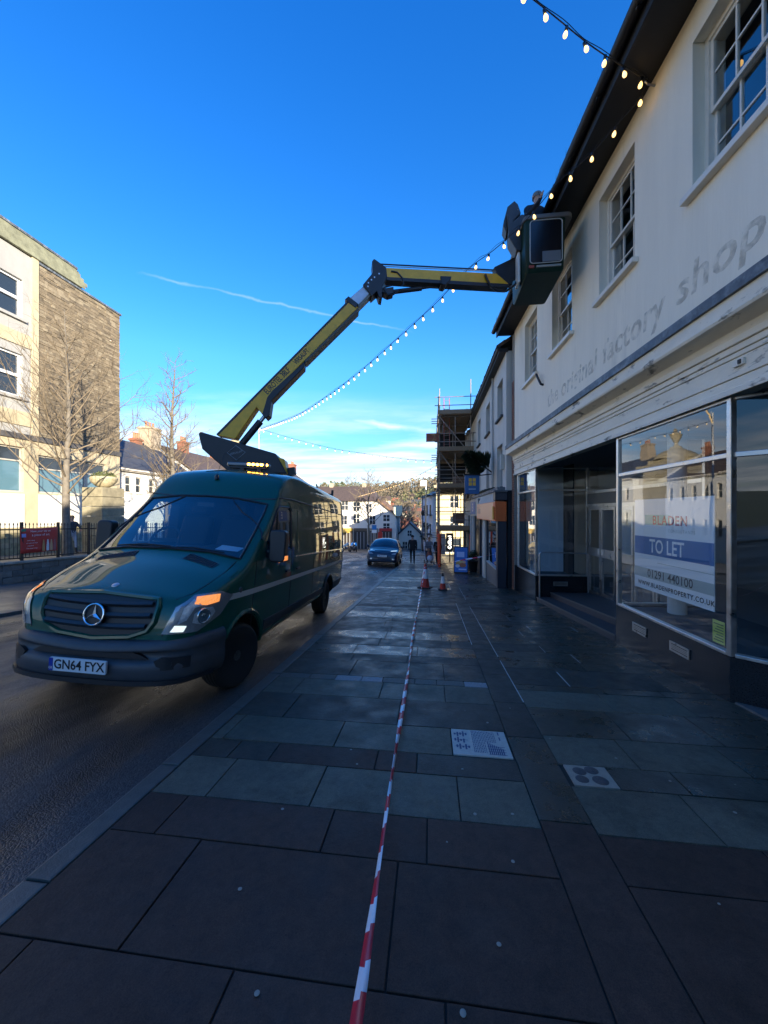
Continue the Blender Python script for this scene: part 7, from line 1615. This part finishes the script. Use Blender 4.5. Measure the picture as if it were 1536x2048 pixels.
bvh = BVHTree.FromPolygons([v.co.copy() for v in me2.vertices], [tuple(p.vertices) for p in me2.polygons])
M_cgl = mat('car_glass', (0.012, 0.020, 0.030), .04, coat=.6, spec=.9)
patch('windscreen', FS([(-.70, 1.10), (0, 1.13), (.70, 1.10), (.60, 1.46), (.3, 1.53), (0, 1.545), (-.3, 1.53), (-.60, 1.46)]), FRONT, .006, M_cgl, car, .05)
for s_, view, sg in ((1, LEFT, sL), (-1, RIGHT, sR)):
    patch('side_window', side([(1.35, 1.05), (1.75, 1.36), (2.1, 1.44), (3.3, 1.42), (3.6, 1.08)], sg), view, .006, M_cgl, car, .06)
    for ay in (.82, 3.55):
        wh_ = MB().tube([(s_ * .68, ay, .30), (s_ * .885, ay, .30)], .31, 24); wo2 = wh_.build('wheel', M_rubber, car, True); MB().tube([(s_ * .88, ay, .30), (s_ * .895, ay, .30)], .19, 18).build('rim', M_gal, wo2, True)
        arc = [on_side(ay + .35 * math.cos(R(a)), .31 + .35 * math.sin(R(a)), s_, .004) for a in range(10, 171, 16)]; seam('arch_lip', arc, .03, M_vblack, car)
    MB().lathe([(.03, -.09), (.08, -.07), (.085, .05), (.04, .08)], 12, (s_ * 1.0, 1.30, 1.10)).build('door_mirror', M_cblue, car, True); MB().bar((s_ * .82, 1.32, 1.06), (s_ * .95, 1.30, 1.07), .04, .04).build('mirror_arm', M_vblack, car)
    patch('headlamp', FS([(s_ * .50, .70), (s_ * .74, .69), (s_ * .80, .80), (s_ * .62, .78)]), FRONT, .008, M_lampdark, car, .04); patch('daylight_lamp', FS([(s_ * .46, .86), (s_ * .76, .885), (s_ * .77, .905), (s_ * .46, .88)]), FRONT, .008, M_drl if s_ > 0 else M_lens, car, .04); patch('fog_lamp', FS([(s_ * .56, .40), (s_ * .68, .40), (s_ * .68, .47), (s_ * .56, .47)]), FRONT, .008, M_lens, car, .04)
patch('grille', FS([(-.46, .46), (.46, .46), (.52, .58), (-.52, .58)]), FRONT, .006, M_vblack, car, .05); seam('chrome_strip', [on_front(x, .80 + .03 * abs(x), .008) for x in (-.5, -.3, -.1, .1, .3, .5)], .010, M_chrome, car); seam('bonnet_gap', [on_front(x, .87 + .02 * abs(x), .0) for x in (-.6, -.3, 0, .3, .6)], .006, M_vblack, car)
q = on_front(0, .60, .02); pl2 = MB().box(-.26, .26, q.y - .02, q.y, .545, .655).build('number_plate', MATS['plate_white'], car); letter('registration', 'WL64 KTO', .10, frame_M((0, q.y - .0225, .60), (1, 0, 0), (0, 0, 1)), M_black, pl2, sx=.85)
seam('wiper', [on_front(x, z, .014) for x, z in ((-.6, 1.12), (0, 1.16), (.5, 1.14))], .008, M_vblack, car)

# cones
M_cred = mat('cone_red', (0.55, 0.045, 0.03), .6, var=.15, vscale=20); M_cwht = mat('cone_white', (0.78, 0.78, 0.75), .5, var=.1, vscale=20); M_cblk = mat('cone_base', (0.03, 0.03, 0.03), .8)
def cone(x, y, h, label, dark):
    t_ = thing('traffic_cone', label, 'traffic cone', gp(x, y), (-VP, 0, R(random.uniform(-20, 20)))); r0, r1 = h * .19, h * .045
    MB().prism(rounded(-h * .27, h * .27, -h * .27, h * .27, .03, 3), 'z', 0, .035).build('base', M_cblk if dark else M_cblk, t_, bevel=.008)
    rz = lambda z: r0 + (r1 - r0) * (z - .035) / (h - .035)
    for z0, z1, m_ in ((.035, h * .40, M_cred), (h * .40, h * .80, M_cwht), (h * .80, h, M_cred if not dark else M_cblk)): MB().lathe([(rz(z0), z0), (rz(z1), z1)] + ([(r1 * .6, h)] if z1 >= h else []), 20, (0, 0, 0)).build('sleeve' if m_ is M_cwht else 'cone_body', m_, t_, True)
    return t_
cone(-.19, 12.35, .76, 'larger red and white traffic cone holding the barrier tape', False); cone(.36, 11.97, .52, 'smaller black topped traffic cone beside the larger one', True)
# barrier tape
def ribbon(name, label, pts, wfun, seg=.115, tw=(0, 0)):
    P3 = [Vector(p) for p in pts]; out = []; 
    L_ = 0; cum = [0]
    for a, b_ in zip(P3, P3[1:]): L_ += (b_ - a).length; cum.append(L_)
    n = int(L_ / .03); vs = []; rw = random.Random(4)
    def P_at(s_):
        for i in range(len(cum) - 1):
            if s_ <= cum[i + 1] + 1e-9: f = (s_ - cum[i]) / max(1e-9, cum[i + 1] - cum[i]); i0, i3 = max(0, i - 1), min(len(P3) - 1, i + 2); a, b_, c_, d_ = P3[i0], P3[i], P3[i + 1], P3[i3]; return .5 * ((2 * b_) + (c_ - a) * f + (2 * a - 5 * b_ + 4 * c_ - d_) * f * f + (3 * b_ - a - 3 * c_ + d_) * f ** 3)
        return P3[-1]
    mats_ = []
    for i in range(n + 1):
        s_ = L_ * i / n; p = P_at(s_); d = (P_at(min(L_, s_ + .02)) - P_at(max(0, s_ - .02))).normalized(); sd = d.cross(Vector((0, 0, 1))).normalized(); up = sd.cross(d)
        an = .55 * math.sin(s_ * 1.7) + .45 * math.sin(s_ * 4.1 + 1); v = sd * math.cos(an) + up * math.sin(an); hw = wfun(s_) / 2; cr = up * .004 * math.sin(s_ * 23)
        vs += [p + v * hw, p + cr, p - v * hw]
    fs = []; mi = []
    for i in range(n):
        for j in range(2): fs.append((3 * i + j, 3 * i + j + 1, 3 * i + 4 + j, 3 * i + 3 + j)); mi.append(int((L_ * i / n + j * .03) / seg) % 2)
    me = bpy.data.meshes.new(name); me.from_pydata([tuple(v) for v in vs], [], fs); me.polygons.foreach_set('material_index', mi); me.polygons.foreach_set('use_smooth', [True] * len(mi))
    o = link(name, me, None, None); me.materials.append(mat('tape_white', (0.82, 0.82, 0.84), .35)); me.materials.append(mat('tape_red', (0.62, 0.03, 0.05), .35)); so = o.modifiers.new('t', 'SOLIDIFY'); so.thickness = .0006; return tag(o, label, 'barrier tape')
def tp(px, py, hgt):     # a point of the tape: seen at this pixel, hgt above the paving
    d = raydir(px, py); t = (CAM_H - hgt) / (-d.z - SLOPE * d.y); return at(px, py, t)
ribbon('barrier_tape', 'twisted red and white barrier tape running along the pavement to the larger cone', [(-.16, .35, .60), tp(712, 2046, .26), tp(741, 1850, .16), tp(769, 1650, .10), tp(793, 1490, .06), tp(813, 1365, .05), tp(826, 1270, .06), tp(838, 1205, .14), tp(845, 1165, .36), tp(850, 1134, .73)], lambda s_: .029 + .009 * math.sin(s_ * 2.3), seg=.15)
ribbon('barrier_tape', 'red and white barrier tape stretched from the larger cone to the orange shop', [tp(851, 1134, .73), at(885, 1128, 12.9), at(925, 1120, 13.0), at(960, 1114, 12.9), on_x(992, 1108, 2.08)], lambda s_: .05, seg=.2)
# display board and pot
ab = thing('display_board', 'blue pavement display board with printed food picture and black frame', 'sign', gp(1.36, 17.85), (-VP, 0, R(-6)))
for s_, an in ((-1, 8), (1, -8)):
    fr_ = MB().box(-.32, .32, -.02, .02, .02, 1.22).build('frame', M_black, ab, bevel=.01); fr_.location = (0, s_ * .20, 0); fr_.rotation_euler = (R(-an), 0, 0)
    if s_ < 0:
        MB().box(-.285, .285, -.026, -.0205, .07, 1.18).build('poster', mat('poster_blue', (0.015, 0.13, 0.50), .4), fr_); MB().box(-.19, .15, -.030, -.0265, .74, .98).build('printed_text', mat('poster_pale', (0.40, 0.52, 0.80), .5), fr_)
        for k, (x, z, r_, c_) in enumerate(((-.08, .45, .16, (0.50, 0.30, 0.08)), (.08, .38, .15, (0.42, 0.12, 0.05)), (.0, .55, .11, (0.55, 0.42, 0.16)), (.14, .52, .08, (0.62, 0.36, 0.2)), (-.15, .34, .10, (0.6, 0.56, 0.62)))):
            o = MB().lathe([(r_, 0), (r_, .002), (.001, .003)], 14).build('printed_food', mat('food%d' % k, c_, .5), fr_); o.location = (x, -.0268 - k * .003, z); o.rotation_euler = (R(90), 0, 0); o.scale = (1, .7, 1)
        MB().box(-.1, .24, -.030, -.0265, .16, .22).build('printed_text', MATS['poster_pale'], fr_)
pt = thing('shrub_pot', 'dark plant pot with a small green shrub beside the shop column', 'plant pot', gp(1.98, 18.7)); MB().lathe([(.17, 0), (.24, .5), (.26, .52), (.22, .5), (.02, .48)], 16).build('pot', M_black, pt, True); sh_ = MB(); rw = random.Random(6)
for k in range(420):
    d = Vector((rw.gauss(0, 1), rw.gauss(0, 1), rw.gauss(0, 1))).normalized(); p = Vector((0, 0, .78)) + d * .30 * rw.random() ** .4; q = d.orthogonal().normalized() * .03; d2 = d.cross(q).normalized() * .045; sh_.add([p - d2, p + q, p + d2, p - q], [(0, 1, 2, 3)])
sh_.build('foliage', mat('shrub_leaf', (0.035, 0.06, 0.02), .6, var=.3, vscale=15), pt, fix=False)
# lighting column and festoon strings
POLE = (-9.3, 20.0)
lp = thing('lighting_column', 'slim white lighting column across the road carrying the light strings', 'lamp post', (*POLE, gz(*POLE))); zt = on_line(520, 845, POLE, (2.93, 5.38)).z - gz(*POLE)
MB().tube([(0, 0, 0), (0, 0, 1.2), (0, 0, 1.25), (0, 0, zt + .1)], [.09, .09, .055, .04], 12).build('column', mat('column_paint', (0.72, 0.72, 0.70), .5), lp, True); MB().bar((0, 0, zt - .1), (.25, -.2, zt - .12), .03, .03).build('bracket', M_steel, lp)
M_bulb = mat('warm_bulb', (0.9, 0.8, 0.6), .3, emis=(1.0, 0.58, 0.17), estr=0.62)
M_cable = mat('black_cable', (0.012, 0.012, 0.012), .6)
bulb_me = MB().lathe([(.010, 0), (.020, -.018), (.031, -.045), (.033, -.062), (.027, -.085), (.012, -.098), (.001, -.10)], 12).mesh('bulb', 'all'); bulb_me.materials.append(M_bulb)
sock_me = MB().lathe([(.006, .05), (.018, .045), (.019, .0), (.015, -.006), (.001, -.006)], 8).mesh('socket', 'all'); sock_me.materials.append(M_vblack)
def festoon(label, pts, step, first=.15):
    t_ = thing('festoon_string', label, 'string lights', pts[0]); o0 = Vector(pts[0]); P3 = [Vector(p) - o0 for p in pts]; sm = []
    for i in range(len(P3) - 1):
        a, b_, c_, d_ = P3[max(0, i - 1)], P3[i], P3[i + 1], P3[min(len(P3) - 1, i + 2)]
        for k in range(10): f = k / 10; sm.append(.5 * ((2 * b_) + (c_ - a) * f + (2 * a - 5 * b_ + 4 * c_ - d_) * f * f + (3 * b_ - a - 3 * c_ + d_) * f ** 3))
    sm.append(P3[-1]); MB().tube(sm, .007, 5).build('cable', M_cable, t_, True); MB().tube([p + Vector((0, 0, .035 + .015 * math.sin(i * .9))) for i, p in enumerate(sm)], .004, 4).build('catenary_wire', M_cable, t_, True)
    s_ = 0; nxt = first
    for a, b_ in zip(sm, sm[1:]):
        l_ = (b_ - a).length
        while s_ + l_ >= nxt:
            p = a.lerp(b_, (nxt - s_) / l_); rx, ry = random.uniform(-.25, .25), random.uniform(-.25, .25)
            so = link('socket', sock_me, None, t_); so.location = p - Vector((0, 0, .05)); so.rotation_euler = (rx, ry, 0); bo = link('bulb', bulb_me, None, t_); bo.location = so.location - Vector((0, 0, .004)); bo.rotation_euler = (rx, ry, 0); bo.scale = (.76, .76, .82); nxt += step * random.uniform(.92, 1.08)
        s_ += l_
    return t_
hook = Vector((FX0 - .10 * math.cos(ANG) - 5.376 * math.sin(ANG), 5.376 * math.cos(ANG) - .1 * math.sin(ANG), 7.20)); HP = (hook.x, hook.y)
ol = lambda px, py: on_line(px, py, HP, POLE)
festoon('long lit bulb string from the white shop eaves past the basket to the column', [hook] + [ol(*p) for p in ((1275, 203), (1235, 248), (1197, 292), (1157, 331), (1118, 363), (1075, 414), (1036, 457), (985, 502), (937, 538), (870, 608), (788, 683), (717, 745), (650, 795), (590, 832))] + [ol(522, 857)], .335)
far_end = at(1065, -2, 4.1); dvec = (far_end - hook); festoon('lit bulb string crossing the road from the white shop eaves towards the office', [hook, hook + dvec * .5 + Vector((0, 0, -.06)), far_end, far_end + dvec * .9 + Vector((0, 0, .05)), far_end + dvec * 2.4 + Vector((0, 0, .5))], .345, .12)
ol2 = lambda px, py: on_line(px, py, POLE, (.36, 21.0))
festoon('faint bulb string hung between the lighting column and the scaffold', [ol2(522, 858)] + [ol2(*p) for p in ((560, 870), (600, 881), (660, 896), (720, 906), (800, 917), (860, 922))] + [ol2(876, 923)], .40)
E3 = (on_y(700, 996, 54).x, 54.0); ol3 = lambda px, py: on_line(px, py, (.36, 21.0), E3)
festoon('bulb string running from the scaffold down to the large white building', [ol3(874, 930), ol3(850, 944), ol3(820, 958), ol3(780, 973), ol3(740, 985), ol3(715, 992)], .85)
